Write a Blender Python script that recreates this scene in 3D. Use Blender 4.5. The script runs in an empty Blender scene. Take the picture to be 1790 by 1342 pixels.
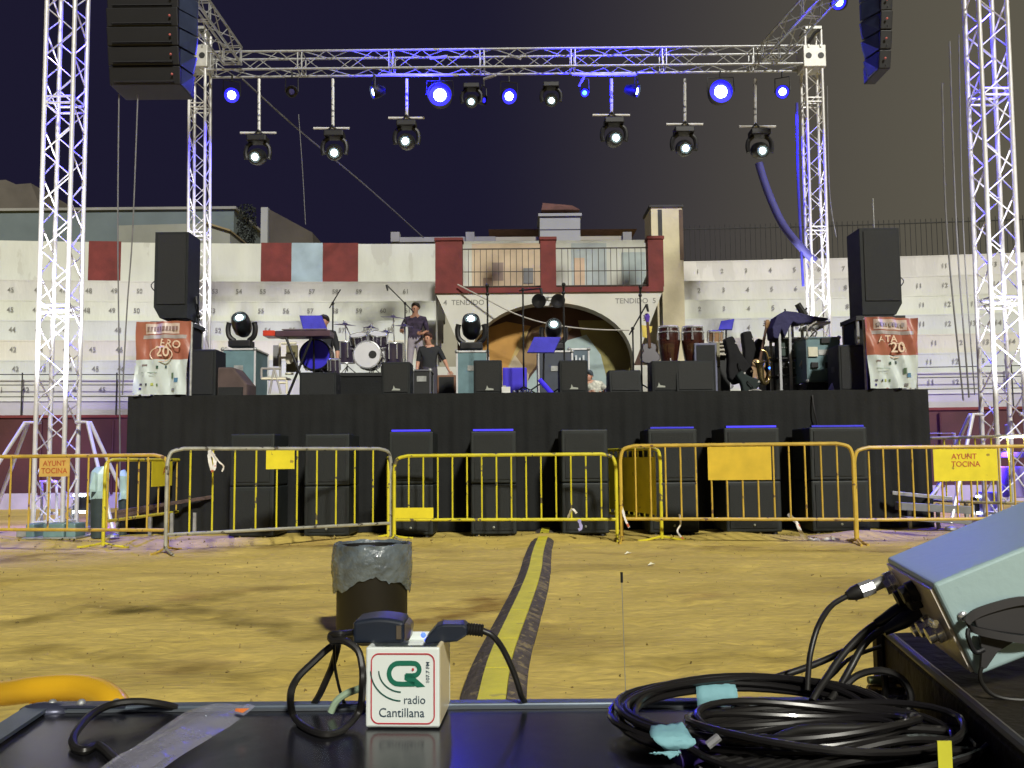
import bpy, math, random
from mathutils import Vector, Matrix, noise
random.seed(11)
S = bpy.context.scene
COL = S.collection
R_ = math.radians
# ------------------------------------------------------------------ camera, sky, key light
F = 1615.0; CH = 0.95; PITCH = math.atan(134 / F); ROLL = R_(-0.5)
CAMR = Matrix.Rotation(R_(90) + PITCH, 3, 'X') @ Matrix.Rotation(ROLL, 3, 'Z')
CAM = Vector((0, 0, CH))
cd = bpy.data.cameras.new('camera'); cam = bpy.data.objects.new('camera', cd); COL.objects.link(cam)
cam.matrix_world = Matrix.Translation(CAM) @ CAMR.to_4x4()
cd.sensor_width = 36; cd.lens = 36 * F / 1790; cd.clip_start = .05; cd.clip_end = 600
S.camera = cam
S.view_settings.view_transform = 'Standard'; S.view_settings.look = 'None'
S.view_settings.exposure = 0.0; S.view_settings.gamma = 1
w = bpy.data.worlds.new('World'); S.world = w; w.use_nodes = True
nt = w.node_tree; nt.nodes.clear()
tc = nt.nodes.new('ShaderNodeTexCoord'); sp = nt.nodes.new('ShaderNodeSeparateXYZ')
mr = nt.nodes.new('ShaderNodeMapRange'); mr.inputs[1].default_value = -.06; mr.inputs[2].default_value = .52
mr.interpolation_type = 'SMOOTHSTEP'
mx = nt.nodes.new('ShaderNodeMix'); mx.data_type = 'RGBA'
mx.inputs[6].default_value = (.0115, .0100, .0270, 1); mx.inputs[7].default_value = (.112, .101, .074, 1)
bg = nt.nodes.new('ShaderNodeBackground'); bg.inputs[1].default_value = 1.0
wo = nt.nodes.new('ShaderNodeOutputWorld')
L = nt.links.new
L(tc.outputs['Generated'], sp.inputs[0]); L(sp.outputs[0], mr.inputs[0]); L(mr.outputs[0], mx.inputs[0])
L(mx.outputs[2], bg.inputs[0]); L(bg.outputs[0], wo.inputs[0])
sd = bpy.data.lights.new('floodlight_key', 'SUN'); sd.energy = 3.5; sd.angle = R_(5); sd.color = (1, .97, .86)
so = bpy.data.objects.new('floodlight_key', sd); COL.objects.link(so)
so.rotation_euler = Vector((.34, -1, .74)).to_track_quat('Z', 'Y').to_euler()

def at(px, py, Y):
    d = CAMR @ Vector(((px - 895) / F, (671 - py) / F, -1))
    return CAM + d * (Y / d.y)
def atz(px, py, z=0.0):
    d = CAMR @ Vector(((px - 895) / F, (671 - py) / F, -1))
    return CAM + d * ((z - CH) / d.z)

# ------------------------------------------------------------------ materials
MATS = {}
def mat(name, col, rough=.6, metal=0., var=.18, scale=6., bump=0., bscale=40., chip=None, chipat=.62, chipscale=18., stretch=None, emis=None, es=0., coat=0., trans=0., alpha=1., spec=.5):
    if name in MATS: return MATS[name]
    m = bpy.data.materials.new(name); m.use_nodes = True; MATS[name] = m
    t = m.node_tree; b = t.nodes['Principled BSDF']; l = t.links.new
    b.inputs['Roughness'].default_value = rough; b.inputs['Metallic'].default_value = metal
    b.inputs['Coat Weight'].default_value = coat; b.inputs['Transmission Weight'].default_value = trans
    b.inputs['Alpha'].default_value = alpha; b.inputs['Specular IOR Level'].default_value = spec
    tcn = t.nodes.new('ShaderNodeTexCoord'); src = tcn.outputs['Object']
    if stretch:
        mp = t.nodes.new('ShaderNodeMapping'); mp.inputs['Scale'].default_value = stretch
        l(src, mp.inputs[0]); src = mp.outputs[0]
    n = t.nodes.new('ShaderNodeTexNoise'); n.inputs['Scale'].default_value = scale; n.inputs['Detail'].default_value = 6
    l(src, n.inputs['Vector'])
    r = t.nodes.new('ShaderNodeValToRGB'); l(n.outputs[0], r.inputs[0])
    r.color_ramp.elements[0].position = .3; r.color_ramp.elements[1].position = .7
    r.color_ramp.elements[0].color = [max(0, c * (1 - var)) for c in col[:3]] + [1]
    r.color_ramp.elements[1].color = [min(1, c * (1 + var * .6)) for c in col[:3]] + [1]
    out = r.outputs[0]
    if chip:
        n2 = t.nodes.new('ShaderNodeTexNoise'); n2.inputs['Scale'].default_value = chipscale; n2.inputs['Detail'].default_value = 5
        l(src, n2.inputs['Vector'])
        r2 = t.nodes.new('ShaderNodeMapRange'); r2.inputs[1].default_value = chipat; r2.inputs[2].default_value = chipat + .02
        l(n2.outputs[0], r2.inputs[0])
        mm = t.nodes.new('ShaderNodeMix'); mm.data_type = 'RGBA'
        l(r2.outputs[0], mm.inputs[0]); l(out, mm.inputs[6]); mm.inputs[7].default_value = (*chip, 1); out = mm.outputs[2]
    l(out, b.inputs['Base Color'])
    if bump:
        n3 = t.nodes.new('ShaderNodeTexNoise'); n3.inputs['Scale'].default_value = bscale; n3.inputs['Detail'].default_value = 5
        l(src, n3.inputs['Vector'])
        bp = t.nodes.new('ShaderNodeBump'); bp.inputs['Strength'].default_value = min(1, bump * 3); bp.inputs['Distance'].default_value = bump * .05
        l(n3.outputs[0], bp.inputs['Height']); l(bp.outputs[0], b.inputs['Normal'])
    if emis:
        b.inputs['Emission Color'].default_value = (*emis, 1); b.inputs['Emission Strength'].default_value = es
    return m

ALU = mat('aluminium_tube', (.74, .74, .76), .38, .25, .12, 9)
ALUD = mat('dull_aluminium', (.45, .46, .48), .45, .4, .2, 9)
STEEL = mat('galvanised_steel', (.42, .43, .42), .5, .5, .3, 14)
CHROME = mat('chrome', (.85, .86, .88), .22, .75, .05, 9)
BLACK = mat('black_paint', (.012, .013, .014), .55, 0, .3, 7, .05, 60)
BLACKM = mat('black_metal', (.013, .013, .016), .5, .2, .3, 9)
RUBBER = mat('black_rubber', (.016, .015, .014), .42, 0, .3, 20)
CLOTHK = mat('black_cloth', (.0075, .0085, .009), .9, 0, .35, 3, .2, 30)
CAB = mat('speaker_cabinet_paint', (.014, .0165, .018), .65, 0, .25, 8, .1, 90, spec=.3)
GRILL = mat('speaker_grille', (.010, .0115, .012), .6, .1, .25, 60, .2, 220)
WOODK = mat('stained_wood', (.14, .045, .02), .3, 0, .3, 8, stretch=(1, 1, 6), coat=.4)
WHITE = mat('white_plaster', (.60, .62, .57), .85, 0, .12, 1.6, .2, 9, chip=(.52, .53, .48), chipat=.62, chipscale=2.2, stretch=(1, 1, .35))
RED = mat('oxblood_paint', (.17, .028, .026), .75, 0, .28, 3, .15, 20)
REDW = mat('barrier_wall_paint', (.075, .020, .021), .7, 0, .3, 1.5, .15, 14)
YEL = mat('yellow_paint_worn', (.68, .60, .03), .42, 0, .18, 8, chip=(.12, .10, .06), chipat=.60, chipscale=11)
ORA = mat('orange_yellow_paint', (.60, .41, .06), .45, 0, .22, 7, chip=(.16, .09, .05), chipat=.63, chipscale=11)
GREYP = mat('bare_galvanised_rail', (.42, .42, .36), .45, .3, .25, 8, chip=(.10, .09, .07), chipat=.62, chipscale=12)
OCHR = mat('mustard_paint', (.80, .46, .02), .28, 0, .12, 6, chip=(.08, .05, .03), chipat=.70, chipscale=9)
YSIGN = mat('yellow_sign_plate', (.78, .66, .03), .45, 0, .12, 6, chip=(.35, .26, .04), chipat=.68, chipscale=9)
TEAL = mat('teal_flight_case', (.14, .24, .27), .5, 0, .2, 5, .1, 80)
SKIN = mat('skin', (.52, .27, .18), .55, 0, .12, 9)
HAIR = mat('dark_hair', (.02, .014, .012), .6, 0, .3, 40)
INK = mat('black_lettering', (.26, .26, .24), .8, 0, .4, 30)
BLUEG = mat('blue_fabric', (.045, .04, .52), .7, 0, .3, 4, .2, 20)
LAMPW = mat('lit_white_lens', (.9, .95, 1), .3, emis=(.80, .95, 1.), es=26.)
LAMPB = mat('lit_blue_lens', (.2, .4, 1), .3, emis=(.03, .32, 1.), es=9.)
LAMPC = mat('lit_blue_white_core', (.8, .9, 1), .3, emis=(.62, .86, 1.), es=22.)
HALO = mat('deep_blue_glow', (.05, .05, .6), .3, emis=(.012, .008, 1.), es=2.2)
LAMPO = mat('small_orange_lamp', (1, .6, .2), .3, emis=(1, .5, .12), es=9.)
LEDB = mat('blue_led', (.1, .2, 1), .3, emis=(.02, .12, 1), es=7.)

# ------------------------------------------------------------------ mesh helpers
_tc = {}
def text_geo(s, bold=.012):
    if s in _tc: return _tc[s]
    cu = bpy.data.curves.new('t', 'FONT'); cu.body = s; cu.size = 1; cu.align_x = 'CENTER'; cu.align_y = 'CENTER'; cu.resolution_u = 3; cu.offset = .003 if s in ('radio', 'Cantillana') else bold
    ob = bpy.data.objects.new('t', cu); COL.objects.link(ob)
    dg = bpy.context.evaluated_depsgraph_get(); me = bpy.data.meshes.new_from_object(ob.evaluated_get(dg))
    g = ([v.co.copy() for v in me.vertices], [tuple(p.vertices) for p in me.polygons])
    bpy.data.objects.remove(ob); bpy.data.curves.remove(cu); bpy.data.meshes.remove(me)
    _tc[s] = g; return g

def cat(pts, n=8, closed=False):
    P = [Vector(p) for p in pts]
    if len(P) < 3: return P
    out = []; N = len(P)
    rng = range(N) if closed else range(N - 1)
    for i in rng:
        if closed: a, b, c, d = P[(i - 1) % N], P[i], P[(i + 1) % N], P[(i + 2) % N]
        else: a, b, c, d = P[max(i - 1, 0)], P[i], P[i + 1], P[min(i + 2, N - 1)]
        for k in range(n):
            t = k / n
            out.append(.5 * ((2 * b) + (c - a) * t + (2 * a - 5 * b + 4 * c - d) * t * t + (3 * b - a - 3 * c + d) * t ** 3))
    if not closed: out.append(P[-1])
    return out

class MB:
    def __init__(s): s.v = []; s.f = []; s.m = []
    def add(s, vs, fs, k=0, M=None):
        o = len(s.v)
        for p in vs:
            p = Vector(p)
            s.v.append(M @ p if M else p)
        for f in fs: s.f.append(tuple(i + o for i in f)); s.m.append(k)
        return s
    def box(s, a, b, k=0, M=None):
        x0, y0, z0 = [min(a[i], b[i]) for i in range(3)]; x1, y1, z1 = [max(a[i], b[i]) for i in range(3)]
        return s.add([(x0, y0, z0), (x1, y0, z0), (x1, y1, z0), (x0, y1, z0), (x0, y0, z1), (x1, y0, z1), (x1, y1, z1), (x0, y1, z1)],
                     [(0, 3, 2, 1), (4, 5, 6, 7), (0, 1, 5, 4), (1, 2, 6, 5), (2, 3, 7, 6), (3, 0, 4, 7)], k, M)
    def cbox(s, c, d, k=0, M=None):
        c = Vector(c); d = Vector(d) / 2
        return s.box(c - d, c + d, k, M)
    def hexa(s, p, k=0):   # 8 points: bottom 4 ccw, top 4 ccw
        return s.add(p, [(0, 3, 2, 1), (4, 5, 6, 7), (0, 1, 5, 4), (1, 2, 6, 5), (2, 3, 7, 6), (3, 0, 4, 7)], k)
    def tube(s, pts, r, n=8, k=0, closed=False, flat=None):
        P = [Vector(p) for p in pts]; N = len(P)
        if N < 2: return s
        rr = r if isinstance(r, (list, tuple)) else [r] * N
        T = []
        for i in range(N):
            a = P[(i - 1) % N] if (closed or i > 0) else P[i]; b = P[(i + 1) % N] if (closed or i < N - 1) else P[i]
            d = b - a; T.append(d.normalized() if d.length > 1e-9 else Vector((0, 0, 1)))
        u = T[0].orthogonal().normalized(); vs = []; fs = []
        for i in range(N):
            u = (u - T[i] * u.dot(T[i]))
            u = u.normalized() if u.length > 1e-6 else T[i].orthogonal().normalized()
            w_ = T[i].cross(u)
            for j in range(n):
                a = 2 * math.pi * j / n; vs.append(P[i] + (u * math.cos(a) + w_ * math.sin(a)) * rr[i])
        for i in range(N if closed else N - 1):
            i2 = (i + 1) % N
            for j in range(n):
                j2 = (j + 1) % n; fs.append((i * n + j, i * n + j2, i2 * n + j2, i2 * n + j))
        if not closed: fs += [tuple(reversed(range(n))), tuple(range((N - 1) * n, N * n))]
        return s.add(vs, fs, k)
    def cyl(s, a, b, r0, r1=None, n=16, k=0):
        return s.tube([a, b], [r0, r0 if r1 is None else r1], n, k)
    def lathe(s, prof, c=(0, 0, 0), n=24, k=0, M=None, axis=None):   # prof (r,z)
        vs = []; fs = []
        q = Vector((0, 0, 1)).rotation_difference(Vector(axis)) if axis is not None else None
        for r, z in prof:
            for j in range(n):
                a = 2 * math.pi * j / n; p = Vector((r * math.cos(a), r * math.sin(a), z))
                if q: p = q @ p
                vs.append(p + Vector(c))
        m_ = len(prof)
        for i in range(m_ - 1):
            for j in range(n):
                j2 = (j + 1) % n; fs.append((i * n + j, i * n + j2, (i + 1) * n + j2, (i + 1) * n + j))
        if prof[0][0] > 1e-6: fs.append(tuple(reversed(range(n))))
        if prof[-1][0] > 1e-6: fs.append(tuple(range((m_ - 1) * n, m_ * n)))
        return s.add(vs, fs, k, M)
    def ball(s, c, r, k=0, n=14, sc=(1, 1, 1)):
        pr = [(max(1e-7, math.sin(math.pi * i / 8)) * r, -math.cos(math.pi * i / 8) * r) for i in range(9)]
        M = Matrix.Translation(Vector(c)) @ Matrix.Diagonal((*sc, 1))
        return s.lathe(pr, (0, 0, 0), n, k, M)
    def prism(s, poly, y0, y1, k=0, M=None):   # polygon in XZ, extruded in Y
        n = len(poly)
        vs = [(x, y0, z) for x, z in poly] + [(x, y1, z) for x, z in poly]
        return s.add(vs, [tuple(range(n)), tuple(reversed(range(n, 2 * n)))] + [(i, i + n, (i + 1) % n + n, (i + 1) % n) for i in range(n)], k, M)
    def text(s, t, o, size, k=0, xd=(1, 0, 0), ud=(0, 0, 1), depth=.0):
        v, f = text_geo(t); o = Vector(o); xd = Vector(xd); ud = Vector(ud)
        return s.add([o + xd * p.x * size + ud * p.y * size for p in v], f, k)
    def build(s, name, mats, parent=None, smooth=False, bevel=0., seg=2, label=None, cat_=None, group=None, kind=None, origin=None):
        if not isinstance(mats, (list, tuple)): mats = [mats]
        root = parent
        while root is not None and root.parent is not None: root = root.parent
        if root is not None: off = Vector(root.location)
        elif origin is not None: off = Vector(origin)
        elif kind == 'structure' or not s.v: off = Vector((0, 0, 0))
        else:
            xs = [p.x for p in s.v]; ys = [p.y for p in s.v]; off = Vector(((min(xs) + max(xs)) / 2, (min(ys) + max(ys)) / 2, min(p.z for p in s.v)))
        me = bpy.data.meshes.new(name); me.from_pydata([tuple(p - off) for p in s.v], [], s.f)
        for m in mats: me.materials.append(m)
        if len(mats) > 1: me.polygons.foreach_set('material_index', s.m)
        if smooth:
            me.polygons.foreach_set('use_smooth', [True] * len(me.polygons))
            try: me.set_sharp_from_angle(angle=R_(40))
            except Exception: pass
        me.update()
        o = bpy.data.objects.new(name, me); COL.objects.link(o)
        if parent is not None: o.parent = parent
        else: o.location = off
        if bevel:
            b = o.modifiers.new('bevel', 'BEVEL'); b.width = bevel; b.segments = seg; b.limit_method = 'ANGLE'; b.angle_limit = R_(50)
        tag(o, label, cat_, group, kind); return o

def tag(o, label=None, cat_=None, group=None, kind=None):
    if label: o['label'] = label
    if cat_: o['category'] = cat_
    if group: o['group'] = group
    if kind: o['kind'] = kind
    return o
def thing(name, label, cat_, loc=(0, 0, 0), group=None, kind=None):
    o = bpy.data.objects.new(name, None); COL.objects.link(o); o.location = loc; o.empty_display_size = .1
    return tag(o, label, cat_, group, kind)
def copy_tree(root, loc, label=None, rz=0., sc=1., group=None, parent=None):
    c = root.copy(); COL.objects.link(c)
    if parent is not None: c.parent = parent
    else:
        c.location = loc; c.rotation_euler = (0, 0, rz); c.scale = (sc, sc, sc)
        if label: c['label'] = label
        if group: c['group'] = group
    for ch in list(root.children):
        copy_tree(ch, None, parent=c)
    return c
def pbox(x0, y0, x1, y1, Y):
    a = at(x0, y0, Y); b = at(x1, y1, Y); return min(a.x, b.x), min(a.z, b.z), max(a.x, b.x), max(a.z, b.z)   # X0,Z0,X1,Z1
def lamp(kind, loc, col, e, parent=None, aim=None, angle=60, size=.05, blend=.6):
    d = bpy.data.lights.new('lamp_light', kind); d.color = col; d.energy = e
    if kind == 'SPOT': d.spot_size = R_(angle); d.spot_blend = blend
    d.shadow_soft_size = size
    o = bpy.data.objects.new('lamp_light', d); COL.objects.link(o)
    off = Vector((0, 0, 0))
    if parent is not None: o.parent = parent; off = Vector(parent.location)
    o.location = Vector(loc) - off
    if aim is not None: o.rotation_euler = (Vector(loc) - Vector(aim)).to_track_quat('Z', 'Y').to_euler()
    return o
# ================================================================== SETTING
# ground: one sheet, fine inside the ring, reaching the horizon
def gmat():
    m = bpy.data.materials.new('arena_sand'); m.use_nodes = True; t = m.node_tree; b = t.nodes['Principled BSDF']; l = t.links.new
    b.inputs['Roughness'].default_value = .95
    tcn = t.nodes.new('ShaderNodeTexCoord')
    def noi(sc, st, det=6, dist=0.):
        mp = t.nodes.new('ShaderNodeMapping'); mp.inputs['Scale'].default_value = st; l(tcn.outputs['Object'], mp.inputs[0])
        n = t.nodes.new('ShaderNodeTexNoise'); n.inputs['Scale'].default_value = sc; n.inputs['Detail'].default_value = det; n.inputs['Distortion'].default_value = dist
        l(mp.outputs[0], n.inputs['Vector']); return n
    n1 = noi(1.0, (.6, 1.1, 1), 9, .9); r1 = t.nodes.new('ShaderNodeValToRGB'); l(n1.outputs[0], r1.inputs[0])
    e = r1.color_ramp.elements; e[0].position = .30; e[0].color = (.43, .315, .068, 1); e[1].position = .62; e[1].color = (.66, .50, .120, 1)
    x = r1.color_ramp.elements.new(.46); x.color = (.58, .435, .098, 1)
    n2 = noi(16, (.8, 1.3, 1), 10); r2 = t.nodes.new('ShaderNodeMapRange'); r2.inputs[1].default_value = .3; r2.inputs[2].default_value = .7; r2.inputs[3].default_value = .86; r2.inputs[4].default_value = 1.1
    l(n2.outputs[0], r2.inputs[0])
    mu = t.nodes.new('ShaderNodeVectorMath'); mu.operation = 'SCALE'; l(r1.outputs[0], mu.inputs[0]); l(r2.outputs[0], mu.inputs['Scale'])
    # reddish damp earth patches
    n4 = noi(.55, (1, 1.6, 1), 4, 1.); r4 = t.nodes.new('ShaderNodeMapRange'); r4.inputs[1].default_value = .60; r4.inputs[2].default_value = .72; r4.inputs[4].default_value = .55; l(n4.outputs[0], r4.inputs[0])
    mm = t.nodes.new('ShaderNodeMix'); mm.data_type = 'RGBA'; l(r4.outputs[0], mm.inputs[0]); l(mu.outputs[0], mm.inputs[6]); mm.inputs[7].default_value = (.34, .20, .06, 1)
    l(mm.outputs[2], b.inputs['Base Color'])
    n3 = noi(11, (.7, 1.3, 1), 12, .5); bp = t.nodes.new('ShaderNodeBump'); bp.inputs['Strength'].default_value = .45; bp.inputs['Distance'].default_value = .035
    l(n3.outputs[0], bp.inputs['Height']); l(bp.outputs[0], b.inputs['Normal']); return m
def gh(x, y):
    h = 0.
    if 2 < y < 19 and abs(x) < 12:
        h += .022 * noise.noise(Vector((x * .9, y * 1.6, 0))) + .010 * noise.noise(Vector((x * 3.2, y * 7, 3)))
        if y < 11: 
            cx_, cy_ = math.floor(x / .42), math.floor(y / .42)
            for i_ in (-1, 0, 1):
                for j_ in (-1, 0, 1):
                    k_ = math.sin((cx_ + i_) * 127.1 + (cy_ + j_) * 311.7) * 43758.5453; k_ -= math.floor(k_); k2 = (k_ * 91.7) % 1
                    if k_ > .45:
                        a_ = k2 * 6.283; dx = x - (cx_ + i_ + k2) * .42; dy = y - (cy_ + j_ + (k_ * 37.3) % 1) * .42; u_ = (dx * math.cos(a_) + dy * math.sin(a_)) / .15; v_ = (-dx * math.sin(a_) + dy * math.cos(a_)) / .06; q_ = u_ * u_ + v_ * v_
                        if q_ < 4: h += -.016 * math.exp(-q_) + .006 * math.exp(-(q_ - 2) ** 2 * 1.5)
        d = (y - 11.35) / .33
        h += .055 * math.exp(-d * d) * (0.6 + noise.noise(Vector((x * 1.3, 7, 1))))
    return h
def axis(lo, hi, st, far):
    a = [lo + i * st for i in range(int(round((hi - lo) / st)) + 1)]
    return [-far, -60, -25] + a + [25, 60, far]
XS = axis(-9, 9, .055, 300); XS = [v for v in XS[:3]] + [-16, -12] + XS[3:-3] + [12, 16] + XS[-3:]; YS = [-300, -40, -5] + [2 + i * .05 for i in range(200)] + [12 + i * .12 for i in range(60)] + [22, 40, 80, 300]
g = MB(); nx = len(XS)
g.v = [Vector((x, y, gh(x, y))) for y in YS for x in XS]
g.f = [(j * nx + i, j * nx + i + 1, (j + 1) * nx + i + 1, (j + 1) * nx + i) for j in range(len(YS) - 1) for i in range(nx - 1)]
g.m = [0] * len(g.f)
g.build('ground', gmat(), smooth=True, kind='structure')

# darker damp wheel tracks and earth patches lying in the sand
def damp(name, pts, wd, col, a_max, seed):
    C_ = cat([Vector((atz(px, py).x, atz(px, py).y, 0)) for px, py in pts], 10); q = MB(); al = []; m_n = 8
    for i, p in enumerate(C_):
        d = (C_[min(i + 1, len(C_) - 1)] - C_[max(i - 1, 0)]).normalized(); s_ = Vector((-d.y, d.x, 0)); e_ = min(1, min(i, len(C_) - 1 - i) / 6)
        for j in range(m_n + 1):
            t_ = j / m_n * 2 - 1; w_ = wd * (1 + .35 * noise.noise(Vector((i * .25, seed, t_)))); pp = p + s_ * t_ * w_; q.v.append(Vector((pp.x, pp.y, gh(pp.x, pp.y) + .007))); al.append(max(0, 1 - t_ * t_) * e_)
    q.f = [(i * (m_n + 1) + j, i * (m_n + 1) + j + 1, (i + 1) * (m_n + 1) + j + 1, (i + 1) * (m_n + 1) + j) for i in range(len(C_) - 1) for j in range(m_n)]; q.m = [0] * len(q.f)
    if (q.v[1] - q.v[0]).cross(q.v[m_n + 1] - q.v[0]).z < 0: q.f = [f[::-1] for f in q.f]
    m = bpy.data.materials.new(name); m.use_nodes = True; t = m.node_tree; b = t.nodes['Principled BSDF']; b.inputs['Roughness'].default_value = .95; b.inputs['Base Color'].default_value = (*col, 1); b.inputs['Specular IOR Level'].default_value = .1
    at_ = t.nodes.new('ShaderNodeAttribute'); at_.attribute_name = 'cover'; n = t.nodes.new('ShaderNodeTexNoise'); n.inputs['Scale'].default_value = 3.5; n.inputs['Detail'].default_value = 8; tc_ = t.nodes.new('ShaderNodeTexCoord'); t.links.new(tc_.outputs['Object'], n.inputs['Vector'])
    mr_ = t.nodes.new('ShaderNodeMapRange'); mr_.inputs[1].default_value = .34; mr_.inputs[2].default_value = .66; t.links.new(n.outputs[0], mr_.inputs[0])
    mu = t.nodes.new('ShaderNodeMath'); mu.operation = 'MULTIPLY'; t.links.new(at_.outputs['Fac'], mu.inputs[0]); t.links.new(mr_.outputs[0], mu.inputs[1]); mu2 = t.nodes.new('ShaderNodeMath'); mu2.operation = 'MULTIPLY'; mu2.inputs[1].default_value = a_max * .5; t.links.new(mu.outputs[0], mu2.inputs[0]); t.links.new(mu2.outputs[0], b.inputs['Alpha'])
    o = q.build(name, m, smooth=True, kind='structure'); ca = o.data.attributes.new('cover', 'FLOAT', 'POINT'); ca.data.foreach_set('value', al)
damp('damp_track', [(120, 1060), (210, 1068), (300, 1068), (400, 1082), (500, 1100), (620, 1122)], .22, (.13, .105, .025), 1.0, 1)
damp('damp_track', [(-60, 1105), (80, 1080), (220, 1070), (400, 1040), (560, 1022)], .20, (.17, .135, .03), .8, 2)
damp('damp_track', [(-60, 1150), (120, 1135), (320, 1165), (480, 1215)], .16, (.20, .15, .035), .7, 3)
damp('earth_patch', [(690, 1085), (760, 1078), (830, 1062), (905, 1035)], .28, (.22, .105, .025), 1.1, 4)
damp('damp_track', [(960, 1150), (1120, 1160), (1300, 1150), (1420, 1160)], .15, (.22, .17, .035), .7, 5)
damp('earth_patch', [(300, 968), (420, 958), (600, 955), (760, 960)], .35, (.16, .10, .03), .9, 6)
damp('earth_patch', [(1100, 955), (1300, 958), (1500, 962), (1640, 955)], .32, (.18, .12, .035), .8, 7)
damp('earth_patch', [(-80, 985), (60, 975), (200, 968)], .5, (.16, .10, .05), .9, 8)
q = MB()
for i in range(1500):
    y = 3.0 + 8.6 * random.random(); x = random.uniform(-.62, .62) * y; r = .004 + .009 * random.random() ** 3; z = gh(x, y)
    if i % 4 == 0: y = random.uniform(10.7, 11.9); x = random.uniform(-7, 7); r *= 1.6; z = gh(x, y)
    c = Vector((x, y, z + r * .3)); p = [c + Vector((random.gauss(0, 1), random.gauss(0, 1), random.gauss(0, .6))).normalized() * r for _ in range(4)]; p.append(c + Vector((0, 0, r)))
    q.add(p, [(0, 1, 4), (1, 2, 4), (2, 3, 4), (3, 0, 4), (0, 3, 2, 1)])
q.build('pebbles', mat('sand_clods', (.34, .26, .09), .95, 0, .5, 2), kind='stuff')

RC = 90.0
def arc(x, Yc, z):   # point of the curved stand whose middle stands at depth Yc
    r = Yc + RC; return Vector((x, math.sqrt(r * r - x * x) - RC, z))
def strip(mb, x0, x1, Y0, z0, Y1, z1, k=0, n=14):
    vs = []; fs = []
    for i in range(n + 1):
        x = x0 + (x1 - x0) * i / n; vs += [arc(x, Y0, z0), arc(x, Y1, z1)]
    for i in range(n): fs.append((2 * i, 2 * i + 2, 2 * i + 3, 2 * i + 1))
    mb.add(vs, fs, k)
def wall_arc(mb, x0, x1, Y, z0, z1, th, k=0, n=14):
    strip(mb, x0, x1, Y, z0, Y, z1, k, n); strip(mb, x0, x1, Y, z1, Y + th, z1, k, n); strip(mb, x1, x0, Y + th, z0, Y + th, z1, k, n)
    for x in (x0, x1):
        mb.add([arc(x, Y, z0), arc(x, Y + th, z0), arc(x, Y + th, z1), arc(x, Y, z1)], [(0, 1, 2, 3)], k)
def zof(py, Y): return at(895, py, Y).z

# barrera: the red wooden ring wall
bt = thing('ring_wall', 'dark red bullring wall with a pale band along its foot, behind the stage', 'ring wall', (0, 20.5, 0))
m_ = MB(); wall_arc(m_, -16, 16, 20.5, 0, .34, .16); m_.build('base_band', mat('pale_band_paint', (.45, .42, .47), .8, 0, .2, 2), bt)
m_ = MB(); wall_arc(m_, -16, 16, 20.53, .342, zof(725, 20.5), .11); m_.build('plank_wall', REDW, bt)
m_ = MB(); wall_arc(m_, -16, 16, 20.49, zof(725, 20.5) + .002, zof(725, 20.5) + .06, .2); m_.build('coping', RED, bt)
m_ = MB()
for i in range(-10, 11):
    if abs(i) > 3: m_.cyl(arc(i * 1.5 + .3, 20.47, .3), arc(i * 1.5 + .3, 20.47, zof(725, 20.5) - .05), .03, n=8)
m_.build('post', REDW, bt)

# grandstands
SY0, SDY = 22.0, .68
def stand(name, label, xa, xb, bounds, rows, top=None):
    o = thing(name, label, 'grandstand', ((xa + xb) / 2, 22, 0))
    tint = [(.66, .67, .62), (.60, .63, .60), (.67, .65, .58), (.58, .61, .60), (.66, .68, .61), (.62, .62, .60), (.64, .63, .62)]
    f = MB(); zb = zof(695, SY0); wall_arc(f, xa, xb, SY0 - .05, 0, zof(697, SY0), .049)
    f.build('front_wall', mat('lilac_white_wall', (.55, .53, .58), .8, 0, .15, 1.5, .1, 10), o)
    for i, py in enumerate(bounds):
        Y = SY0 + SDY * i; z0 = zof(bounds[i - 1], Y - SDY) if i else zof(695, SY0) - .1
        z1 = zof(py, Y)
        t_ = MB(); strip(t_, xa, xb, Y, z0, Y, z1); strip(t_, xa, xb, Y, z1, Y + SDY + .02, z1)
        strip(t_, xa, xb, Y - .007, z1 - .03, Y - .007, z1 + .004); strip(t_, xa, xb, Y - .007, z1 + .004, Y, z1 + .004)
        strip(t_, xa, xb, Y, z1 - .03, Y - .007, z1 - .03)
        mm = mat('concrete_tier_%d' % (i % 7), tint[i % 7], .85, 0, .13, .9, .25, 8, chip=tuple(c * .90 for c in tint[i % 7]), chipat=.58, chipscale=1.3, stretch=(1, 1, .3))
        tr = t_.build('tier', mm, o)
        if i < len(rows) and rows[i]:
            n0, px0, sp, py_, n1 = rows[i]; n = n0; px = px0
            while n <= n1:
                p = at(px, py_, Y)
                if xa + .2 < p.x < xb - .2 and random.random() > .07:
                    pp = arc(p.x, Y - .030, p.z + (Y - arc(p.x, Y, 0).y) * -.0)
                    q = MB(); q.text(str(n), (pp.x, pp.y, (z0 + z1) / 2 + .05), .165 + random.random() * .02); q.build('seat_number', INK, tr)
                n += 1; px += sp * random.uniform(.97, 1.03) if sp else 42
    return o
XL = at(762, 600, 21.5).x; XR = at(1160, 600, 21.5).x
bl = [660, 627, 593, 559, 525, 491]
rl = [(40, -15, 42, 676, 45), (40, -34, 43, 643, 47), (40, -38, 43.5, 609, 51), (42, -36, 42.5, 575, 60), (43, -38, 42, 541, 61), (43, -37, 41.6, 507, 62)]
gl = stand('grandstand', 'white stepped concrete grandstand left of the arch with black seat numbers', -18, XL - .01, bl, rl)
Yt = SY0 + SDY * 6; tw = MB(); zt0 = zof(491, Yt - SDY); zt1 = zof(425, Yt); wall_arc(tw, -18, XL - .01, Yt, zt0, zt1, .25)
bw = tw.build('back_wall', WHITE, gl)
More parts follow.
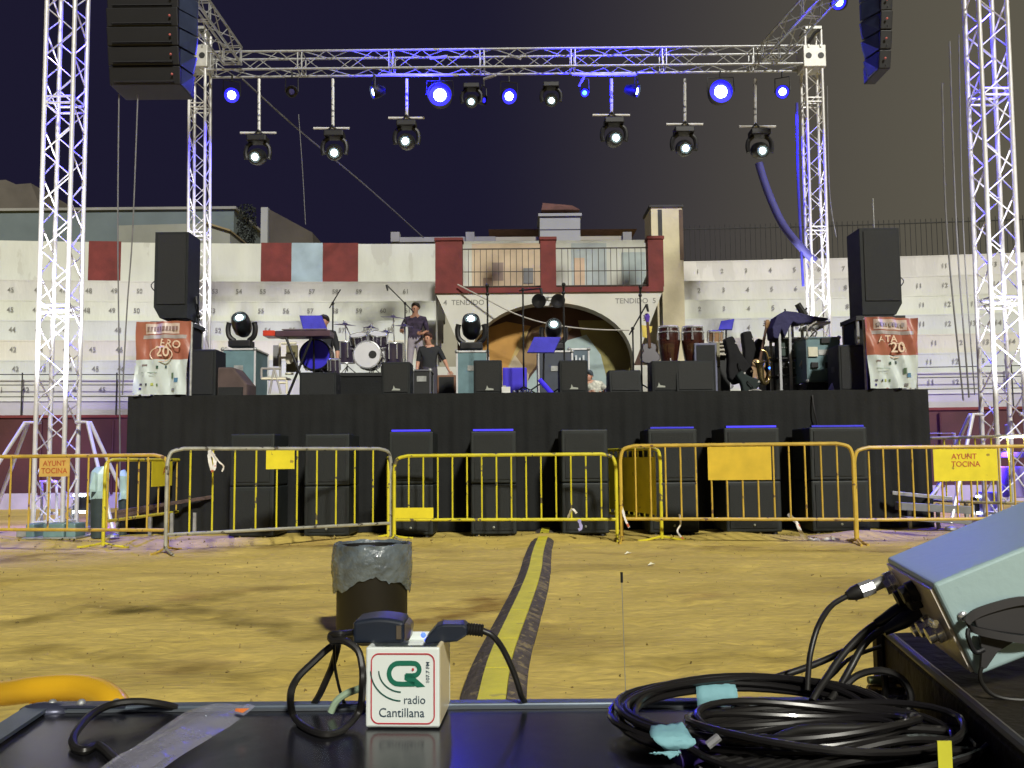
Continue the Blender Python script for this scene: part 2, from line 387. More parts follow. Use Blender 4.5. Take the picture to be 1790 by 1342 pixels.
for i, (a, b, mt) in enumerate([(172, 225, RED), (460, 512, RED), (566, 627, RED), (512.5, 565.5, mat('pale_blue_paint', (.36, .47, .56), .8, 0, .2, 2))]):
    p = at(a, 450, Yt); q = at(b, 450, Yt); m_ = MB(); wall_arc(m_, p.x, q.x, Yt - .014, zt0 + .03, zt1 + .025, .012, n=3)
    m_.build('painted_panel', mt, gl)
br = [660, 627, 595, 561, 528, 495, 461]
rr = [(1, 1195, 42, 676, 18), (1, 1192, 42, 643, 18), (1, 1193, 42, 609, 18), (1, 1180, 41.5, 577, 18), (1, 1180, 41.5, 543, 18), (1, 1178, 41.3, 510, 18), (1, 1218, 41, 477, 18)]
gr = stand('grandstand', 'white stepped grandstand right of the arch below an iron fence', XR + .01, 18, br, rr)
# a stub wall breaking the tiers, and the pale corner column beside the arch
m_ = MB(); Yc = SY0 + SDY * 7
m_.box((XR + .02, 22.4, 0), (at(1196, 500, 22.4).x, Yc, zof(466, 23))); m_.build('corner_wall', mat('cream_plaster', (.66, .60, .42), .85, 0, .14, 2, .2, 9), gr)
m_ = MB(); p = at(1452, 460, 26.3); q = at(1466, 478, 26.3); m_.box((p.x - 1.4, 26.2, 4), (q.x, 26.9, p.z + .12)); m_.build('parapet_block', WHITE, gr)
# dark iron fence above the right stand
fo = thing('iron_fence', 'long dark iron railing along the top of the right grandstand', 'fence', (9, 27, 5))
Yf = 27.2; zf0 = zof(463, 26.5); zf1 = zof(405, Yf)
IRON = mat('dark_iron', (.045, .045, .045), .7, .2, .3, 6)
m_ = MB(); x0 = XR + .6
m_.tube([arc(x0 + i * 1.2, Yf, zf1) for i in range(13)], .02, 6); m_.build('top_rail', IRON, fo)
m_ = MB(); m_.tube([arc(x0 + i * 1.2, Yf, zf0 + .1) for i in range(13)], .02, 6); m_.build('bottom_rail', IRON, fo)
x = x0
while x < x0 + 14:
    m_ = MB(); p = arc(x, Yf, zf0 - .1); m_.cyl(p, p + Vector((0, 0, zf1 - zf0 + .22)), .011, n=5); m_.build('bar', IRON, fo); x += .148
m_ = MB(); wall_arc(m_, XR, 18, 27.35, 3.5, zof(461, 27.3), .2); m_.build('kerb', mat('grey_concrete', (.2, .2, .19), .9), fo)

# pipe rails in front of the first tier
for lab, xa, xb in (('thin dark wire rails in front of the lowest seats on the left', -18, at(330, 650, 21.8).x), ('thin dark wire rails in front of the lowest seats on the right', at(1560, 650, 21.8).x, 18)):
    o = thing('wire_railing', lab, 'railing', ((xa + xb) / 2, 21.8, 1.4))
    for py in (651, 669, 689):
        m_ = MB(); z = zof(py, 21.8); m_.tube([arc(xa + (xb - xa) * i / 8, 21.8, z) for i in range(9)], .011, 5); m_.build('wire', IRON, o)
    x = xa + .4
    while x < xb:
        m_ = MB(); p = arc(x, 21.8, 0); m_.cyl(p, (p.x, p.y, zof(648, 21.8)), .016, n=6); m_.build('post', IRON, o); x += 2.1

# gatehouse with the big arch
GY = 21.5
go = thing('gatehouse', 'white gatehouse with wide arch, dark red pillars and a railed balcony', 'gatehouse', ((XL + XR) / 2, GY, 0))
zb = zof(512, GY); acx = at(965, 600, GY).x; ax0 = at(820, 640, GY).x; ax1 = at(1108, 640, GY).x; azt = zof(529, GY); azs = zof(640, GY)
hw = (ax1 - ax0) / 2; acx = (ax0 + ax1) / 2
fac = MB(); pts = []
N = 28
arcp = [(acx - hw * math.cos(math.pi * i / N), azs + (azt - azs) * math.sin(math.pi * i / N) ** .88) for i in range(N + 1)]
outer = [(XL + (XR - XL) * i / N, zb) for i in range(N + 1)]
for yy, rev in ((GY, 0), (GY + .5, 1)):
    vs = [(x, yy, z) for x, z in arcp] + [(x, yy, z) for x, z in outer]
    fs = [(i, i + 1, N + 2 + i, N + 1 + i) for i in range(N)]
    if rev: fs = [tuple(reversed(f)) for f in fs]
    fac.add(vs, fs)
fac.add([(x, GY, z) for x, z in arcp] + [(x, GY + .5, z) for x, z in arcp], [(i, i + N + 1, i + N + 2, i + 1) for i in range(N)])
for (a, b) in ((XL, ax0), (ax1, XR)):
    fac.box((a, GY, 0), (b, GY + .5, azs))
fac.add([(XL, GY, azs), (XL, GY + .5, azs), (XL, GY + .5, zb), (XL, GY, zb)], [(0, 1, 2, 3)])
fac.add([(XR, GY, azs), (XR, GY + .5, azs), (XR, GY + .5, zb), (XR, GY, zb)], [(0, 3, 2, 1)])
fc = fac.build('facade', mat('facade_plaster', (.63, .63, .58), .85, 0, .07, 1.5, .15, 8), go)
for s_, px, py in (('4  TENDIDO', 811, 529), ('TENDIDO  5', 1111, 526)):
    m_ = MB(); p = at(px, py, GY); m_.text(s_, (p.x, GY - .004, p.z), .175, xd=(1.0, 0, 0)); m_.build('lettering', INK, fc)
# passage behind the arch: vault, dark back wall and flat coloured shapes on it
BR = mat('brown_backdrop', (.085, .045, .032), .85, 0, .25, 2)
m_ = MB(); m_.box((ax0 - .1, GY + .8, 0), (ax1 + .1, GY + 1.0, azt + .3)); pas = m_.build('passage_wall', BR, go)
m_ = MB(); m_.box((ax0 - .3, GY + .51, 0), (ax0 - .1, GY + 1.0, azt + .3)); m_.box((ax1 + .1, GY + .51, 0), (ax1 + .3, GY + 1.0, azt + .3)); m_.box((ax0 - .3, GY + .51, azt + .3), (ax1 + .3, GY + 1.0, azt + .5)); m_.build('passage_side', BR, go)
ck = [(.48, .26, .07), (.48, .36, .14), (.27, .24, .09), (.36, .46, .47), (.30, .20, .10), (.50, .42, .30), (.16, .1, .06)]
polys = [([(838, 700), (838, 578), (885, 562), (928, 570), (905, 610), (860, 700)], 0), ([(862, 700), (912, 585), (925, 572), (890, 690)], 1),
         ([(1010, 560), (1060, 560), (1110, 610), (1110, 700), (1066, 700), (1020, 600)], 2), ([(975, 600), (1025, 585), (1050, 620), (1070, 700), (900, 700), (930, 655)], 3),
         ([(880, 660), (930, 575), (965, 560), (1000, 575), (960, 610), (925, 655)], 4), ([(865, 700), (880, 660), (900, 620), (925, 655), (915, 700)], 5)]
for i, (pl, k) in enumerate(polys):
    m_ = MB(); Y = GY + .8 - .004 * (i + 1) - .004; vs = []
    for px, py in pl:
        p = at(px, py, GY + .8); vs.append((max(ax0 - .08, min(ax1 + .08, p.x)), Y, p.z))
    m_.add(vs, [tuple(range(len(vs)))]); m_.build('coloured_shape', mat('backdrop_colour_%d' % k, ck[k], .85, 0, .15, 3), pas)
# balcony
zc = zof(420, GY); zbt = zof(503, GY)
m_ = MB(); m_.box((XL - .02, GY - .05, zb + .002), (XR + .02, GY + 2.8, zbt)); m_.build('balcony_slab', RED, go)
pil = [(761, 808), (945, 972), (1133, 1160)]
for a, b in pil:
    m_ = MB(); m_.box((at(a, 470, GY).x, GY - .03, zbt + .002), (at(b, 470, GY).x, GY + .34, zc)); m_.box((at(a - 1.5, 470, GY).x, GY - .06, zc + .002), (at(b + 1.5, 470, GY).x, GY + .38, zc + .07)); m_.build('pillar', RED, go)
RAILM = mat('balcony_iron', (.10, .09, .08), .6, .2, .2, 9)
for a, b in ((808, 945), (972, 1133)):
    xa, xb = at(a, 470, GY).x, at(b, 470, GY).x; zt = zof(433, GY); r = thing if 0 else None
    m_ = MB(); m_.cyl((xa, GY + .1, zt), (xb, GY + .1, zt), .016, n=6); rl_ = m_.build('balcony_railing', RAILM, go)
    m_ = MB(); m_.cyl((xa, GY + .1, zof(473, GY)), (xb, GY + .1, zof(473, GY)), .010, n=6); m_.build('rail', RAILM, rl_)
    m_ = MB(); m_.cyl((xa, GY + .1, zbt + .06), (xb, GY + .1, zbt + .06), .012, n=6); m_.build('rail', RAILM, rl_)
    n = int((xb - xa) / .14)
    for i in range(1, n):
        m_ = MB(); x = xa + (xb - xa) * i / n; m_.cyl((x, GY + .1, zbt + .004), (x, GY + .1, zt), .008, n=5); m_.build('baluster', RAILM, rl_)
m_ = MB(); m_.box((XL, GY + 2.5, zbt + .002), (XR, GY + 2.7, zof(421, GY + 2.5))); bb = m_.build('balcony_back_wall', WHITE, go)
bc = [(825, 945, 424, 505, (.62, .50, .36)), (860, 880, 458, 490, (.32, .25, .23)), (1000, 1060, 424, 505, (.42, .48, .50)), (1005, 1022, 450, 505, (.60, .45, .33)), (1088, 1128, 440, 505, (.38, .45, .46)), (845, 860, 485, 505, (.30, .22, .17)), (915, 932, 468, 495, (.24, .25, .27))]
for i, (a, b, c, d, cc) in enumerate(bc):
    X0, Z0, X1, Z1 = pbox(a, d, b, c, GY + 2.45); Z0, Z1 = sorted((Z0, Z1)); m_ = MB()
    m_.box((X0, GY + 2.495 - .004 * (i + 1), max(Z0, zbt + .01)), (X1, GY + 2.497 - .004 * i, Z1)); m_.build('wall_patch', mat('patch_paint_%d' % i, cc, .85, 0, .12, 3), bb)
# floodlights and box fixed over the arch
fl = thing('twin_floodlight', 'pair of dark round floodlights with white box above the arch', 'floodlight', at(958, 530, GY - .2))
for px in (944, 972):
    p = at(px, 523, GY - .2); m_ = MB(); m_.lathe([(.05, .0), (.11, .05), (.16, .2), (.17, .24), (.13, .24), (.02, .18)], p, 16, axis=(0.15 if px > 950 else -.15, -1, -.35)); m_.build('lamp_head', BLACKM, fl, smooth=True)
X0, Z0, X1, Z1 = pbox(948, 535, 976, 527, GY - .15); m_ = MB(); m_.box((X0, GY - .2, Z0), (X1, GY - .003, Z1)); m_.build('control_box', mat('white_box', (.7, .7, .7), .5), fl, bevel=.01)
m_ = MB(); p = at(979, 531, GY - .2); m_.ball(p, .04); m_.build('indicator_lamp', LAMPO, fl, smooth=True)
m_ = MB(); m_.cyl(at(945, 519, GY - .1), at(972, 519, GY - .1), .02); m_.cyl(at(958, 519, GY - .1), at(958, 519, GY + .0), .03); m_.build('bracket', STEEL, fl)

# roof terrace buildings behind the gatehouse
BY = 30.0
def bpart(o, name, m, x0, y0, x1, y1, Y, d, bevel=0):
    X0, Z0, X1, Z1 = pbox(x0, y1, x1, y0, Y); Z0, Z1 = min(Z0, Z1), max(Z0, Z1); q = MB(); q.box((X0, Y, Z0), (X1, Y + d, Z1)); return q.build(name, m, o, bevel=bevel)
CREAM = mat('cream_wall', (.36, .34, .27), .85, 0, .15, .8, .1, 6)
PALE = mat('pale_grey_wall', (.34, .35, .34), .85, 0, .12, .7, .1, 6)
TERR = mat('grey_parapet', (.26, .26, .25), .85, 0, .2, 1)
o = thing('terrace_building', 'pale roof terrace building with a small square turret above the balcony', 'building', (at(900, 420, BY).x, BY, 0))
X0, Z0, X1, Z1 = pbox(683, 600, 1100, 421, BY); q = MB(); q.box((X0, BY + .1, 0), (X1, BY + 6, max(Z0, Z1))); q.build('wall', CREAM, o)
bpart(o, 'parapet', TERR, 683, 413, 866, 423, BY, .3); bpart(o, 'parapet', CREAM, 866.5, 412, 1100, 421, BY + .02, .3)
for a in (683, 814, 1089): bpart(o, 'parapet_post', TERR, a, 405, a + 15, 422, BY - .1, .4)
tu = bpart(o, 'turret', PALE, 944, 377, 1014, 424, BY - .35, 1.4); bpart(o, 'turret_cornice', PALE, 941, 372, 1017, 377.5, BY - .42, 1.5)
for y in (378.5, 400): bpart(o, 'turret_band', IRON, 943.5, y, 1014.5, y + 1.6, BY - .37, .01)
X0, Z0, X1, Z1 = pbox(946, 372, 1012, 350, BY); Z0, Z1 = sorted((Z0, Z1)); q = MB()
q.hexa([(X0, BY - .3, Z0 + .02), (X1, BY - .3, Z0 + .02), (X1, BY + 1, Z0 + .02), (X0, BY + 1, Z0 + .02), (X0 + .06, BY + .25, Z1), (X1 - .2, BY + .25, Z1 - .1), (X1 - .2, BY + .5, Z1 - .1), (X0 + .06, BY + .5, Z1)])
q.build('tiled_roof', mat('clay_roof', (.13, .06, .05), .9, 0, .3, 4, .5, 12), o)
for a, b in ((870, 935), (1025, 1092)):
    X0, Z0, X1, Z1 = pbox(a, 413, b, 408, BY + 2); Z0, Z1 = sorted((Z0, Z1)); q = MB(); q.hexa([(X0 - .3, BY + 1, Z0), (X1 + .3, BY + 1, Z0), (X1 + .3, BY + 3, Z0), (X0 - .3, BY + 3, Z0), (X0 + .3, BY + 2, Z1 + .1), (X1 - .3, BY + 2, Z1 + .1), (X1 - .3, BY + 2.2, Z1 + .1), (X0 + .3, BY + 2.2, Z1 + .1)]); q.build('low_roof', mat('clay_roof', (.1, .05, .04)), o)
o = thing('chimney_stack', 'tall cream square column with dark cap right of the balcony', 'chimney', (at(1166, 420, 25).x, 25, 0))
X0, Z0, X1, Z1 = pbox(1140, 470, 1192, 362, 25); q = MB(); q.box((X0, 25, 3), (X1, 26.2, Z1)); q.build('shaft', mat('cream_plaster', (.66, .60, .42)), o)
q = MB(); q.box((X0 - .05, 24.95, Z1 + .002), (X1 + .03, 26.25, Z1 + .06)); q.build('cap', IRON, o)
bpart(o, 'dark_stripe', IRON, 1151, 366, 1157, 420, 24.985, .01); bpart(o, 'dark_stripe', mat('brown_stripe', (.12, .08, .06), .8), 1189, 366, 1193.5, 455, 24.985, .01)
# buildings beyond the left stand
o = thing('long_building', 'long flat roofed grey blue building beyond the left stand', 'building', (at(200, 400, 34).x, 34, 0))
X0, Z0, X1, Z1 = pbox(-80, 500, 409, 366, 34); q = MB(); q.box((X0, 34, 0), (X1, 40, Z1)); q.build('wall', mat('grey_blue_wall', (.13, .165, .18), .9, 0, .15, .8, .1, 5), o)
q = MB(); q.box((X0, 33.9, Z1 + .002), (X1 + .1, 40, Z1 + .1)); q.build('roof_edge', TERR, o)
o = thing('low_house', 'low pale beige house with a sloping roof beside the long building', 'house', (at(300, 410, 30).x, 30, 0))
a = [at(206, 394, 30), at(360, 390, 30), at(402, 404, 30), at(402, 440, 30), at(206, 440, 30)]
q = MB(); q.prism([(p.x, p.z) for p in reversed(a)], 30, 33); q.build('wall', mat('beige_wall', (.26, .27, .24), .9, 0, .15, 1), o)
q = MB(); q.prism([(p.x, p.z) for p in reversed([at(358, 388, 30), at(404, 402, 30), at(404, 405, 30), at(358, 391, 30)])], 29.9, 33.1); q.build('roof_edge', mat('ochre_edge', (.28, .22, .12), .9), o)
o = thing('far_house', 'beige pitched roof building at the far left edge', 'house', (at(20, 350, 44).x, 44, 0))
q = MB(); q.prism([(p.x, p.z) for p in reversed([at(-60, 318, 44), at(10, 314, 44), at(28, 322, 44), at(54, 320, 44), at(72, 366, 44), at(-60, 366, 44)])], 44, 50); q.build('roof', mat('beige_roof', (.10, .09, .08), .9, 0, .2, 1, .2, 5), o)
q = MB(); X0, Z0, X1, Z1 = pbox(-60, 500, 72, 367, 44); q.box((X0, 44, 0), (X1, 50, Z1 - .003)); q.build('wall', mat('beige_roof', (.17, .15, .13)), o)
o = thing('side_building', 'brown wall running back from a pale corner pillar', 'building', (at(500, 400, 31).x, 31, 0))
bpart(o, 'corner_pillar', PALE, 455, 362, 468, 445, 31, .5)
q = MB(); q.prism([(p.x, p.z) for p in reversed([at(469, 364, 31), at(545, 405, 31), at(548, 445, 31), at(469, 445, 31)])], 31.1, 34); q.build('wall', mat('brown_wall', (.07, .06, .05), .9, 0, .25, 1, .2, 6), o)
# dark cypress between the buildings
to = thing('cypress_tree', 'dark narrow evergreen between the long building and pale pillar', 'tree', (at(431, 420, 32).x, 32, 0))
q = MB(); bx = at(431, 420, 32).x; q.tube([(bx, 32, 0), (bx + .05, 32, 3), (bx, 32, 7.2)], [.16, .12, .04], 8)
q.tube([(bx, 32, 3), (bx + .35, 32.1, 4.6), (bx + .45, 32.1, 6)], [.07, .05, .02], 6); q.tube([(bx, 32, 3.4), (bx - .3, 31.9, 5), (bx - .4, 32, 6.6)], [.07, .05, .02], 6); q.build('trunk', mat('bark', (.06, .04, .03), .9), to)
q = MB(); zt = zof(356, 32)
for i in range(2600):
    t_ = random.random(); z = 4.2 + (zt - 4.2) * t_; rr_ = .5 * (1 - t_ * .35) * random.random() ** .5; a_ = random.random() * 6.283
    c = Vector((bx + rr_ * math.cos(a_) * (1 + .25 * noise.noise(Vector((z * 2, a_, 0)))), 32 + rr_ * math.sin(a_), z)); d = Vector((random.gauss(0, 1), random.gauss(0, 1), random.gauss(.8, 1))).normalized() * .09; e_ = d.orthogonal().normalized() * .035
    q.add([c - e_, c + d * .5, c + e_, c - d * .5], [(0, 1, 2, 3)])
q.build('crown', mat('dark_foliage', (.010, .014, .010), .8, 0, .5, 3), to)
# ================================================================== STAGE, ROOF TRUSS AND ITS LAMPS
SYF, SYB = 12.6, 19.6
a = at(228, 690, SYF); b = at(1618, 685, SYF); DZ = at(895, 686, SYF).z
st = thing('stage', 'wide black draped concert stage in front of the arch', 'stage', ((a.x + b.x) / 2, SYF, 0))
m_ = MB(); m_.box((a.x, SYF + .02, DZ - .09), (b.x, SYB, DZ)); m_.build('deck', BLACK, st)
m_ = MB(); vs = []; fs = []; n = 420
for i in range(n + 1):
    x = a.x - .02 + (b.x - a.x + .04) * i / n; o_ = .022 * math.sin(x * 19) + .014 * math.sin(x * 43 + 1.3) + .02 * math.sin(x * 5.1)
    vs += [(x, SYF - .03, DZ - .004), (x, SYF - .035 + o_ * .4, DZ - .5), (x, SYF - .05 + o_, .01)]
for i in range(n):
    for k in (0, 1): fs.append((3 * i + k + 1, 3 * i + 3 + k + 1, 3 * i + 3 + k, 3 * i + k))
m_.add(vs, fs); m_.build('skirt', CLOTHK, st, smooth=True)
for x in (a.x - .02, b.x + .02):
    m_ = MB(); m_.box((x - .01, SYF, .01), (x + .01, SYB, DZ - .003)); m_.build('skirt', CLOTHK, st)
m_ = MB(); m_.box((a.x, SYB + .003, .01), (b.x, SYB + .03, DZ - .003)); m_.build('skirt', CLOTHK, st)

def truss(o, p0, p1, size, up=(0, 1, 0), rc=.026, rb=.0115, pitch=None, names=('chord', 'lacing'), m=None, bars=0):
    m = m or ALU; p0 = Vector(p0); p1 = Vector(p1); d = (p1 - p0); Ln = d.length; d.normalize()
    u = Vector(up); u = (u - d * u.dot(d)).normalized(); w_ = d.cross(u); h = size / 2 - rc
    cs = [(u + w_) * h, (u - w_) * h, (-u - w_) * h, (w_ - u) * h]
    for c in cs:
        q = MB(); q.cyl(p0 + c, p1 + c, rc, n=10); q.build(names[0], m, o, smooth=True)
    pitch = pitch or size; nseg = max(2, int(round(Ln / pitch)))
    for i in range(4):
        A, B = cs[i], cs[(i + 1) % 4]
        pts = [p0 + d * (Ln * k / nseg) + (A if k % 2 == 0 else B) for k in range(nseg + 1)]
        q = MB(); q.tube(pts, rb, 6); q.build(names[1], m, o)
    k = 0.
    while bars and k < Ln - .1:      # joints between the sections
        for e_ in (0, .09):
            q = MB(); q.tube([p0 + d * (k + e_) + c for c in cs], rb * 1.25, 6, closed=True); q.build('end_frame', m, o)
        k += bars
def gusset(o, c, s):
    q = MB(); q.cbox(c, (s, s, s), 0); b = q.build('corner_block', mat('corner_block_aluminium', (.55, .55, .53), .45, .2, .15, 6), o, bevel=.015)
    for dx in (-.27, .27):
        q = MB(); y = c[1] - s / 2 - .004; q.lathe([(.001, 0), (.055 * s / .4, 0), (.055 * s / .4, .003)], (c[0] + dx * s, y, c[2] + .0), 14, axis=(0, -1, 0)); q.build('bolt_hole', BLACK, b)
        q = MB(); q.box((c[0] + dx * s - .02, c[1] - s / 2 - .02, c[2] + s / 2 - .06), (c[0] + dx * s + .02, c[1] - s / 2 - .003, c[2] + s / 2)); q.build('bracket', STEEL, b)
FT = []
for lab, px0, px1, pxt in (('bright truss tower at the left edge of the photo', 96, 0, 119), ('bright truss tower at the right edge of the photo', 1762, 0, 1722)):
    Y = 12.5; p = at(px0, 921, Y); tp = at(pxt, 0, Y); dx = (tp.x - p.x) / (tp.z - p.z)
    bx = p.x; tz = 9.3; top = Vector((bx + dx * tz, Y, tz)); base = Vector((bx, Y, .1))
    o = thing('truss_tower', lab, 'truss tower', (bx, Y, 0), 'truss towers of the stage roof'); truss(o, base, top, .45, rc=.031, rb=.013, bars=2.9, pitch=.34); FT.append(top)
    q = MB(); q.box((bx - .34, Y - .34, .01), (bx + .34, Y + .34, .10)); q.build('base_plate', STEEL, o, bevel=.01)
    for sx in (-1, 1):
        for sy in (-.55, .25):
            k = MB(); s1 = Vector((bx + sx * .24, Y, 1.52)); s2 = Vector((bx + sx * .42, Y + sy * .1, 1.52)); s3 = Vector((bx + sx * 1.02, Y + sy, .1))
            k.tube([s1, s2, s3], .025, 8); k.build('outrigger', ALU, o, smooth=True)
            k = MB(); k.lathe([(.001, .02), (.08, .02), (.07, .05), (.02, .07)], s3 - Vector((0, 0, .1)), 12); k.build('foot_pad', STEEL, o)
BT = []
for lab, px, pb, pt in (('slimmer rear truss tower standing behind the left loudspeaker', 347, 600, 130), ('slimmer rear truss tower behind the right equipment racks', 1431, 540, 130)):
    Y = 20.0; p = at(px, 540, Y); t2 = at(349 if px < 900 else 1418, 105, Y); dx = (t2.x - p.x) / (t2.z - p.z)
    bx = p.x - dx * p.z; o = thing('truss_tower', lab, 'truss tower', (bx, Y, 0), 'truss towers of the stage roof')
    truss(o, (bx, Y, .1), (bx + dx * t2.z, Y, t2.z + .62), .42, rc=.032, rb=.013, bars=2.9, pitch=.34)
    q = MB(); q.box((bx - .3, Y - .3, .01), (bx + .3, Y + .3, .1)); q.build('base_plate', STEEL, o)
    gusset(o, (t2.x, Y, t2.z), .50); BT.append(t2)
    q = MB(); q.box((t2.x - .18, Y - .24, t2.z + .62), (t2.x + .18, Y + .2, t2.z + .68)); q.build('top_plate', STEEL, o)
    q = MB(); q.tube([(t2.x - .12, Y - .2, t2.z + .3), (t2.x + .02, Y - .25, t2.z + .52), (t2.x + .14, Y - .2, t2.z + .6)], .035, 8); q.build('hoist_hook', BLACKM, o, smooth=True)
BZ = BT[0]; BB = BT[1]; YR = 20.0
pl = at(366, 113, YR); pr = at(1400, 102, YR)
rb_ = thing('roof_truss_beam', 'long rear roof truss crossing the top of the stage', 'truss beam', ((pl.x + pr.x) / 2, YR, pl.z), 'truss beams of the stage roof')
truss(rb_, pl, pr, .46, up=(0, 0, 1), rc=.026, rb=.012, pitch=.52, bars=2.02, m=ALUD)
for lab, (x1, y1, Y1), tgt in (('left side roof truss running forward above the stage', (407, 98, 19.7), FT[0]), ('right side roof truss running forward above the stage', (1346, 92, 19.7), FT[1])):
    A_ = at(x1, y1, Y1); B_ = Vector((tgt.x, 12.3, A_.z)); d = (B_ - A_)
    o = thing('roof_truss_beam', lab, 'truss beam', (A_.x, (A_.y + B_.y) / 2, A_.z), 'truss beams of the stage roof')
    truss(o, A_, B_, .44, up=(0, 0, 1), rc=.026, rb=.012, pitch=.46, bars=2.0, m=ALUD)
ft_ = thing('roof_truss_beam', 'front roof truss joining the tops of the two front towers', 'truss beam', (0, 12.5, 9.2), 'truss beams of the stage roof')
truss(ft_, (FT[0].x, 12.3, FT[0].z - .3), (FT[1].x, 12.3, FT[1].z - .3), .44, up=(0, 0, 1), pitch=.5, m=ALUD)

# ---- moving head lamps ------------------------------------------------
def moving_head(name, label, loc, hang=True, tilt=(0, -1, -.25), sc=1., group=None, es=1.):
    o = thing(name, label, 'stage light', loc, group); s = -1 if hang else 1; L0 = Vector(loc)
    def P(x, y, z): return L0 + Vector((x * sc, y * sc, s * z * sc))
    q = MB(); a_, b_ = P(-.19, -.15, 0), P(.19, .15, .12); q.box(a_, b_); q.build('base', BLACKM, o, bevel=.02 * sc)
    c = P(0, 0, .40); ax = Vector(tilt).normalized()
    for sx in (-1, 1):
        q = MB(); q.tube(cat([P(sx * .12, 0, .12), P(sx * .21, 0, .20), P(sx * .235, 0, .33), P(sx * .215, 0, .44)], 4), [.045 * sc] * 12 + [.05 * sc], 8); q.build('yoke_arm', BLACKM, o, smooth=True)
    q = MB(); q.lathe([(.001, -.22 * sc), (.10 * sc, -.21 * sc), (.155 * sc, -.12 * sc), (.165 * sc, .02 * sc), (.15 * sc, .15 * sc), (.135 * sc, .19 * sc), (.115 * sc, .19 * sc), (.11 * sc, .16 * sc), (.001, .15 * sc)], c, 22, axis=ax)
    hd = q.build('head', mat('moving_head_shell', (.016, .018, .021), .35, .1, .2, 8, coat=.25), o, smooth=True)
    q = MB(); q.lathe([(.001, .163 * sc), (.105 * sc, .163 * sc), (.104 * sc, .167 * sc), (.001, .178 * sc)], c, 20, axis=ax); q.build('lens', mat('lens_glass', (.12, .16, .17), .08, 0, .1, 4, coat=1), hd, smooth=True)
    q = MB(); q.lathe([(.001, .196 * sc), (.052 * sc, .192 * sc), (.06 * sc, .18 * sc)], c, 16, axis=ax); q.build('lit_bulb', LAMPW, hd, smooth=True)
    return o
HM = [(451, 232, 453, 420, 483, 'far left'), (585, 224, 582, 548, 611, ''), (711, 206, 711, 679, 742, ''), (1073, 201, 1069, 1036, 1101, ''), (1195, 217, 1197, 1165, 1229, ''), (1327, 221, 1320, 1292, 1356, '')]
ordn = ['hanging lamp under the leftmost drop pole of the rear truss', 'hanging lamp under the second drop pole from the left', 'hanging lamp under the third drop pole from the left', 'hanging lamp under the third drop pole from the right', 'hanging lamp under the second drop pole from the right', 'hanging lamp under the rightmost drop pole of the rear truss']
tl = [(-.05, -1, -.35), (.15, -1, -.4), (-.05, -1, -.25), (.1, -1, -.2), (0, -1, -.35), (.05, -1, -.35)]
for i, (px, yb, pxp, xa, xb, _) in enumerate(HM):
    Y = 19.7; t_ = at(pxp, 138, Y); b_ = at(pxp, yb, Y); side = ordn[i].split('under the ')[1].split(' drop')[0]
    d = thing('drop_pole', 'thin vertical truss pole with cross bar, %s of the six' % ('third from the left' if i == 2 else 'third from the right' if i == 3 else ['leftmost', 'second from the left', '', '', 'second from the right', 'rightmost'][i]), 'drop pole', b_, 'drop poles under the rear truss')
    q = MB(); q.cyl(t_, b_, .034, n=8); q.build('pole', mat('marked_white_pole', (.62, .62, .62), .4, .2, .2, 9, chip=(.12, .12, .14), chipat=.56, chipscale=9), d)
    q = MB(); q.cyl(at(xa, yb, Y), at(xb, yb, Y), .026, n=8); q.build('cross_bar', ALU, d)
    q = MB(); q.tube([b_ + Vector((-.08, -.05, -.04)), b_ + Vector((0, -.06, .05)), b_ + Vector((.08, -.05, -.04))], .02, 6); q.build('clamp', BLACKM, d)
    moving_head('moving_head_lamp', ordn[i], at(px, yb + 7, Y - .02), True, tl[i], 1.12, 'moving head lamps hung from drop poles')
for i, (px, py) in enumerate(((824, 148), (963, 146))):
    moving_head('moving_head_lamp', ['white lamp hung right under the truss beside the big blue lamp', 'white lamp hung right under the truss, right of centre'][i], at(px, py, 19.7), True, (.0, -1, -.5), .92, 'moving head lamps clamped to the truss')

# ---- blue par lamps ----------------------------------------------------
def par(label, px, py, Y, r, aim, lens, e=0, halo=True, hang=.45, col=(.03, .02, 1), light_aim=None):
    p = at(px, py, Y); o = thing('par_lamp', label, 'stage light', p, 'blue wash lamps under the roof'); ax = Vector(aim).normalized()
    q = MB(); q.lathe([(.02, -r * 1.9), (r * .6, -r * 1.7), (r * .95, -r * .6), (r, 0), (r, r * .25), (r * .92, r * .25), (r * .92, -.01), (.001, -.02)], p, 20, axis=ax); q.build('can', BLACKM, o, smooth=True)
    q = MB(); q.lathe([(.001, .02), (r * .46, .012), (r * .5, 0.)], p, 20, axis=ax); q.build('lens', lens, o, smooth=True)
    if halo: q = MB(); q.lathe([(r * .51, .0), (r * .92, .004), (r * .92, -.006)], p, 20, axis=ax); q.build('halo_ring', HALO, o)  # blue halo around the lens, put in as a glowing ring
    q = MB(); sd_ = ax.cross(Vector((0, 0, 1))).normalized() * r * 1.08; q.tube([p + sd_, p + sd_ * .95 + Vector((0, 0, hang * .7)), p - sd_ * .95 + Vector((0, 0, hang * .7)), p - sd_], .014, 6); q.cyl(p + Vector((0, 0, hang * .7)), p + Vector((0, 0, hang)), .02); q.build('yoke', BLACKM, o)
    if e: lamp('SPOT', p + ax * .12, col, e, o, aim=light_aim or (p + ax), angle=48 if light_aim else 120, size=.1)
    return o
YP = 19.6
par('small blue lamp under the left end of the truss', 405, 166, YP, .17, (.35, -1, -.5), LAMPC, 500, light_aim=BT[0] + Vector((0, 0, -2.6)))
par('thin blue lamp seen from its side, left of centre', 653, 161, YP, .15, (-1, -.35, -.35), LAMPC)
par('big bright blue lamp left of centre under the truss', 769, 166, YP - .3, .27, (0, -1, -.12), LAMPC, 500)
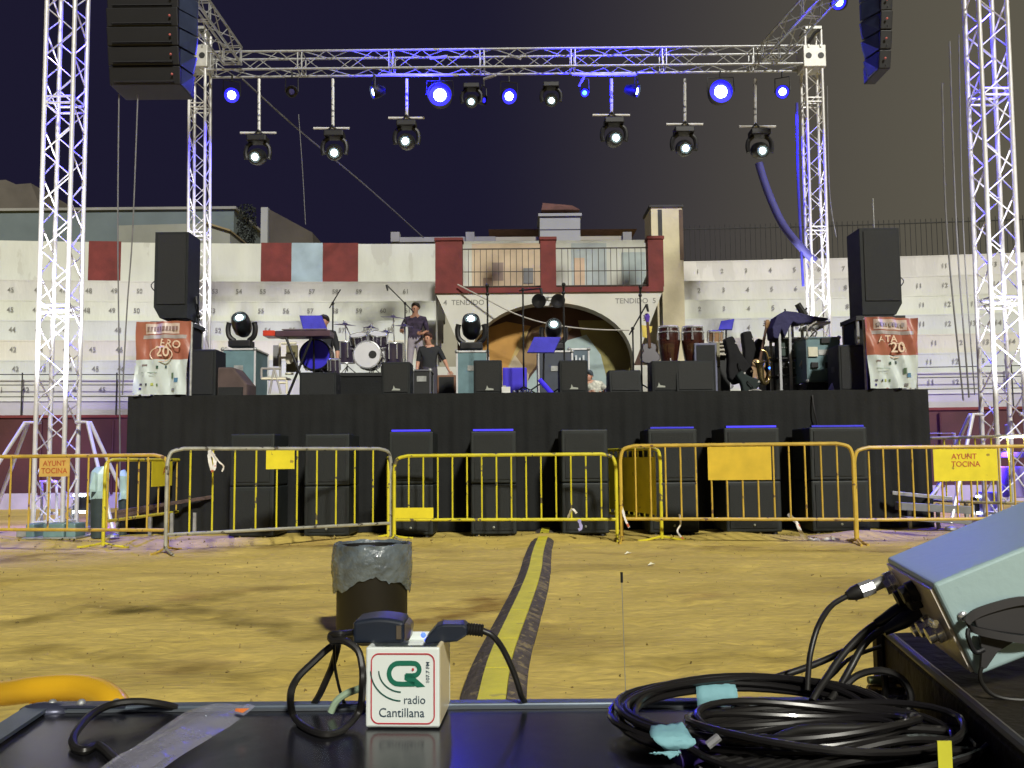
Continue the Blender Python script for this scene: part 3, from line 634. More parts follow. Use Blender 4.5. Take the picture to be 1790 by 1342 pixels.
par('blue lamp tilted right near the middle of the truss', 890, 168, YP, .18, (.3, -1, -.55), LAMPC, 80)
par('tiny dim blue lamp left of the rightmost inner pole', 1022, 162, YP, .09, (.1, -1, -.5), LAMPB)
par('thin blue lamp seen from its side, right of centre', 1113, 159, YP, .15, (1, -.35, -.35), LAMPC)
par('big bright blue lamp right of centre under the truss', 1260, 160, YP - .3, .27, (0, -1, -.12), LAMPC, 500)
par('small blue lamp tilted left under the right end of the truss', 1368, 160, YP, .15, (-.45, -1, -.5), LAMPC, 900, light_aim=BT[1] + Vector((0, 0, -2.6)))
par('dark unlit lamp between the first two drop poles', 510, 160, YP, .13, (0, -1, -.6), mat('unlit_blue_lens', (.05, .05, .2), .2), halo=False)
par('dim blue lamp behind the white lamp near the middle', 846, 175, YP + .2, .11, (1, -.5, -.3), HALO, halo=False)
par('cyan lit lamp on the left side truss', 323, 16, 17.2, .15, (.7, -1, -.3), mat('lit_cyan_lens', (.6, .9, 1), .3, emis=(.3, .75, 1), es=9), 160, light_aim=FT[0] + Vector((0, 0, -5)))
par('cyan lit lamp on the right side truss', 1467, 4, 17.2, .15, (-.7, -1, -.3), mat('lit_cyan_lens', (.6, .9, 1)), 160, light_aim=FT[1] + Vector((0, 0, -5)))
# lamps washing the towers in blue and violet (the wash lamps' own light)
bl_ = (.02, .02, 1.)
par('blue wash lamp on top of the left front tower side', 150, -60, 13.2, .12, (-.3, -.3, -1), LAMPB, 7000, light_aim=FT[0] + Vector((0, 0, -5)))
par('blue wash lamp on top of the right front tower side', 1690, -60, 13.2, .12, (.3, -.3, -1), LAMPB, 7000, light_aim=FT[1] + Vector((0, 0, -5)))
# blue bars and pipes clamped beneath the rear truss
BARM = mat('pipe_paint', (.5, .5, .55), .35, .3)
for i, (xa, xb, y, lab) in enumerate(((666, 800, 131, 'blue lit pipe clamped under the truss, left of centre'), (1000, 1112, 130, 'blue lit pipe clamped under the truss, right of centre'))):
    q = MB(); q.cyl(at(xa, y, 19.3), at(xb, y, 19.3), .035, n=8); o = q.build('lighting_bar', BARM, label=lab, cat_='pipe', group='pipes clamped under the rear truss')
    lamp('SPOT', at((xa + xb) / 2, y + 14, 18.8), (.01, .01, 1), 900, o, aim=at((xa + xb) / 2, y - 5, 19.6), angle=110)
for i, (xa, ya, xb, yb, lab) in enumerate(((752, 102, 782, 98, 'short slanting blue strut in the truss, left'), (846, 138, 866, 131, 'short slanting blue strut under the truss, middle'), (892, 97, 910, 102, 'short slanting blue strut in the truss, middle'), (1012, 150, 1024, 128, 'short blue strut by the tiny blue lamp'))):
    q = MB(); q.cyl(at(xa, ya, 19.5), at(xb, yb, 19.3), .03, n=8); q.build('strut', BARM, label=lab, cat_='strut', group='struts in the rear truss')

# ---- line arrays ------------------------------------------------------
def line_array(lab, side):
    Y = 12.2
    if side < 0: xa, xb, xs = 186, 311, 336
    else: xa, xb, xs = 1541, 1562, 1518
    ytop = -60; ybot = 141 if side < 0 else 112
    A = at(xa, 60, Y); B = at(xb, 60, Y); C = at(xs, 60, Y + .35)
    o = thing('line_array', lab, 'loudspeaker array', ((A.x + B.x) / 2, Y, at(xa, ybot, Y).z), 'hanging line arrays')
    n = 7; step = 31.5
    for i in range(n):
        y1 = ybot - i * step; y0 = y1 - step + 1.2; yo = .03 * max(0, 3 - i) ** 1.4
        z0 = at(xa, y1, Y).z; z1 = at(xa, y0, Y).z; yy = Y + yo
        q = MB(); q.hexa([(A.x, yy, z0), (B.x, yy, z0), (B.x, yy + .55, z0), (A.x, yy + .55, z0), (A.x, yy - .05, z1), (B.x, yy - .05, z1), (B.x, yy + .55, z1), (A.x, yy + .55, z1)])
        c = q.build('cabinet', mat('array_cabinet', (.004, .0045, .008), .55, 0, .2, 8), o, bevel=.012)
        ex = B.x if side < 0 else A.x; dx = .10 if side < 0 else -.10
        tap = max(.15, min(1, (i + .6) / 3.2)); tap2 = max(.15, min(1, (i + 1.6) / 3.2))
        q = MB(); x0 = ex + dx * .04; q.hexa([(x0, yy + .02, z0 + .005), (x0 + dx * 1.5 * tap, yy + .3, z0 + .005), (x0 + dx * 1.5 * tap, yy + .34, z0 + .005), (x0, yy + .34, z0 + .005), (x0, yy + .02, z1 - .005), (x0 + dx * 1.5 * tap2, yy + .3, z1 - .005), (x0 + dx * 1.5 * tap2, yy + .34, z1 - .005), (x0, yy + .34, z1 - .005)])
        q.build('side_plate', mat('array_side_plate', (.04, .055, .11), .35, .2, .2, 8), c)
        q = MB(); q.box((min(A.x, B.x) + .08, yy - .055, z0 + .02), (max(A.x, B.x) - .08, yy - .02, z0 + .035)); q.build('grille_bar', BLACKM, c)
        q = MB(); q.ball(Vector(((B.x - .1) if side < 0 else (A.x + .07), yy - .06, (z0 + z1) / 2)), .016); q.build('warning_dot', mat('dull_red_dot', (.4, .1, .08), .4, emis=(.5, .12, .12), es=.15), c)
        q = MB(); q.box((A.x - .03 if side < 0 else B.x, yy + .05, z1 - .05), (A.x if side < 0 else B.x + .03, yy + .10, z1 - .015)); q.build('rigging_pin', STEEL, c)
    q = MB(); q.cyl(((A.x + B.x) / 2, Y + .2, at(xa, ybot - n * step, Y).z), ((A.x + B.x) / 2, Y + .2, FT[0].z - .3), .02); q.build('hoist_chain', STEEL, o)
    lamp('SPOT', (((B.x + .9) if side < 0 else (A.x - .9)), Y - .6, 5.0), (.03, .03, 1), 14, o, aim=((B.x if side < 0 else A.x), Y, 6.4), angle=60)
line_array('dark hanging loudspeaker array at the upper left', -1)
line_array('dark hanging loudspeaker array at the upper right with blue side edge', 1)

# ---- cables in the air --------------------------------------------------
CAB_ = mat('grey_cable', (.16, .16, .17), .6); CABW = mat('pale_cable', (.42, .40, .37), .6)
def hung(name, lab, pts, r, m, cat_='cable', grp=None, n=8):
    q = MB(); q.tube(cat([at(*p) for p in pts], 8), r, n); return q.build(name, m, smooth=True, label=lab, cat_=cat_, group=grp)
hung('hoist_chain', 'left chain hanging below the left speaker array', [(208, 165, 12.5), (206, 400, 12.5), (209, 688, 12.5), (210, 902, 12.5)], .010, CAB_, 'chain', 'chains below the speaker arrays')
hung('hoist_chain', 'right chain hanging below the left speaker array', [(241, 165, 12.5), (232, 400, 12.5), (222, 540, 12.5), (214, 690, 12.5)], .010, CAB_, 'chain', 'chains below the speaker arrays')
hung('hoist_chain', 'leftmost chain left of the right truss tower', [(1647, 145, 12.5), (1655, 400, 12.5), (1684, 700, 12.5)], .012, CAB_, 'chain', 'chains below the speaker arrays')
hung('hoist_chain', 'middle chain left of the right truss tower', [(1660, 72, 12.5), (1672, 400, 12.5), (1694, 695, 12.5)], .012, CAB_, 'chain', 'chains below the speaker arrays')
hung('hoist_chain', 'chain nearest the right truss tower', [(1676, 60, 12.5), (1684, 400, 12.5), (1704, 690, 12.5)], .009, CAB_, 'chain', 'chains below the speaker arrays')
hung('guy_rope', 'long slanting rope from the left side truss to the terrace', [(424, 138, 19.5), (520, 225, 21.5), (640, 325, 25), (740, 415, 29)], .018, CAB_, 'rope')
hung('thin_wire', 'thin wire hanging beside the second drop pole', [(522, 200, 20.5), (529, 300, 20.5), (534, 392, 20.5)], .008, CAB_, 'wire')
hung('cable_loom', 'thick curved cable hose falling to the right rear tower', [(1326, 285, 19.6), (1342, 335, 19.6), (1368, 392, 19.6), (1400, 432, 19.8), (1424, 456, 19.9)], .085, mat('hose_fabric', (.07, .07, .30), .7), 'cable hose', n=10)
hung('rear_cable', 'blue lit cable bundle beside the right rear tower', [(1393, 180, 19.8), (1395, 300, 19.8), (1399, 400, 19.8), (1404, 500, 19.8)], .03, mat('blue_sheath', (.06, .06, .5), .5), 'cable')
hung('thin_wire', 'thin wire right of the right rear tower', [(1446, 150, 20.5), (1450, 330, 20.5), (1462, 415, 20.6)], .012, CAB_, 'wire')
hung('sagging_cable', 'pale cable sagging across the gatehouse arch', [(800, 497, 21.35), (850, 523, 21.2), (905, 550, 21.1), (960, 566, 21.1), (1030, 575, 21.2), (1100, 577, 21.3)], .016, CABW)
# tower and stage uplights: the white lamps that burn the towers out
for sgn, tp, lab, px, py in ((-1, FT[0], 'white square floor lamp beside the left tower foot', 139, 880), (1, FT[1], 'white square floor lamp behind the right tower foot', 1718, 895)):
    Y = 13.0; p = at(px, py, Y); p.z = max(p.z, .28); o = thing('floor_lamp', lab, 'floor lamp', (p.x, Y, .02), 'floor lamps at the tower feet')
    q = MB(); q.box((p.x - .09, Y, p.z - .12), (p.x + .09, Y + .16, p.z + .10)); q.build('housing', BLACKM, o, bevel=.01)
    for zz in (p.z + .10, p.z - .13): q = MB(); q.box((p.x - .085, Y - .012, zz), (p.x + .085, Y - .002, zz + .03)); q.build('lit_strip', LAMPW, o)
    for s2 in (-1, 1): q = MB(); q.box((p.x + s2 * .12, Y + .02, .02), (p.x + s2 * .10, Y + .10, p.z)); q.build('stand', STEEL, o)
    lamp('SPOT', (p.x - .3 * sgn, Y - 1.7, .35), (.98, .97, 1.), 2600, o, aim=(tp.x, 12.5, 3.6), angle=26, size=.1, blend=.7)
    lamp('SPOT', (p.x + .3 * sgn, Y + .9, 1.1), (.16, .08, 1.), 800, o, aim=(p.x + 1.2 * sgn, 20.5, .4), angle=70, size=.1)
    lamp('SPOT', (p.x + .2 * sgn, Y - .2, 1.2), (.13, .05, 1.), 800, o, aim=(p.x + .8 * sgn, 14.6, 0.), angle=80, size=.1)
for i, (tp, px) in enumerate(((BT[0], 395), (BT[1], 1395))):
    o = thing('floor_lamp', ['small lamp at the stage back aimed up the left rear tower', 'small lamp at the stage back aimed up the right rear tower'][i], 'floor lamp', (at(px, 680, 18.9).x, 18.9, DZ), 'floor lamps at the tower feet')
    x = o.location.x; q = MB(); q.box((x - .1, 18.8, DZ), (x + .1, 19., DZ + .16)); q.build('housing', BLACKM, o, bevel=.01)
    q = MB(); q.lathe([(.001, .17), (.06, .165), (.06, .16)], (x, 18.9, DZ), 14); q.build('lit_lens', LAMPW, o)
    lamp('SPOT', (x, 18.7, DZ + .3), (1, .98, 1.), 1600, o, aim=(tp.x, 20, 5.2), angle=28, size=.08, blend=.7)
# ================================================================== THINGS ON THE STAGE
def cabinet(name, lab, x0, y0, x1, y1, Y, d=.5, cat_='loudspeaker', grp=None, logo=None, wedge=0, m=None, z0=None, handles=True):
    X0, Z0, X1, Z1 = pbox(x0, y1, x1, y0, Y); Z0, Z1 = min(Z0, Z1), max(Z0, Z1)
    if z0 is not None: Z0 = z0
    o = thing(name, lab, cat_, ((X0 + X1) / 2, Y, Z0), grp); W = X1 - X0
    q = MB(); q.hexa([(X0, Y, Z0), (X1, Y, Z0), (X1, Y + d, Z0), (X0, Y + d, Z0), (X0, Y + wedge, Z1), (X1, Y + wedge, Z1), (X1, Y + d * .9, Z1), (X0, Y + d * .9, Z1)]); q.build('body', m or CAB, o, bevel=.015)
    e = .035; q = MB(); fz = lambda t_: Y - .012 + wedge * t_
    q.hexa([(X0 + e, fz(.05), Z0 + e), (X1 - e, fz(.05), Z0 + e), (X1 - e, fz(.05) + .02, Z0 + e), (X0 + e, fz(.05) + .02, Z0 + e), (X0 + e, fz(.95), Z1 - e), (X1 - e, fz(.95), Z1 - e), (X1 - e, fz(.95) + .02, Z1 - e), (X0 + e, fz(.95) + .02, Z1 - e)]); gr_ = q.build('grille', GRILL, o)
    if logo:
        q = MB(); cx, cz = X0 + W * logo[0], Z0 + (Z1 - Z0) * logo[1]; yy = fz(logo[1]) - .004
        q.add([(cx - .06, yy, cz - .02), (cx + .06, yy, cz - .02), (cx + .06, yy, cz), (cx - .01, yy, cz + .01), (cx - .03, yy, cz + .05), (cx - .04, yy, cz + .0)], [(0, 1, 2, 3, 4, 5)]); q.build('badge', mat('worn_badge', (.38, .40, .36), .5), gr_)
    if handles:
        for sx in (X0 - .004, X1 - .012):
            q = MB(); q.box((sx, Y + d * .3, (Z0 + Z1) / 2 - .04), (sx + .016, Y + d * .6, (Z0 + Z1) / 2 + .04)); q.build('handle', BLACK, o)
    return o
def flight_case(name, lab, x0, y0, x1, y1, Y, d=.6, m=None, edge=None, label_plate=None, z0=None):
    X0, Z0, X1, Z1 = pbox(x0, y1, x1, y0, Y); Z0, Z1 = sorted((Z0, Z1))
    if z0 is not None: Z0 = z0
    o = thing(name, lab, 'flight case', ((X0 + X1) / 2, Y, Z0)); q = MB(); q.box((X0, Y, Z0), (X1, Y + d, Z1)); q.build('body', m or TEAL, o, bevel=.006)
    e = .014
    for (a_, b_) in (((X0, Y, Z0), (X0, Y, Z1)), ((X1, Y, Z0), (X1, Y, Z1)), ((X0, Y, Z1), (X1, Y, Z1)), ((X0, Y, Z0), (X1, Y, Z0)), ((X0, Y + d, Z1), (X1, Y + d, Z1)), ((X0, Y, Z1), (X0, Y + d, Z1)), ((X1, Y, Z1), (X1, Y + d, Z1)), ((X0, Y + d, Z0), (X0, Y + d, Z1)), ((X1, Y + d, Z0), (X1, Y + d, Z1))):
        q = MB(); a_ = Vector(a_); b_ = Vector(b_); lo = Vector([min(a_[i], b_[i]) - e for i in range(3)]); hi = Vector([max(a_[i], b_[i]) + e for i in range(3)]); q.box(lo, hi); q.build('edge_trim', edge or ALU, o, bevel=.004)
    for x in (X0, X1):
        for z in (Z0, Z1): q = MB(); q.ball((x, Y, z), .032); q.build('corner_cap', STEEL, o, smooth=True)
    q = MB(); q.box(((X0 + X1) / 2 - .07, Y - .012, Z0 + (Z1 - Z0) * .6), ((X0 + X1) / 2 + .07, Y - .002, Z0 + (Z1 - Z0) * .6 + .08)); q.build('handle_dish', STEEL, o)
    return o
# side PA stacks
def pa_stack(lab, x0, x1, y0, y1, side):
    Y = 13.0; X0, Z0, X1, Z1 = pbox(x0, y1, x1, y0, Y); Z0, Z1 = sorted((Z0, Z1)); W = X1 - X0
    o = thing('tall_loudspeaker', lab, 'loudspeaker', ((X0 + X1) / 2, Y, Z0), 'tall loudspeakers at the stage corners')
    cut = .09 if side < 0 else 0; cut2 = 0 if side < 0 else .09
    q = MB(); q.prism([(X0 + cut, Z0), (X0, Z0 + .16 if cut else Z0 + .001), (X0, Z1), (X1, Z1), (X1, Z0 + .16 if cut2 else Z0 + .001), (X1 - cut2, Z0)], Y, Y + .5); q.build('body', CAB, o, bevel=.012)
    q = MB(); q.box((X0 + .05, Y - .015, Z0 + .2), (X1 - .03, Y + .01, Z1 - .04)); q.build('grille', GRILL, o)
    hx = X0 - .02 if side < 0 else X1 + .02
    q = MB(); q.tube(cat([(hx, Y + .2, Z1 - .42), (hx - .12 * -side * -1, Y + .2, Z1 - .55), (hx + side * .10, Y + .2, Z1 - .72), (hx, Y + .2, Z1 - .86)], 5), .008, 6); q.build('cable_loop', RUBBER, o, smooth=True)
    q = MB(); q.tube([(X0 + W * .25, Y + .1, Z0 - .10), (X0 + W * .5, Y + .1, Z0 - .002), (X0 + W * .8, Y + .1, Z0 - .10)], .03, 8); q.build('mount_bracket', BLACKM, o)
    return X0, X1, Z0
pa_stack('tall black loudspeaker above the left festival banner', 268, 330, 405, 556, -1)
pa_stack('tall black loudspeaker above the right festival banner', 1508, 1571, 398, 550, 1)
# supports and banners
def banner(lab, c4, side):
    Y = 12.55; P = [at(px, py, Y) for px, py in c4]; TL, TR, BR_, BL_ = P
    o = thing('festival_banner', lab, 'banner', ((TL.x + TR.x) / 2, Y, DZ + .002), 'festival banners at the stage corners')
    def pt(u, v, e=0.):
        p = TL * (1 - u) * (1 - v) + TR * u * (1 - v) + BR_ * u * v + BL_ * (1 - u) * v
        p = p.copy(); p.z = max(p.z, DZ + .01)
        p.y = Y + .028 * math.sin(u * 9 + v * 4 + side) + .02 * math.sin(u * 23 - v * 9) - e + (.05 * (u - .5) if side < 0 else 0); return p
    def sheet(nm, u0, v0, u1, v1, m, e, par_, n=18):
        q = MB(); vs = [pt(u0 + (u1 - u0) * i / n, v0 + (v1 - v0) * j / n, e) for j in range(n + 1) for i in range(n + 1)]
        q.add(vs, [(j * (n + 1) + i, j * (n + 1) + i + 1, (j + 1) * (n + 1) + i + 1, (j + 1) * (n + 1) + i) for j in range(n) for i in range(n)]); return q.build(nm, m, par_, smooth=True)
    RB = mat('banner_red_print', (.38, .135, .09), .28, 0, .2, 3, coat=.6); WB = mat('banner_white_print', (.60, .68, .68), .28, 0, .12, 3, coat=.6)
    PB = mat('banner_pale_print', (.62, .50, .45), .3, 0, .12, 3, coat=.6); GB = mat('banner_grey_print', (.40, .36, .36), .4)
    base = sheet('printed_sheet', 0, 0, 1, 1, RB, 0, o); sheet('sponsor_panel', .0, .52, 1, 1, WB, .004, base); sheet('title_band', .16, .03, .80, .17, PB, .004, base); sheet('grey_band', .12, .185, .92, .235, GB, .004, base)
    def word(t_, u, v, s_, m, e=.012, rot=0):
        q = MB(); c = pt(u, v, e + .008); q.text(t_, (c.x, min(pt(u - .2, v).y, c.y, pt(u + .2, v).y) - .012, c.z), s_, xd=(math.cos(rot), 0, math.sin(rot)), ud=(-math.sin(rot), 0, math.cos(rot))); q.build('printed_word', m, base)
    def marks(u0, u1, v, m):
        u = u0; k = 0
        while u < u1:
            w_ = random.uniform(.03, .055); q = MB(); vv = [pt(u + a_ * w_, v + b_ * .028, .02) for a_, b_ in ((0, 1), (1, 1), (1, -1), (0, -1))]; q.add(vv, [(0, 1, 2, 3)]); q.build('blurred_letter', m, base); u += w_ + .018
    cream = mat('banner_cream_print', (.74, .58, .44), .4)
    if side < 0: marks(.2, .76, .10, mat('banner_dark_print', (.25, .16, .15), .5)); word('ERO', .66, .315, .15, cream, rot=-.12); word('20', .52, .42, .20, cream); q = None
    else: marks(.2, .76, .10, GB); word('ATA', .40, .305, .13, cream); word('20', .60, .42, .20, cream)
    q = MB(); c = pt(.56 if side > 0 else .5, .455, .014); pp = [(c.x + .15 * math.cos(t_), c.z + .10 * math.sin(t_)) for t_ in [i * 6.283 / 20 for i in range(20)]]; q.tube([(x, c.y - .016, z) for x, z in pp], .008, 5, closed=True); q.build('printed_ring', cream, base)
    for u, v, w_, h_, cc in ((.2, .60, .10, .012, (.2, .16, .16)), (.45, .63, .04, .02, (.03, .08, .06)), (.58, .62, .03, .02, (.02, .05, .06)), (.3, .70, .3, .004, (.2, .3, .25)), (.3, .745, .25, .003, (.3, .35, .3)), (.15, .86, .06, .012, (.08, .07, .12)), (.27, .865, .03, .016, (.02, .03, .04)), (.36, .86, .04, .018, (.45, .5, .12)), (.44, .865, .03, .018, (.12, .2, .1)), (.14, .92, .045, .015, (.05, .04, .2)), (.80, .80, .08, .03, (.08, .2, .35)), (.72, .74, .05, .04, (.12, .2, .12)), (.75, .93, .07, .02, (.2, .2, .2))):
        q = MB(); vv = [pt(u + a_ * w_, v + b_ * h_, .016) for a_, b_ in ((-.5, 1), (.5, 1), (.5, -1), (-.5, -1))]; q.add(vv, [(0, 1, 2, 3)]); q.build('sponsor_mark', mat('print_%d_%d_%d' % tuple(int(c * 100) for c in cc), cc, .5), base)
    q = MB()
    for u in (0.02, .98): q.cyl((pt(u, 0).x, Y + .09, DZ), (pt(u, 0).x, Y + .09, pt(u, 0).z - .01), .02, n=8)
    q.cyl((pt(.02, 0).x, Y + .09, pt(.02, 0).z - .03), (pt(.98, 0).x, Y + .09, pt(.98, 0).z - .03), .02, n=8); q.build('frame', STEEL, o)
    return o
banner('crumpled red and white festival banner at the left stage corner', [(241, 563), (333, 560), (324, 690), (233, 690)], -1)
banner('red and white festival banner at the right stage corner', [(1512, 553), (1603, 556), (1604, 681), (1520, 683)], 1)
for lab, xa, xb, ya in (('black scaffold platform behind the left banner', 262, 334, 562), ('black scaffold platform behind the right banner', 1500, 1580, 552)):
    Y = 12.95; X0, Z0, X1, Z1 = pbox(xa, 690, xb, ya, Y); o = thing('speaker_platform', lab, 'platform', ((X0 + X1) / 2, Y, DZ), 'platforms under the tall loudspeakers'); Zt = max(Z0, Z1)
    q = MB(); q.box((X0, Y - .05, Zt - .06), (X1, Y + .6, Zt)); q.build('top', BLACK, o)
    for x in (X0 + .03, X1 - .03):
        for y in (Y, Y + .55): q = MB(); q.cyl((x, y, DZ), (x, y, Zt - .06), .024, n=8); q.build('leg', STEEL, o)
    q = MB(); q.box((X0 + .02, Y + .1, DZ + .002), (X1 - .02, Y + .55, Zt - .07)); q.build('drape', CLOTHK, o)
# black cabinets and wedges along the front
G1 = 'black monitor speakers along the stage front'
cabinet('side_fill_speaker', 'tall black square speaker right of the left banner', 326, 610, 378, 688, 12.9, .5, grp=G1, z0=DZ)
cabinet('stage_monitor', 'black monitor in front of the drum riser with pale badge', 667, 632, 717, 688, 12.8, .45, grp=G1, logo=(.5, .17), z0=DZ)
cabinet('stage_monitor', 'black monitor leaning before the middle flight case with pale badge', 828, 629, 877, 688, 12.8, .45, grp=G1, logo=(.55, .15), z0=DZ)
cabinet('stage_monitor', 'black monitor right of the music stand with pale badge', 978, 629, 1027, 688, 12.8, .45, grp=G1, logo=(.5, .16), z0=DZ)
cabinet('stage_monitor', 'low black wedge monitor right of the sitting person', 1066, 645, 1122, 688, 12.8, .5, grp=G1, wedge=.12, z0=DZ)
cabinet('stage_monitor', 'black monitor in front of the conga drums with pale badge', 1140, 630, 1190, 688, 12.8, .45, grp=G1, logo=(.3, .2), z0=DZ)
cabinet('stage_monitor', 'wide black monitor in front of the small timbale', 1183, 629, 1249, 688, 12.75, .5, grp=G1, wedge=.06, z0=DZ)
cabinet('side_fill_speaker', 'tall black square speaker left of the right banner', 1468, 602, 1518, 688, 12.9, .5, grp=G1, z0=DZ)
cabinet('rack_cabinet', 'dark cabinet behind the right banner edge', 1496, 557, 1514, 688, 13.3, .5, z0=DZ)
cabinet('side_cabinet', 'dark cabinet between the guitar cluster and the racks', 1340, 604, 1372, 688, 15.5, .5, z0=DZ)
# low covered wedge beside the left case
X0, Z0, X1, Z1 = pbox(376, 690, 432, 641, 13.0); q = MB(); o = thing('covered_wedge', 'low wedge monitor under brown cloth beside the left flight case', 'stage monitor', (X0, 13, DZ))
q.prism([(X0, DZ), (X0, Z0 * 0 + max(Z0, Z1)), (X0 + (X1 - X0) * .55, max(Z0, Z1)), (X1, DZ + .18), (X1, DZ)][::-1], 13.0, 13.5); q.build('body', mat('brown_cover_cloth', (.10, .07, .065), .9, 0, .3, 4, .2, 15), o, bevel=.03)
q = MB(); q.box((X0 + .05, 12.97, DZ + .02), (X1 - .05, 12.995, DZ + .14)); q.build('grille', GRILL, o)
# flight cases with floor moving heads
flight_case('flight_case', 'teal flight case with pale edges under the left moving lamp', 388, 610, 446, 690, 14.2, .75, z0=DZ)
flight_case('flight_case', 'grey teal flight case under the middle moving lamp', 799, 614, 852, 690, 14.0, .6, z0=DZ)
flight_case('flight_case', 'dark flight case with white edge behind the blue music stand', 942, 614, 1000, 690, 14.4, .6, z0=DZ, m=mat('dark_slate_case', (.05, .06, .085), .5))
flight_case('rack_case', 'open rack case with small white panels behind a monitor', 996, 610, 1029, 690, 15.0, .5, z0=DZ, m=mat('slate_case', (.10, .14, .18), .5))
q = MB(); p0 = at(999, 634, 14.97); 
for i in range(4): q.box((p0.x + .06 * i, 14.94, p0.z), (p0.x + .06 * i + .03, 14.97, p0.z + .08 + .04 * (i % 2)))
q.build('patch_panel', mat('white_panel', (.6, .65, .7), .5), label='small white striped panel on the open rack case', cat_='panel')
G2 = 'moving head lamps standing on flight cases'
moving_head('moving_head_lamp', 'lit moving lamp standing on the left teal flight case', at(422, 608, 14.5) + Vector((0, 0, 0)), False, (0, -1, .75), .92, G2)
moving_head('moving_head_lamp', 'lit moving lamp standing on the middle flight case', at(824, 612, 14.3) + Vector((0, 0, .0)), False, (0, -1, .95), .92, G2)
moving_head('moving_head_lamp', 'lit moving lamp behind the blue music stand', at(968, 612, 14.7) + Vector((0, 0, .0)), False, (0, -1, .5), .84, G2)
# microphone and music stands
def mic_stand(lab, px, yt, Y, boom=None, mic=True, base_z=None, grp='microphone stands on the stage', m=None):
    t_ = at(px, yt, Y); z0 = DZ if base_z is None else base_z; o = thing('microphone_stand', lab, 'microphone stand', (t_.x, Y, z0), grp); m = m or BLACKM
    q = MB(); q.cyl((t_.x, Y, z0 + .12), t_, .013, n=8); q.build('pole', m, o)
    for k in range(3):
        a_ = k * 2.094 + .4; q = MB(); q.cyl((t_.x, Y, z0 + .16), (t_.x + .3 * math.cos(a_), Y + .3 * math.sin(a_), z0 + .012), .010, n=6); q.build('leg', m, o)
    e = t_
    q = MB(); q.ball(t_, .028); q.build('joint', m, o)
    if boom:
        a_ = at(boom[0], boom[1], Y - .1); e = at(boom[2], boom[3], Y + .1); q = MB(); q.cyl(a_, e, .011, n=6); q.build('boom', m, o)
        if mic: q = MB(); q.cyl(a_, a_ + Vector((.02, -.02, -.11)), .024, .016, 8); q.build('microphone', BLACK, o)
    elif mic:
        q = MB(); q.cyl(t_, t_ + Vector((0, -.05, .10)), .014, .022, 8); q.ball(t_ + Vector((0, -.055, .115)), .03); q.build('microphone', BLACK, o, smooth=True)
mic_stand('microphone stand with short boom right of the left banner', 347, 552, 13.4, (343, 519, 349, 560))
mic_stand('microphone stand with blue boom behind the keyboard', 582, 530, 15.5, (595, 506, 576, 538), mic=False)
mic_stand('tall stand with long overhead boom above the drum kit', 708, 530, 17.3, (676, 498, 724, 546), base_z=DZ)
mic_stand('straight microphone stand left of the arch on the stage', 852, 514, 13.2)
mic_stand('microphone stand with horizontal boom in front of the arch', 914, 506, 13.6, (945, 504, 908, 508))
mic_stand('straight microphone stand right of the third moving lamp', 985, 512, 13.3)
mic_stand('straight microphone stand beside the bass guitar', 1119, 516, 13.4)
mic_stand('microphone stand with slanting boom left of the bass guitar', 1106, 574, 13.8, (1130, 532, 1100, 585))
def music_stand(lab, pts, Y, base_px, m=BLUEG):
    P = [at(px, py, Y + dy) for px, py, dy in pts]; c = sum(P, Vector()) / 4; o = thing('music_stand', lab, 'music stand', (c.x, Y, DZ), 'music stands on the stage')
    n = (P[1] - P[0]).cross(P[3] - P[0]).normalized() * .012; q = MB(); q.add([p + n for p in P] + [p - n for p in P], [(0, 1, 2, 3), (7, 6, 5, 4), (0, 4, 5, 1), (1, 5, 6, 2), (2, 6, 7, 3), (3, 7, 4, 0)]); q.build('desk', m, o)
    q = MB(); q.tube([P[0], P[1], P[2], P[3]], .012, 6, closed=True); q.build('desk_frame', mat('dark_blue_frame', (.03, .03, .2), .4), o)
    q = MB(); b_ = Vector((at(base_px, 680, Y).x, Y + .1, DZ)); q.cyl(b_ + Vector((0, 0, .12)), c, .014); q.build('pole', BLACKM, o)
    for k in range(3):
        a_ = k * 2.094 + .9; q = MB(); q.cyl(b_ + Vector((0, 0, .2)), b_ + Vector((.3 * math.cos(a_), .3 * math.sin(a_), .012)), .011, n=6); q.build('leg', BLACKM, o)
music_stand('blue music stand in the middle of the stage', [(934, 590, .1), (980, 590, .1), (968, 616, -.05), (922, 616, -.05)], 13.2, 950)
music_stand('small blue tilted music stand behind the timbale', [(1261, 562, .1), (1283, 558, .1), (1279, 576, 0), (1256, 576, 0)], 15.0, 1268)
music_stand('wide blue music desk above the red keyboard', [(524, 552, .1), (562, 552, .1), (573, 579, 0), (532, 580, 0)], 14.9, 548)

# keyboard on its stand
KY = 14.6; ko = thing('keyboard', 'slim black keyboard with red end on the left of the stage', 'keyboard', (at(520, 580, KY).x, KY, at(520, 590, KY).z))
def slab(x0, y0, x1, y1, Y, d, nm, m, o, bev=.01):
    X0, Z0, X1, Z1 = pbox(x0, y1, x1, y0, Y); Z0, Z1 = sorted((Z0, Z1)); q = MB(); q.box((X0, Y, Z0), (X1, Y + d, Z1)); return q.build(nm, m, o, bevel=bev)
slab(481, 577, 577, 588, KY, .35, 'body', mat('keyboard_body', (.09, .05, .07), .35), ko); slab(459, 577, 480.5, 587, KY, .35, 'end_panel', mat('red_lacquer', (.62, .06, .03), .3, coat=.5), ko)
slab(492, 574, 570, 576.5, KY + .05, .14, 'key_row', mat('key_plastic', (.25, .2, .22), .3), ko)
ks = thing('keyboard_stand', 'dark folding stand carrying the red ended keyboard', 'keyboard stand', (at(520, 680, KY).x, KY, DZ))
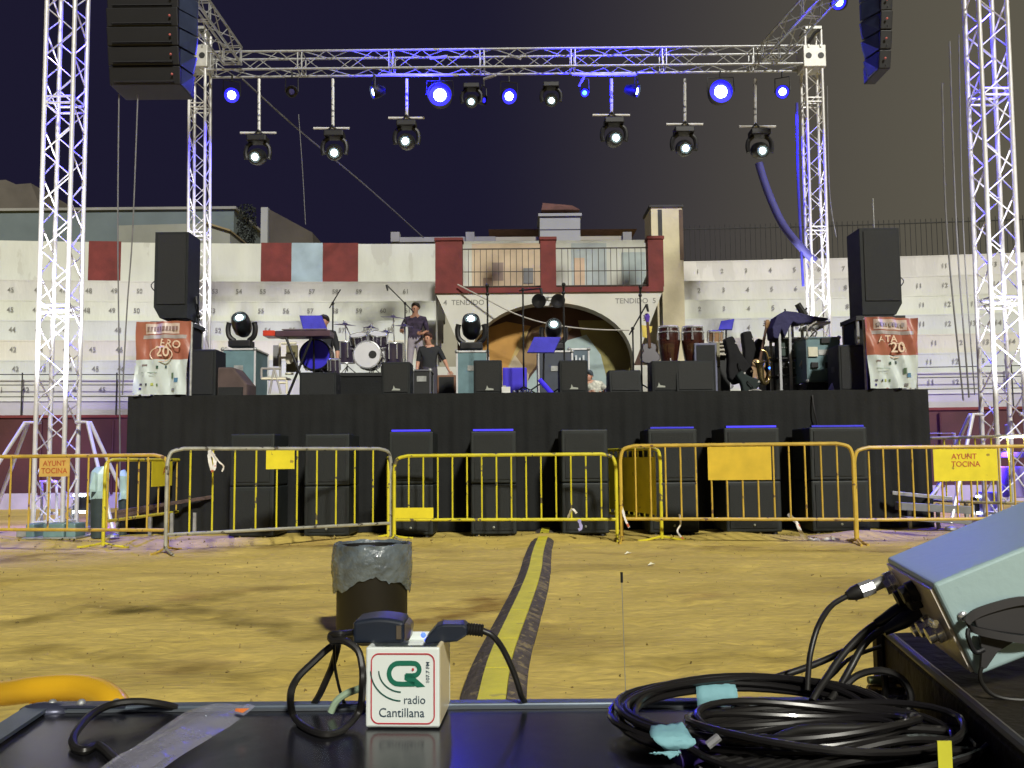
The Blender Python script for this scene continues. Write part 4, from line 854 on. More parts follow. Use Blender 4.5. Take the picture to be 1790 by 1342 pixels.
for a_, b_ in (((500, 590), (545, 688)), ((545, 590), (498, 688))):
    for yy in (KY + .04, KY + .3): q = MB(); q.cyl(at(a_[0], a_[1], yy), (at(b_[0], 680, yy).x, yy, DZ + .02), .02, n=8); q.build('leg', BLACKM, ks)
# blue bass drum and companions left of the kit
def drum(name, lab, px, py, Y, r, d, ax, shell, head, rim=CHROME, cat_='drum', parent=None, grp=None, z=None, lugs=8, legs=0):
    c = at(px, py, Y); 
    if z: c.z = z
    o = parent or thing(name, lab, cat_, c, grp); ax = Vector(ax).normalized()
    q = MB(); q.lathe([(r * .985, -d / 2), (r, -d / 2 + .02), (r, d / 2 - .02), (r * .985, d / 2)], c, 28, axis=ax); q.build('shell', shell, o, smooth=True)
    q = MB(); q.lathe([(.001, d / 2 + .004), (r * .94, d / 2 + .004), (r * .95, d / 2)], c, 28, axis=ax); q.build('drum_head', head, o)
    for s_ in (1, -1):
        q = MB(); e_ = ax * (d / 2 * s_); u = ax.orthogonal().normalized(); v = ax.cross(u); q.tube([c + e_ + (u * math.cos(t_) + v * math.sin(t_)) * r * 1.01 for t_ in [i * 6.283 / 24 for i in range(24)]], .013, 6, closed=True); q.build('hoop', rim, o, smooth=True)
    for i in range(lugs):
        t_ = 6.283 * (i + .5) / lugs; u = ax.orthogonal().normalized(); v = ax.cross(u); p = c + (u * math.cos(t_) + v * math.sin(t_)) * (r + .014); q = MB(); q.cyl(p + ax * d * .46, p - ax * d * (.46 if d < .3 else .1), .011, n=6); q.build('lug', CHROME, o)
    return o, c
RZ = at(640, 651, 15.8).z
rs = thing('drum_riser', 'low black riser under the drum kit', 'riser', (at(640, 650, 16).x, 16.2, DZ)); X0 = at(584, 650, 15.8).x; X1 = at(703, 650, 15.8).x
q = MB(); q.box((X0, 15.8, RZ - .06), (X1, 19.45, RZ)); q.build('top', BLACK, rs)
q = MB(); q.box((X0 + .01, 15.82, DZ + .002), (X1 - .01, 19.43, RZ - .062)); q.build('skirt', CLOTHK, rs)
KB = at(645, 622, 16.2)
kit = thing('drum_kit', 'chrome and white drum kit on the black riser', 'drum kit', (KB.x, 16.5, RZ)); DS = mat('drum_shell_dark', (.05, .04, .07), .2, .1, .2, 5, coat=.6); HD = mat('drum_head_white', (.68, .68, .72), .4, 0, .06, 4)
kd = thing('x', None, None) if 0 else None
def kd_(nm, px, py, Y, r, d, ax, head=HD, shell=DS, lugs=8):
    h = bpy.data.objects.new(nm, None)
    c = at(px, py, Y); ax = Vector(ax).normalized(); q = MB(); q.lathe([(r * .985, -d / 2), (r, -d / 2 + .02), (r, d / 2 - .02), (r * .985, d / 2)], c, 26, axis=ax); sh = q.build(nm, shell, kit, smooth=True)
    q = MB(); q.lathe([(.001, d / 2 + .004), (r * .94, d / 2 + .004), (r * .95, d / 2)], c, 26, axis=ax); q.build('drum_head', head, sh)
    u = ax.orthogonal().normalized(); v = ax.cross(u)
    for s_ in (1, -1): q = MB(); e_ = ax * (d / 2 * s_); q.tube([c + e_ + (u * math.cos(t_) + v * math.sin(t_)) * r * 1.01 for t_ in [i * 6.283 / 24 for i in range(24)]], .014, 6, closed=True); q.build('hoop', CHROME, sh, smooth=True)
    for i in range(lugs): t_ = 6.283 * (i + .5) / lugs; p = c + (u * math.cos(t_) + v * math.sin(t_)) * (r + .014); q = MB(); q.cyl(p + ax * d * .46, p - ax * d * .25, .014, n=6); q.build('lug', CHROME, sh)
    bpy.data.objects.remove(h); return sh, c
b_, c_ = kd_('bass_drum', 645, 622, 16.2, .235, .42, (0, -1, 0), lugs=10)
q = MB(); q.lathe([(.001, .006), (.068, .006), (.07, 0)], c_ + Vector((.095, -.215, 0)), 18, axis=(0, -1, 0)); q.build('port_hole', BLACK, b_)
kd_('rack_tom', 628, 596, 16.4, .15, .22, (-.1, -.45, 1)); kd_('rack_tom', 661, 594, 16.4, .16, .22, (.1, -.45, 1)); kd_('floor_tom', 604, 616, 16.5, .16, .38, (0, -.1, 1), BLUEG); kd_('floor_tom', 689, 618, 16.5, .17, .38, (0, -.1, 1)); kd_('snare_drum', 616, 604, 16.9, .14, .14, (0, -.2, 1), BLUEG)
CY = mat('cymbal_bronze', (.16, .13, .34), .3, .8, .2, 12)
for px, py, r, Y in ((603, 567, .20, 16.6), (687, 554, .23, 17.0), (706, 569, .17, 16.7), (648, 572, .14, 16.9), (674, 580, .15, 16.6)):
    c = at(px, py, Y); q = MB(); q.lathe([(.001, .035), (.035, .03), (.05, .012), (r, -.008), (r, -.014), (.02, .0)], c, 26, axis=(.08, -.12, 1)); cy_ = q.build('cymbal', CY, kit, smooth=True)
    q = MB(); q.cyl((c.x + .05, Y, RZ + .1), c + Vector((0, 0, .06)), .011, n=6); q.build('cymbal_stand', CHROME, kit)
    for k in range(3): a_ = k * 2.094; q = MB(); q.cyl((c.x + .05, Y, RZ + .2), (c.x + .05 + .22 * math.cos(a_), Y + .22 * math.sin(a_), RZ + .01), .009, n=5); q.build('stand_leg', CHROME, kit)
for a_, b2 in (((640, 590), (652, 565)), ((655, 600), (640, 575)), ((667, 606), (690, 560)), ((612, 585), (600, 560)), ((632, 580), (662, 576))):
    q = MB(); q.cyl(at(a_[0], a_[1], 16.5), at(b2[0], b2[1], 16.6), .012, n=6); q.build('hardware_arm', CHROME, kit)
q = MB(); q.lathe([(.001, .0), (.16, .0), (.17, .04), (.15, .08), (.001, .09)], at(668, 628, 17.4), 18); q.cyl(at(668, 628, 17.4), (at(668, 628, 17.4).x, 17.4, RZ), .025); q.build('stool', BLACK, kit, smooth=True)
q = MB(); pts = [at(672, 598, 16.9), at(676, 610, 16.85), at(684, 626, 16.8)]; q.tube(cat(pts, 4), [.05, .055, .06, .065, .07, .07, .06, .05, .04], 10); q.build('wooden_shaker', mat('orange_wood', (.42, .20, .08), .5), kit, smooth=True)
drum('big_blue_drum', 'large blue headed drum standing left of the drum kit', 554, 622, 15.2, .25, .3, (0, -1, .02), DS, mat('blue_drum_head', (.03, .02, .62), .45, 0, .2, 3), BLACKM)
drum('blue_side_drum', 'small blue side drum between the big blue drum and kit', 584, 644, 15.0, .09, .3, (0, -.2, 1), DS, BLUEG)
dz = thing('drum_stand', 'thin metal stand below the big blue drum', 'drum stand', (at(556, 680, 15.2).x, 15.2, DZ)); c = at(554, 645, 15.2)
for k, dx in enumerate((-.2, .22)): q = MB(); q.cyl((c.x + dx, 15.1, DZ + .01), (c.x - dx * .4, 15.2, c.z + .02), .014, n=6); q.build('leg', STEEL, dz)
q = MB(); q.cyl((c.x - .2, 15.15, c.z + .02), (c.x + .2, 15.15, c.z + .02), .014, n=6); q.build('cross_bar', STEEL, dz)
# low dark cabinets beneath the drum
cabinet('low_cabinet', 'low wide dark cabinet below the big blue drum', 523, 650, 588, 690, 14.0, .4, z0=DZ)
# white chair and pale metal stand left of keyboard
WM = mat('white_metal_paint', (.85, .80, .62), .4, 0, .1, 6); WMG = mat('greyish_white_paint', (.42, .40, .38), .5)
o = thing('folding_table', 'pale folding frame lit brightly under the keyboard', 'folding frame', (at(500, 640, 15.2).x, 15.2, DZ))
Yq = 15.2
for a_, b2, m in (((489, 600), (489, 640), WM), ((492, 600), (518, 600), WM), ((540, 601), (567, 601), WM), ((489, 625), (508, 625), WM), ((490, 625), (490, 660), WMG), ((499, 653), (513, 653), WM)): q = MB(); q.cyl(at(a_[0], a_[1], Yq), at(b2[0], b2[1], Yq), .02, n=8); q.build('frame_tube', m, o)
q = MB(); X0, Z0, X1, Z1 = pbox(500, 636, 513, 619, Yq - .1); q.prism([(X0, Z1), (X1, Z1), (X1, Z0 + .04), (X1 - .03, Z0), (X0 + .03, Z0), (X0, Z0 + .04)][::-1], Yq - .14, Yq - .1); q.build('white_towel', WM, o)
q = MB(); X0, Z0, X1, Z1 = pbox(500, 650, 520, 603, Yq + .2); q.box((X0, Yq + .2, min(Z0, Z1)), (X1, Yq + .24, max(Z0, Z1))); q.build('back_panel', mat('olive_panel', (.20, .18, .09), .8), o)
q = MB(); X0, Z0, X1, Z1 = pbox(477, 640, 488, 603, Yq + .2); q.box((X0, Yq + .2, min(Z0, Z1)), (X1, Yq + .24, max(Z0, Z1))); q.build('side_panel', mat('grey_panel', (.22, .22, .22), .8), o)
o = thing('folding_chair', 'pale folding chair at the front left of the stage', 'chair', (at(480, 680, 13.6).x, 13.6, DZ)); Yq = 13.6
for a_, b2, m, nm in (((457, 644), (491, 644), WMG, 'backrest_rail'), ((457, 644), (457, 662), WMG, 'backrest_post'), ((457, 662), (500, 662), WM, 'seat_rail'), ((479, 644), (471, 688), WMG, 'leg'), ((480, 646), (491, 688), WMG, 'leg'), ((501, 664), (501, 688), WM, 'leg'), ((488, 669), (501, 669), WM, 'stretcher')): q = MB(); A_ = at(a_[0], a_[1], Yq); B_ = at(b2[0], b2[1], Yq); B_.z = max(B_.z, DZ + .015); q.cyl(A_, B_, .017, n=8); q.build(nm, m, o)
q = MB(); A_ = at(458, 661, Yq); B_ = at(499, 661, Yq); q.box((A_.x, Yq, A_.z), (B_.x, Yq + .35, A_.z + .02)); q.build('seat', WMG, o)

# congas, timbale, boxes
CS = mat('conga_wood', (.045, .013, .009), .22, 0, .35, 4, stretch=(1, 1, 7), coat=.7)
def conga(lab, x0, x1, y0):
    Y = 14.6; A_ = at(x0, y0, Y); B_ = at(x1, y0, Y); cx = (A_.x + B_.x) / 2; r = (B_.x - A_.x) / 2; zt = A_.z; zb_ = zt - .80
    o = thing('conga_drum', lab, 'conga drum', (cx, Y, zb_), 'conga drums')
    q = MB(); q.lathe([(r * .55, 0), (r * .62, .12), (r * .86, .35), (r * 1.02, .55), (r * .98, .68), (r * .86, .79)], (cx, Y, zb_), 24); q.build('shell', CS, o, smooth=True)
    q = MB(); q.lathe([(r * .87, .79), (r * .86, .806), (.001, .812)], (cx, Y, zb_), 24); q.build('drum_head', mat('conga_skin', (.5, .46, .62), .5), o)
    for zz in (.775, .70): q = MB(); q.tube([(cx + r * (.9 if zz > .75 else .99) * math.cos(t_), Y + r * (.9 if zz > .75 else .99) * math.sin(t_), zb_ + zz) for t_ in [i * 6.283 / 24 for i in range(24)]], .012, 6, closed=True); q.build('hoop', CHROME, o, smooth=True)
    for i in range(6): t_ = i * 6.283 / 6 + .3; q = MB(); q.tube([(cx + r * .97 * math.cos(t_), Y + r * .97 * math.sin(t_), zb_ + .79), (cx + r * 1.06 * math.cos(t_), Y + r * 1.06 * math.sin(t_), zb_ + .70), (cx + r * 1.05 * math.cos(t_), Y + r * 1.05 * math.sin(t_), zb_ + .57)], [.012, .012, .02], 7); q.build('lug', CHROME, o, smooth=True)
    for k in range(3): t_ = k * 2.094 + .5; q = MB(); q.cyl((cx + r * .7 * math.cos(t_), Y + r * .7 * math.sin(t_), zb_ + .3), (cx + .26 * math.cos(t_), Y + .26 * math.sin(t_), DZ + .01), .012); q.build('stand_leg', CHROME, o)
conga('left of two dark wooden conga drums with chrome lugs', 1149, 1188, 571); conga('right of two dark wooden conga drums with chrome lugs', 1191, 1230, 571)
drum('timbale', 'small wooden drum with blue head above the grey amplifier', 1250, 588, 14.7, .11, .17, (0, -.25, 1), mat('light_drum_wood', (.40, .24, .13), .4), BLUEG)
cabinet('amplifier', 'grey amplifier box under the small timbale', 1214, 599, 1253, 632, 14.4, .4, 'amplifier', m=mat('grey_amp', (.15, .16, .24), .6), z0=DZ)
o = thing('percussion_rack', 'stack of cream steps and shelves right of the amplifier', 'rack', (at(1264, 640, 14.6).x, 14.6, DZ))
for i, y in enumerate((597, 603, 610, 618)): slab(1258, y, 1276 - (i % 2) * 3, y + 2.6, 14.6, .3, 'shelf', mat('cream_plastic', (.5, .46, .38), .5), o, .004)
slab(1252, 598, 1258, 640, 14.6, .3, 'side_panel', mat('olive_wood', (.24, .22, .14), .6), o, .004)
X0, Z0, X1, Z1 = pbox(1259, 640, 1275, 622, 14.7); q = MB(); q.box((X0, 14.7, DZ), (X1, 15., max(Z0, Z1))); q.build('base', BLACK, o)
# string instruments
def guitar(lab, name, px, ytop, pb, yb, Y, body_m, r=.16, lean=0, hs=None):
    T_ = at(px, ytop, Y + .1); B_ = at(pb, yb, Y); o = thing(name, lab, 'guitar', B_ - Vector((0, 0, r))); ax = (T_ - B_).normalized(); sd = ax.cross(Vector((0, 1, 0))).normalized()
    q = MB(); vs = []; prof = [(0, -.0), (.55, .06), (.95, .35), (1., .7), (.85, 1.0), (.62, 1.3), (.72, 1.6), (.66, 1.95), (.3, 2.15), (0, 2.1)]
    pl_ = [(sd * a_ + ax * (b_ - .8)) * r for a_, b_ in prof] + [(-sd * a_ + ax * (b_ - .8)) * r for a_, b_ in prof[-2:0:-1]]; n = len(pl_); yv = Vector((0, .035, 0))
    q.add([B_ + p - yv for p in pl_] + [B_ + p + yv for p in pl_], [tuple(range(n)), tuple(reversed(range(n, 2 * n)))] + [(i, i + n, (i + 1) % n + n, (i + 1) % n) for i in range(n)]); q.build('body', body_m, o, bevel=.01)
    q = MB(); q.tube([B_ + ax * r * .8 - yv, T_ - yv - ax * .12], [.026, .02], 6); q.build('neck', mat('neck_wood', (.10, .05, .03), .4), o)
    q = MB(); q.tube([T_ - yv - ax * .13, T_ - yv - ax * .05, T_ - yv], [.022, .045, .028], 6); q.build('headstock', hs or body_m, o)
    for k in range(3): q = MB(); p = T_ - yv - ax * (.03 + .035 * k) + sd * .045; q.ball(p, .013, n=8); q.build('tuning_peg', CHROME, o)
    return o
guitar('dark violet bass guitar standing beside the microphone stand', 'bass_guitar', 1130, 549, 1136, 622, 13.7, mat('violet_lacquer', (.014, .006, .022), .3, coat=.3), .15, hs=mat('violet_headstock', (.12, .06, .5), .4))
guitar('brown acoustic guitar standing in the dark instrument cluster', 'acoustic_guitar', 1341, 560, 1323, 650, 14.4, mat('amber_wood', (.30, .17, .06), .3, coat=.5), .15, hs=mat('amber_headstock', (.34, .2, .1), .4))
o = thing('yellow_ball_toy', 'yellow cloth hanging on the stand behind the bass guitar', 'cloth', at(1127, 578, 14.0)) if 0 else None
q = MB(); c = at(1130, 577, 14.0); q.add([c + Vector((-.07, 0, .08)), c + Vector((.09, 0, .06)), c + Vector((.08, .01, -.02)), c + Vector((-.0, -.01, -.12)), c + Vector((-.06, 0, -.1))] + [c + Vector((-.07, .02, .08)), c + Vector((.09, .02, .06)), c + Vector((.08, .03, -.02)), c + Vector((0, .01, -.12)), c + Vector((-.06, .02, -.1))], [(4, 3, 2, 1, 0), (5, 6, 7, 8, 9), (0, 1, 6, 5), (1, 2, 7, 6), (2, 3, 8, 7), (3, 4, 9, 8), (4, 0, 5, 9)]); q.build('yellow_cloth', mat('yellow_cloth', (.7, .55, .12), .8), label='small yellow cloth hanging behind the bass guitar neck', cat_='cloth')
def gcase(lab, pts, Y, r, m=None):
    P = [at(px, py, Y) for px, py in pts]; P[-1].z = max(P[-1].z, DZ + .1); o = thing('instrument_case', lab, 'instrument case', (P[-1].x, Y, DZ), 'dark instrument cases leaning together')
    rr_ = [r * k for k in (.45, .55, .6, .8, 1.1, 1.25, .9)]; pts_ = [P[0].lerp(P[-1], i / 6) for i in range(7)]; q = MB(); ax = (P[-1] - P[0]).normalized(); sd = ax.cross(Vector((0, 1, 0))).normalized(); yv = Vector((0, r * .55, 0)); vs = []
    pl_ = [p + sd * k for p, k in zip(pts_, rr_)] + [p - sd * k for p, k in reversed(list(zip(pts_, rr_)))]; n = len(pl_)
    q.add([p - yv for p in pl_] + [p + yv for p in pl_], [tuple(range(n)), tuple(reversed(range(n, 2 * n)))] + [(i, i + n, (i + 1) % n + n, (i + 1) % n) for i in range(n)]); q.build('shell', m or mat('case_leatherette', (.011, .011, .013), .7, 0, .3, 8, spec=.2), o, bevel=.03, seg=3)
    q = MB(); c = pts_[4] - yv - Vector((0, .01, 0)); q.tube([c - ax * .06, c - ax * .04 - Vector((0, .03, 0)), c + ax * .04 - Vector((0, .03, 0)), c + ax * .06], .009, 6); q.build('handle', BLACK, o)
    for k in (1, 5): q = MB(); q.cbox(pts_[k] + sd * rr_[k] * .8 - yv, (.03, .02, .03)); q.build('latch', CHROME, o)
gcase('leaning black guitar case, left one of the dark cluster', [(1272, 590), (1298, 668)], 14.2, .16)
gcase('black guitar case leaning left in the middle of the cluster', [(1303, 580), (1322, 672)], 14.7, .16)
gcase('short black case leaning right beside the acoustic guitar', [(1330, 594), (1300, 670)], 14.9, .15)
gcase('dark teal gig bag lying low in the instrument cluster', [(1290, 652), (1318, 690)], 14.0, .13, mat('teal_bag', (.012, .022, .022), .8))
flight_case('flight_case', 'black case in front of the man in the black shirt', 722, 647, 752, 690, 13.6, .5, z0=DZ, m=BLACK, edge=mat('dark_case_edge', (.10, .10, .12), .5))
cabinet('low_cabinet', 'low brown box beside the middle flight case', 764, 655, 797, 690, 15.6, .4, 'box', z0=DZ, m=mat('brown_crate', (.20, .10, .06), .7))
# brass instrument
o = thing('saxophone', 'curled brass saxophone in the instrument cluster', 'saxophone', at(1337, 660, 14.1)); BRS = mat('brass', (.60, .45, .20), .25, .9, .2, 9)
q = MB(); pts = cat([at(1331, 612, 14.1), at(1340, 616, 14.1), at(1345, 640, 14.1), at(1344, 662, 14.1), at(1337, 670, 14.05), at(1331, 660, 14.0), at(1329, 642, 13.95)], 5); n = len(pts); q.tube(pts, [.012 + .05 * (i / n) ** 2 for i in range(n)], 12); q.build('body_tube', BRS, o, smooth=True)
q = MB(); c = at(1328, 638, 13.93); q.lathe([(.05, -.04), (.07, .02), (.10, .06), (.09, .06), (.06, .02)], c, 18, axis=(-.1, -.3, 1)); q.build('bell', BRS, o, smooth=True)
for i in range(5): q = MB(); q.ball(at(1346, 625 + i * 8, 14.05), .018, n=8); q.build('key', BRS, o)
q = MB(); c = at(1345, 643, 14.0); q.ball(c, .016); q.build('blue_lamp', LEDB, label='tiny blue lamp glowing by the saxophone', cat_='small lamp')
o = thing('cable_tangle', 'pale cables heaped under the instrument cluster', 'cables', (at(1315, 680, 13.6).x, 13.6, DZ))
for k in range(6):
    q = MB(); c = Vector((at(1300 + k * 9, 680, 13.6).x, 13.6 + .04 * k, DZ + .02)); q.tube(cat([c + Vector((random.uniform(-.15, .15), random.uniform(-.1, .1), abs(random.gauss(0, .03)) + .01)) for _ in range(7)], 5), .010, 6); q.build('cable', [CABW, RUBBER, CAB_][k % 3], o, smooth=True)

# backline racks on the right
o = thing('equipment_rack', 'tall open rack draped with dark blue cloth', 'rack', (at(1385, 680, 14.2).x, 14.2, DZ)); Yr = 14.2
for px in (1362, 1380, 1402): A_ = at(px, 552, Yr); q = MB(); q.box((A_.x - .02, Yr, DZ), (A_.x + .02, Yr + .04, A_.z)); q.build('upright', ALUD, o, bevel=.004); q = MB(); q.box((A_.x - .02, Yr + .5, DZ), (A_.x + .02, Yr + .54, A_.z)); q.build('upright', ALUD, o, bevel=.004)
for i, y in enumerate((560, 590, 625, 655)): X0, Z0, X1, Z1 = pbox(1360, y, 1404, y, Yr); q = MB(); q.box((X0, Yr + .03, Z0 - .012), (X1, Yr + .5, Z0 + .012)); q.build('shelf', BLACK, o)
for i, (a_, b2, c2, d2) in enumerate(((1364, 593, 1378, 622), (1382, 600, 1400, 623), (1364, 630, 1378, 653), (1384, 632, 1400, 654), (1366, 660, 1398, 682))):
    X0, Z0, X1, Z1 = pbox(a_, d2, c2, b2, Yr + .1); q = MB(); q.box((X0, Yr + .1, min(Z0, Z1)), (X1, Yr + .4, max(Z0, Z1))); u = q.build('rack_unit', mat(['unit_green', 'unit_grey', 'unit_dark'][i % 3], [(.025, .05, .04), (.10, .11, .12), (.03, .03, .035)][i % 3], .5), o, bevel=.005)
    for k in range(3): q = MB(); q.ball((X0 + (X1 - X0) * (.25 + .25 * k), Yr + .095, (Z0 + Z1) / 2), .012, n=8); q.build('knob', STEEL, u)
q = MB(); pr_ = [(1352, 590), (1350, 572), (1358, 552), (1372, 543), (1392, 545), (1420, 552), (1448, 556), (1448, 559), (1415, 563), (1395, 566), (1386, 562), (1380, 572), (1372, 590), (1366, 575), (1360, 592)]
pp = [at(px, py, Yr - .05) for px, py in pr_]; q.prism([(p.x, p.z) for p in reversed(pp)], Yr - .06, Yr + .3); q.build('cloth_cover', mat('dark_blue_cover', (.03, .028, .10), .8, 0, .3, 3, .3, 14), o, bevel=.02)
for i, (a_, b2) in enumerate((((1394, 531), (1407, 552)), ((1372, 540), (1374, 552)), ((1410, 538), (1404, 550)))): q = MB(); q.cyl(at(*a_, Yr), at(*b2, Yr), .05 if i == 0 else .014, .06 if i == 0 else .014, n=8); q.build('rolled_case' if i == 0 else 'rod', BLACK, o, bevel=.0)
o = thing('small_mixer', 'grey mixer and cables on the racks at the right', 'mixer', at(1432, 572, 14.1)); slab(1424, 561, 1452, 565, 14.1, .4, 'top_panel', mat('mixer_grey', (.35, .36, .36), .5), o, .004); slab(1410, 568, 1440, 573, 14.0, .4, 'lower_panel', STEEL, o, .004)
for k in range(5): q = MB(); q.tube(cat([at(1404 + random.uniform(0, 30), 562 + k * 5, 13.95), at(1410 + random.uniform(-4, 26), 575 + k * 7, 13.9), at(1400 + random.uniform(0, 22), 600 + k * 8, 13.95), at(1398 + k * 4, 640 + k * 5, 13.95)], 5), .012, 6); q.build('cable', [CABW, CAB_, RUBBER][k % 3], o, smooth=True)
fc2 = flight_case('flight_case', 'large blue teal flight case with recessed handles at the right', 1412, 590, 1466, 666, 13.7, .55, edge=mat('dull_edge', (.10, .16, .18), .5))
for (a_, b2, c2, d2) in ((1435, 590, 1450, 600), (1443, 633, 1458, 643), (1418, 633, 1430, 643)):
    X0, Z0, X1, Z1 = pbox(a_, d2, c2, b2, 13.68); q = MB(); q.box((X0, 13.665, min(Z0, Z1)), (X1, 13.697, max(Z0, Z1))); q.build('handle', BLACKM, fc2, bevel=.006)
X0, Z0, X1, Z1 = pbox(1416, 622, 1432, 605, 13.6); q = MB(); q.box((X0, 13.67, min(Z0, Z1)), (X1, 13.695, max(Z0, Z1))); q.build('paper_label', mat('cream_paper', (.72, .70, .56), .8), fc2)
cabinet('low_cabinet', 'low black amplifier under the large blue teal flight case', 1410, 668, 1468, 690, 13.7, .5, z0=DZ)
o = thing('paper_bag', 'small crumpled white bag beside the right flight case', 'bag', (at(1459, 680, 13.2).x, 13.2, DZ)); q = MB(); c = at(1460, 680, 13.2); q.lathe([(.09, 0), (.10, .04), (.06, .12), (.025, .17), (.04, .22)], (c.x, 13.2, DZ), 9); q.build('bag', mat('grey_plastic', (.45, .45, .55), .5), o)
q = MB(); q.cyl(at(1460, 664, 13.2), at(1462, 656, 13.2), .012); q.build('knot', mat('grey_plastic', (.45, .45, .55)), o)
# blue box, small white box, foot lamps
cabinet('blue_crate', 'bright blue crate on the middle of the stage', 879, 642, 921, 690, 14.2, .4, 'crate', m=mat('blue_crate_plastic', (.05, .03, .66), .5, 0, .15, 4), z0=DZ, handles=False)
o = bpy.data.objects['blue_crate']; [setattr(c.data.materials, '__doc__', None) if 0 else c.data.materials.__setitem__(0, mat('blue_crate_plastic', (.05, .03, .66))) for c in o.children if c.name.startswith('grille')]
o = thing('small_white_box', 'small white box at the stage front below the blue crate', 'box', (at(885, 680, 12.75).x, 12.75, DZ)); X0, Z0, X1, Z1 = pbox(877, 686, 892, 674, 12.75); q = MB(); q.box((X0, 12.72, DZ), (X1, 12.83, DZ + .09)); q.build('box', mat('white_card', (.72, .72, .70), .7), o, bevel=.004); q = MB(); q.box((X0 + .02, 12.74, DZ + .092), (X0 + .06, 12.80, DZ + .11)); q.build('lid_clip', STEEL, o)
o = thing('guitar_pedals', 'row of small dark pedals left of the music stand legs', 'pedals', (at(905, 680, 12.8).x, 12.8, DZ))
for k in range(4): x = at(896 + k * 9, 684, 12.8).x; q = MB(); q.hexa([(x, 12.75, DZ), (x + .05, 12.75, DZ), (x + .05, 12.87, DZ), (x, 12.87, DZ), (x, 12.75, DZ + .02), (x + .05, 12.75, DZ + .02), (x + .05, 12.87, DZ + .055), (x, 12.87, DZ + .055)]); pd_ = q.build('pedal', BLACKM, o, bevel=.004); q = MB(); q.cyl((x + .025, 12.79, DZ + .03), (x + .025, 12.79, DZ + .045), .01); q.build('switch', CHROME, pd_)
q = MB(); q.cyl(at(944, 664, 13.1), at(965, 688, 12.95), .035, n=10); q.build('blue_tube_light', mat('blue_tube_plastic', (.06, .04, .6), .4, 0, .1, 5, emis=(.02, .01, .5), es=.6), label='slanting blue tube under the blue music stand', cat_='tube light')
q = MB(); q.tube(cat([at(1420, 690, 12.55), at(1424, 720, 12.5), at(1430, 745, 12.5), at(1431, 765, 12.45)], 5), .012, 6); q.build('hanging_cable', RUBBER, label='cable hanging down the stage skirt at the right', cat_='cable', smooth=True)
q = MB(); q.cyl(at(1528, 398, 13.2), at(1526, 347, 13.2), .008, n=6); q.build('thin_antenna', STEEL, label='thin rod rising from the right tall loudspeaker', cat_='antenna')

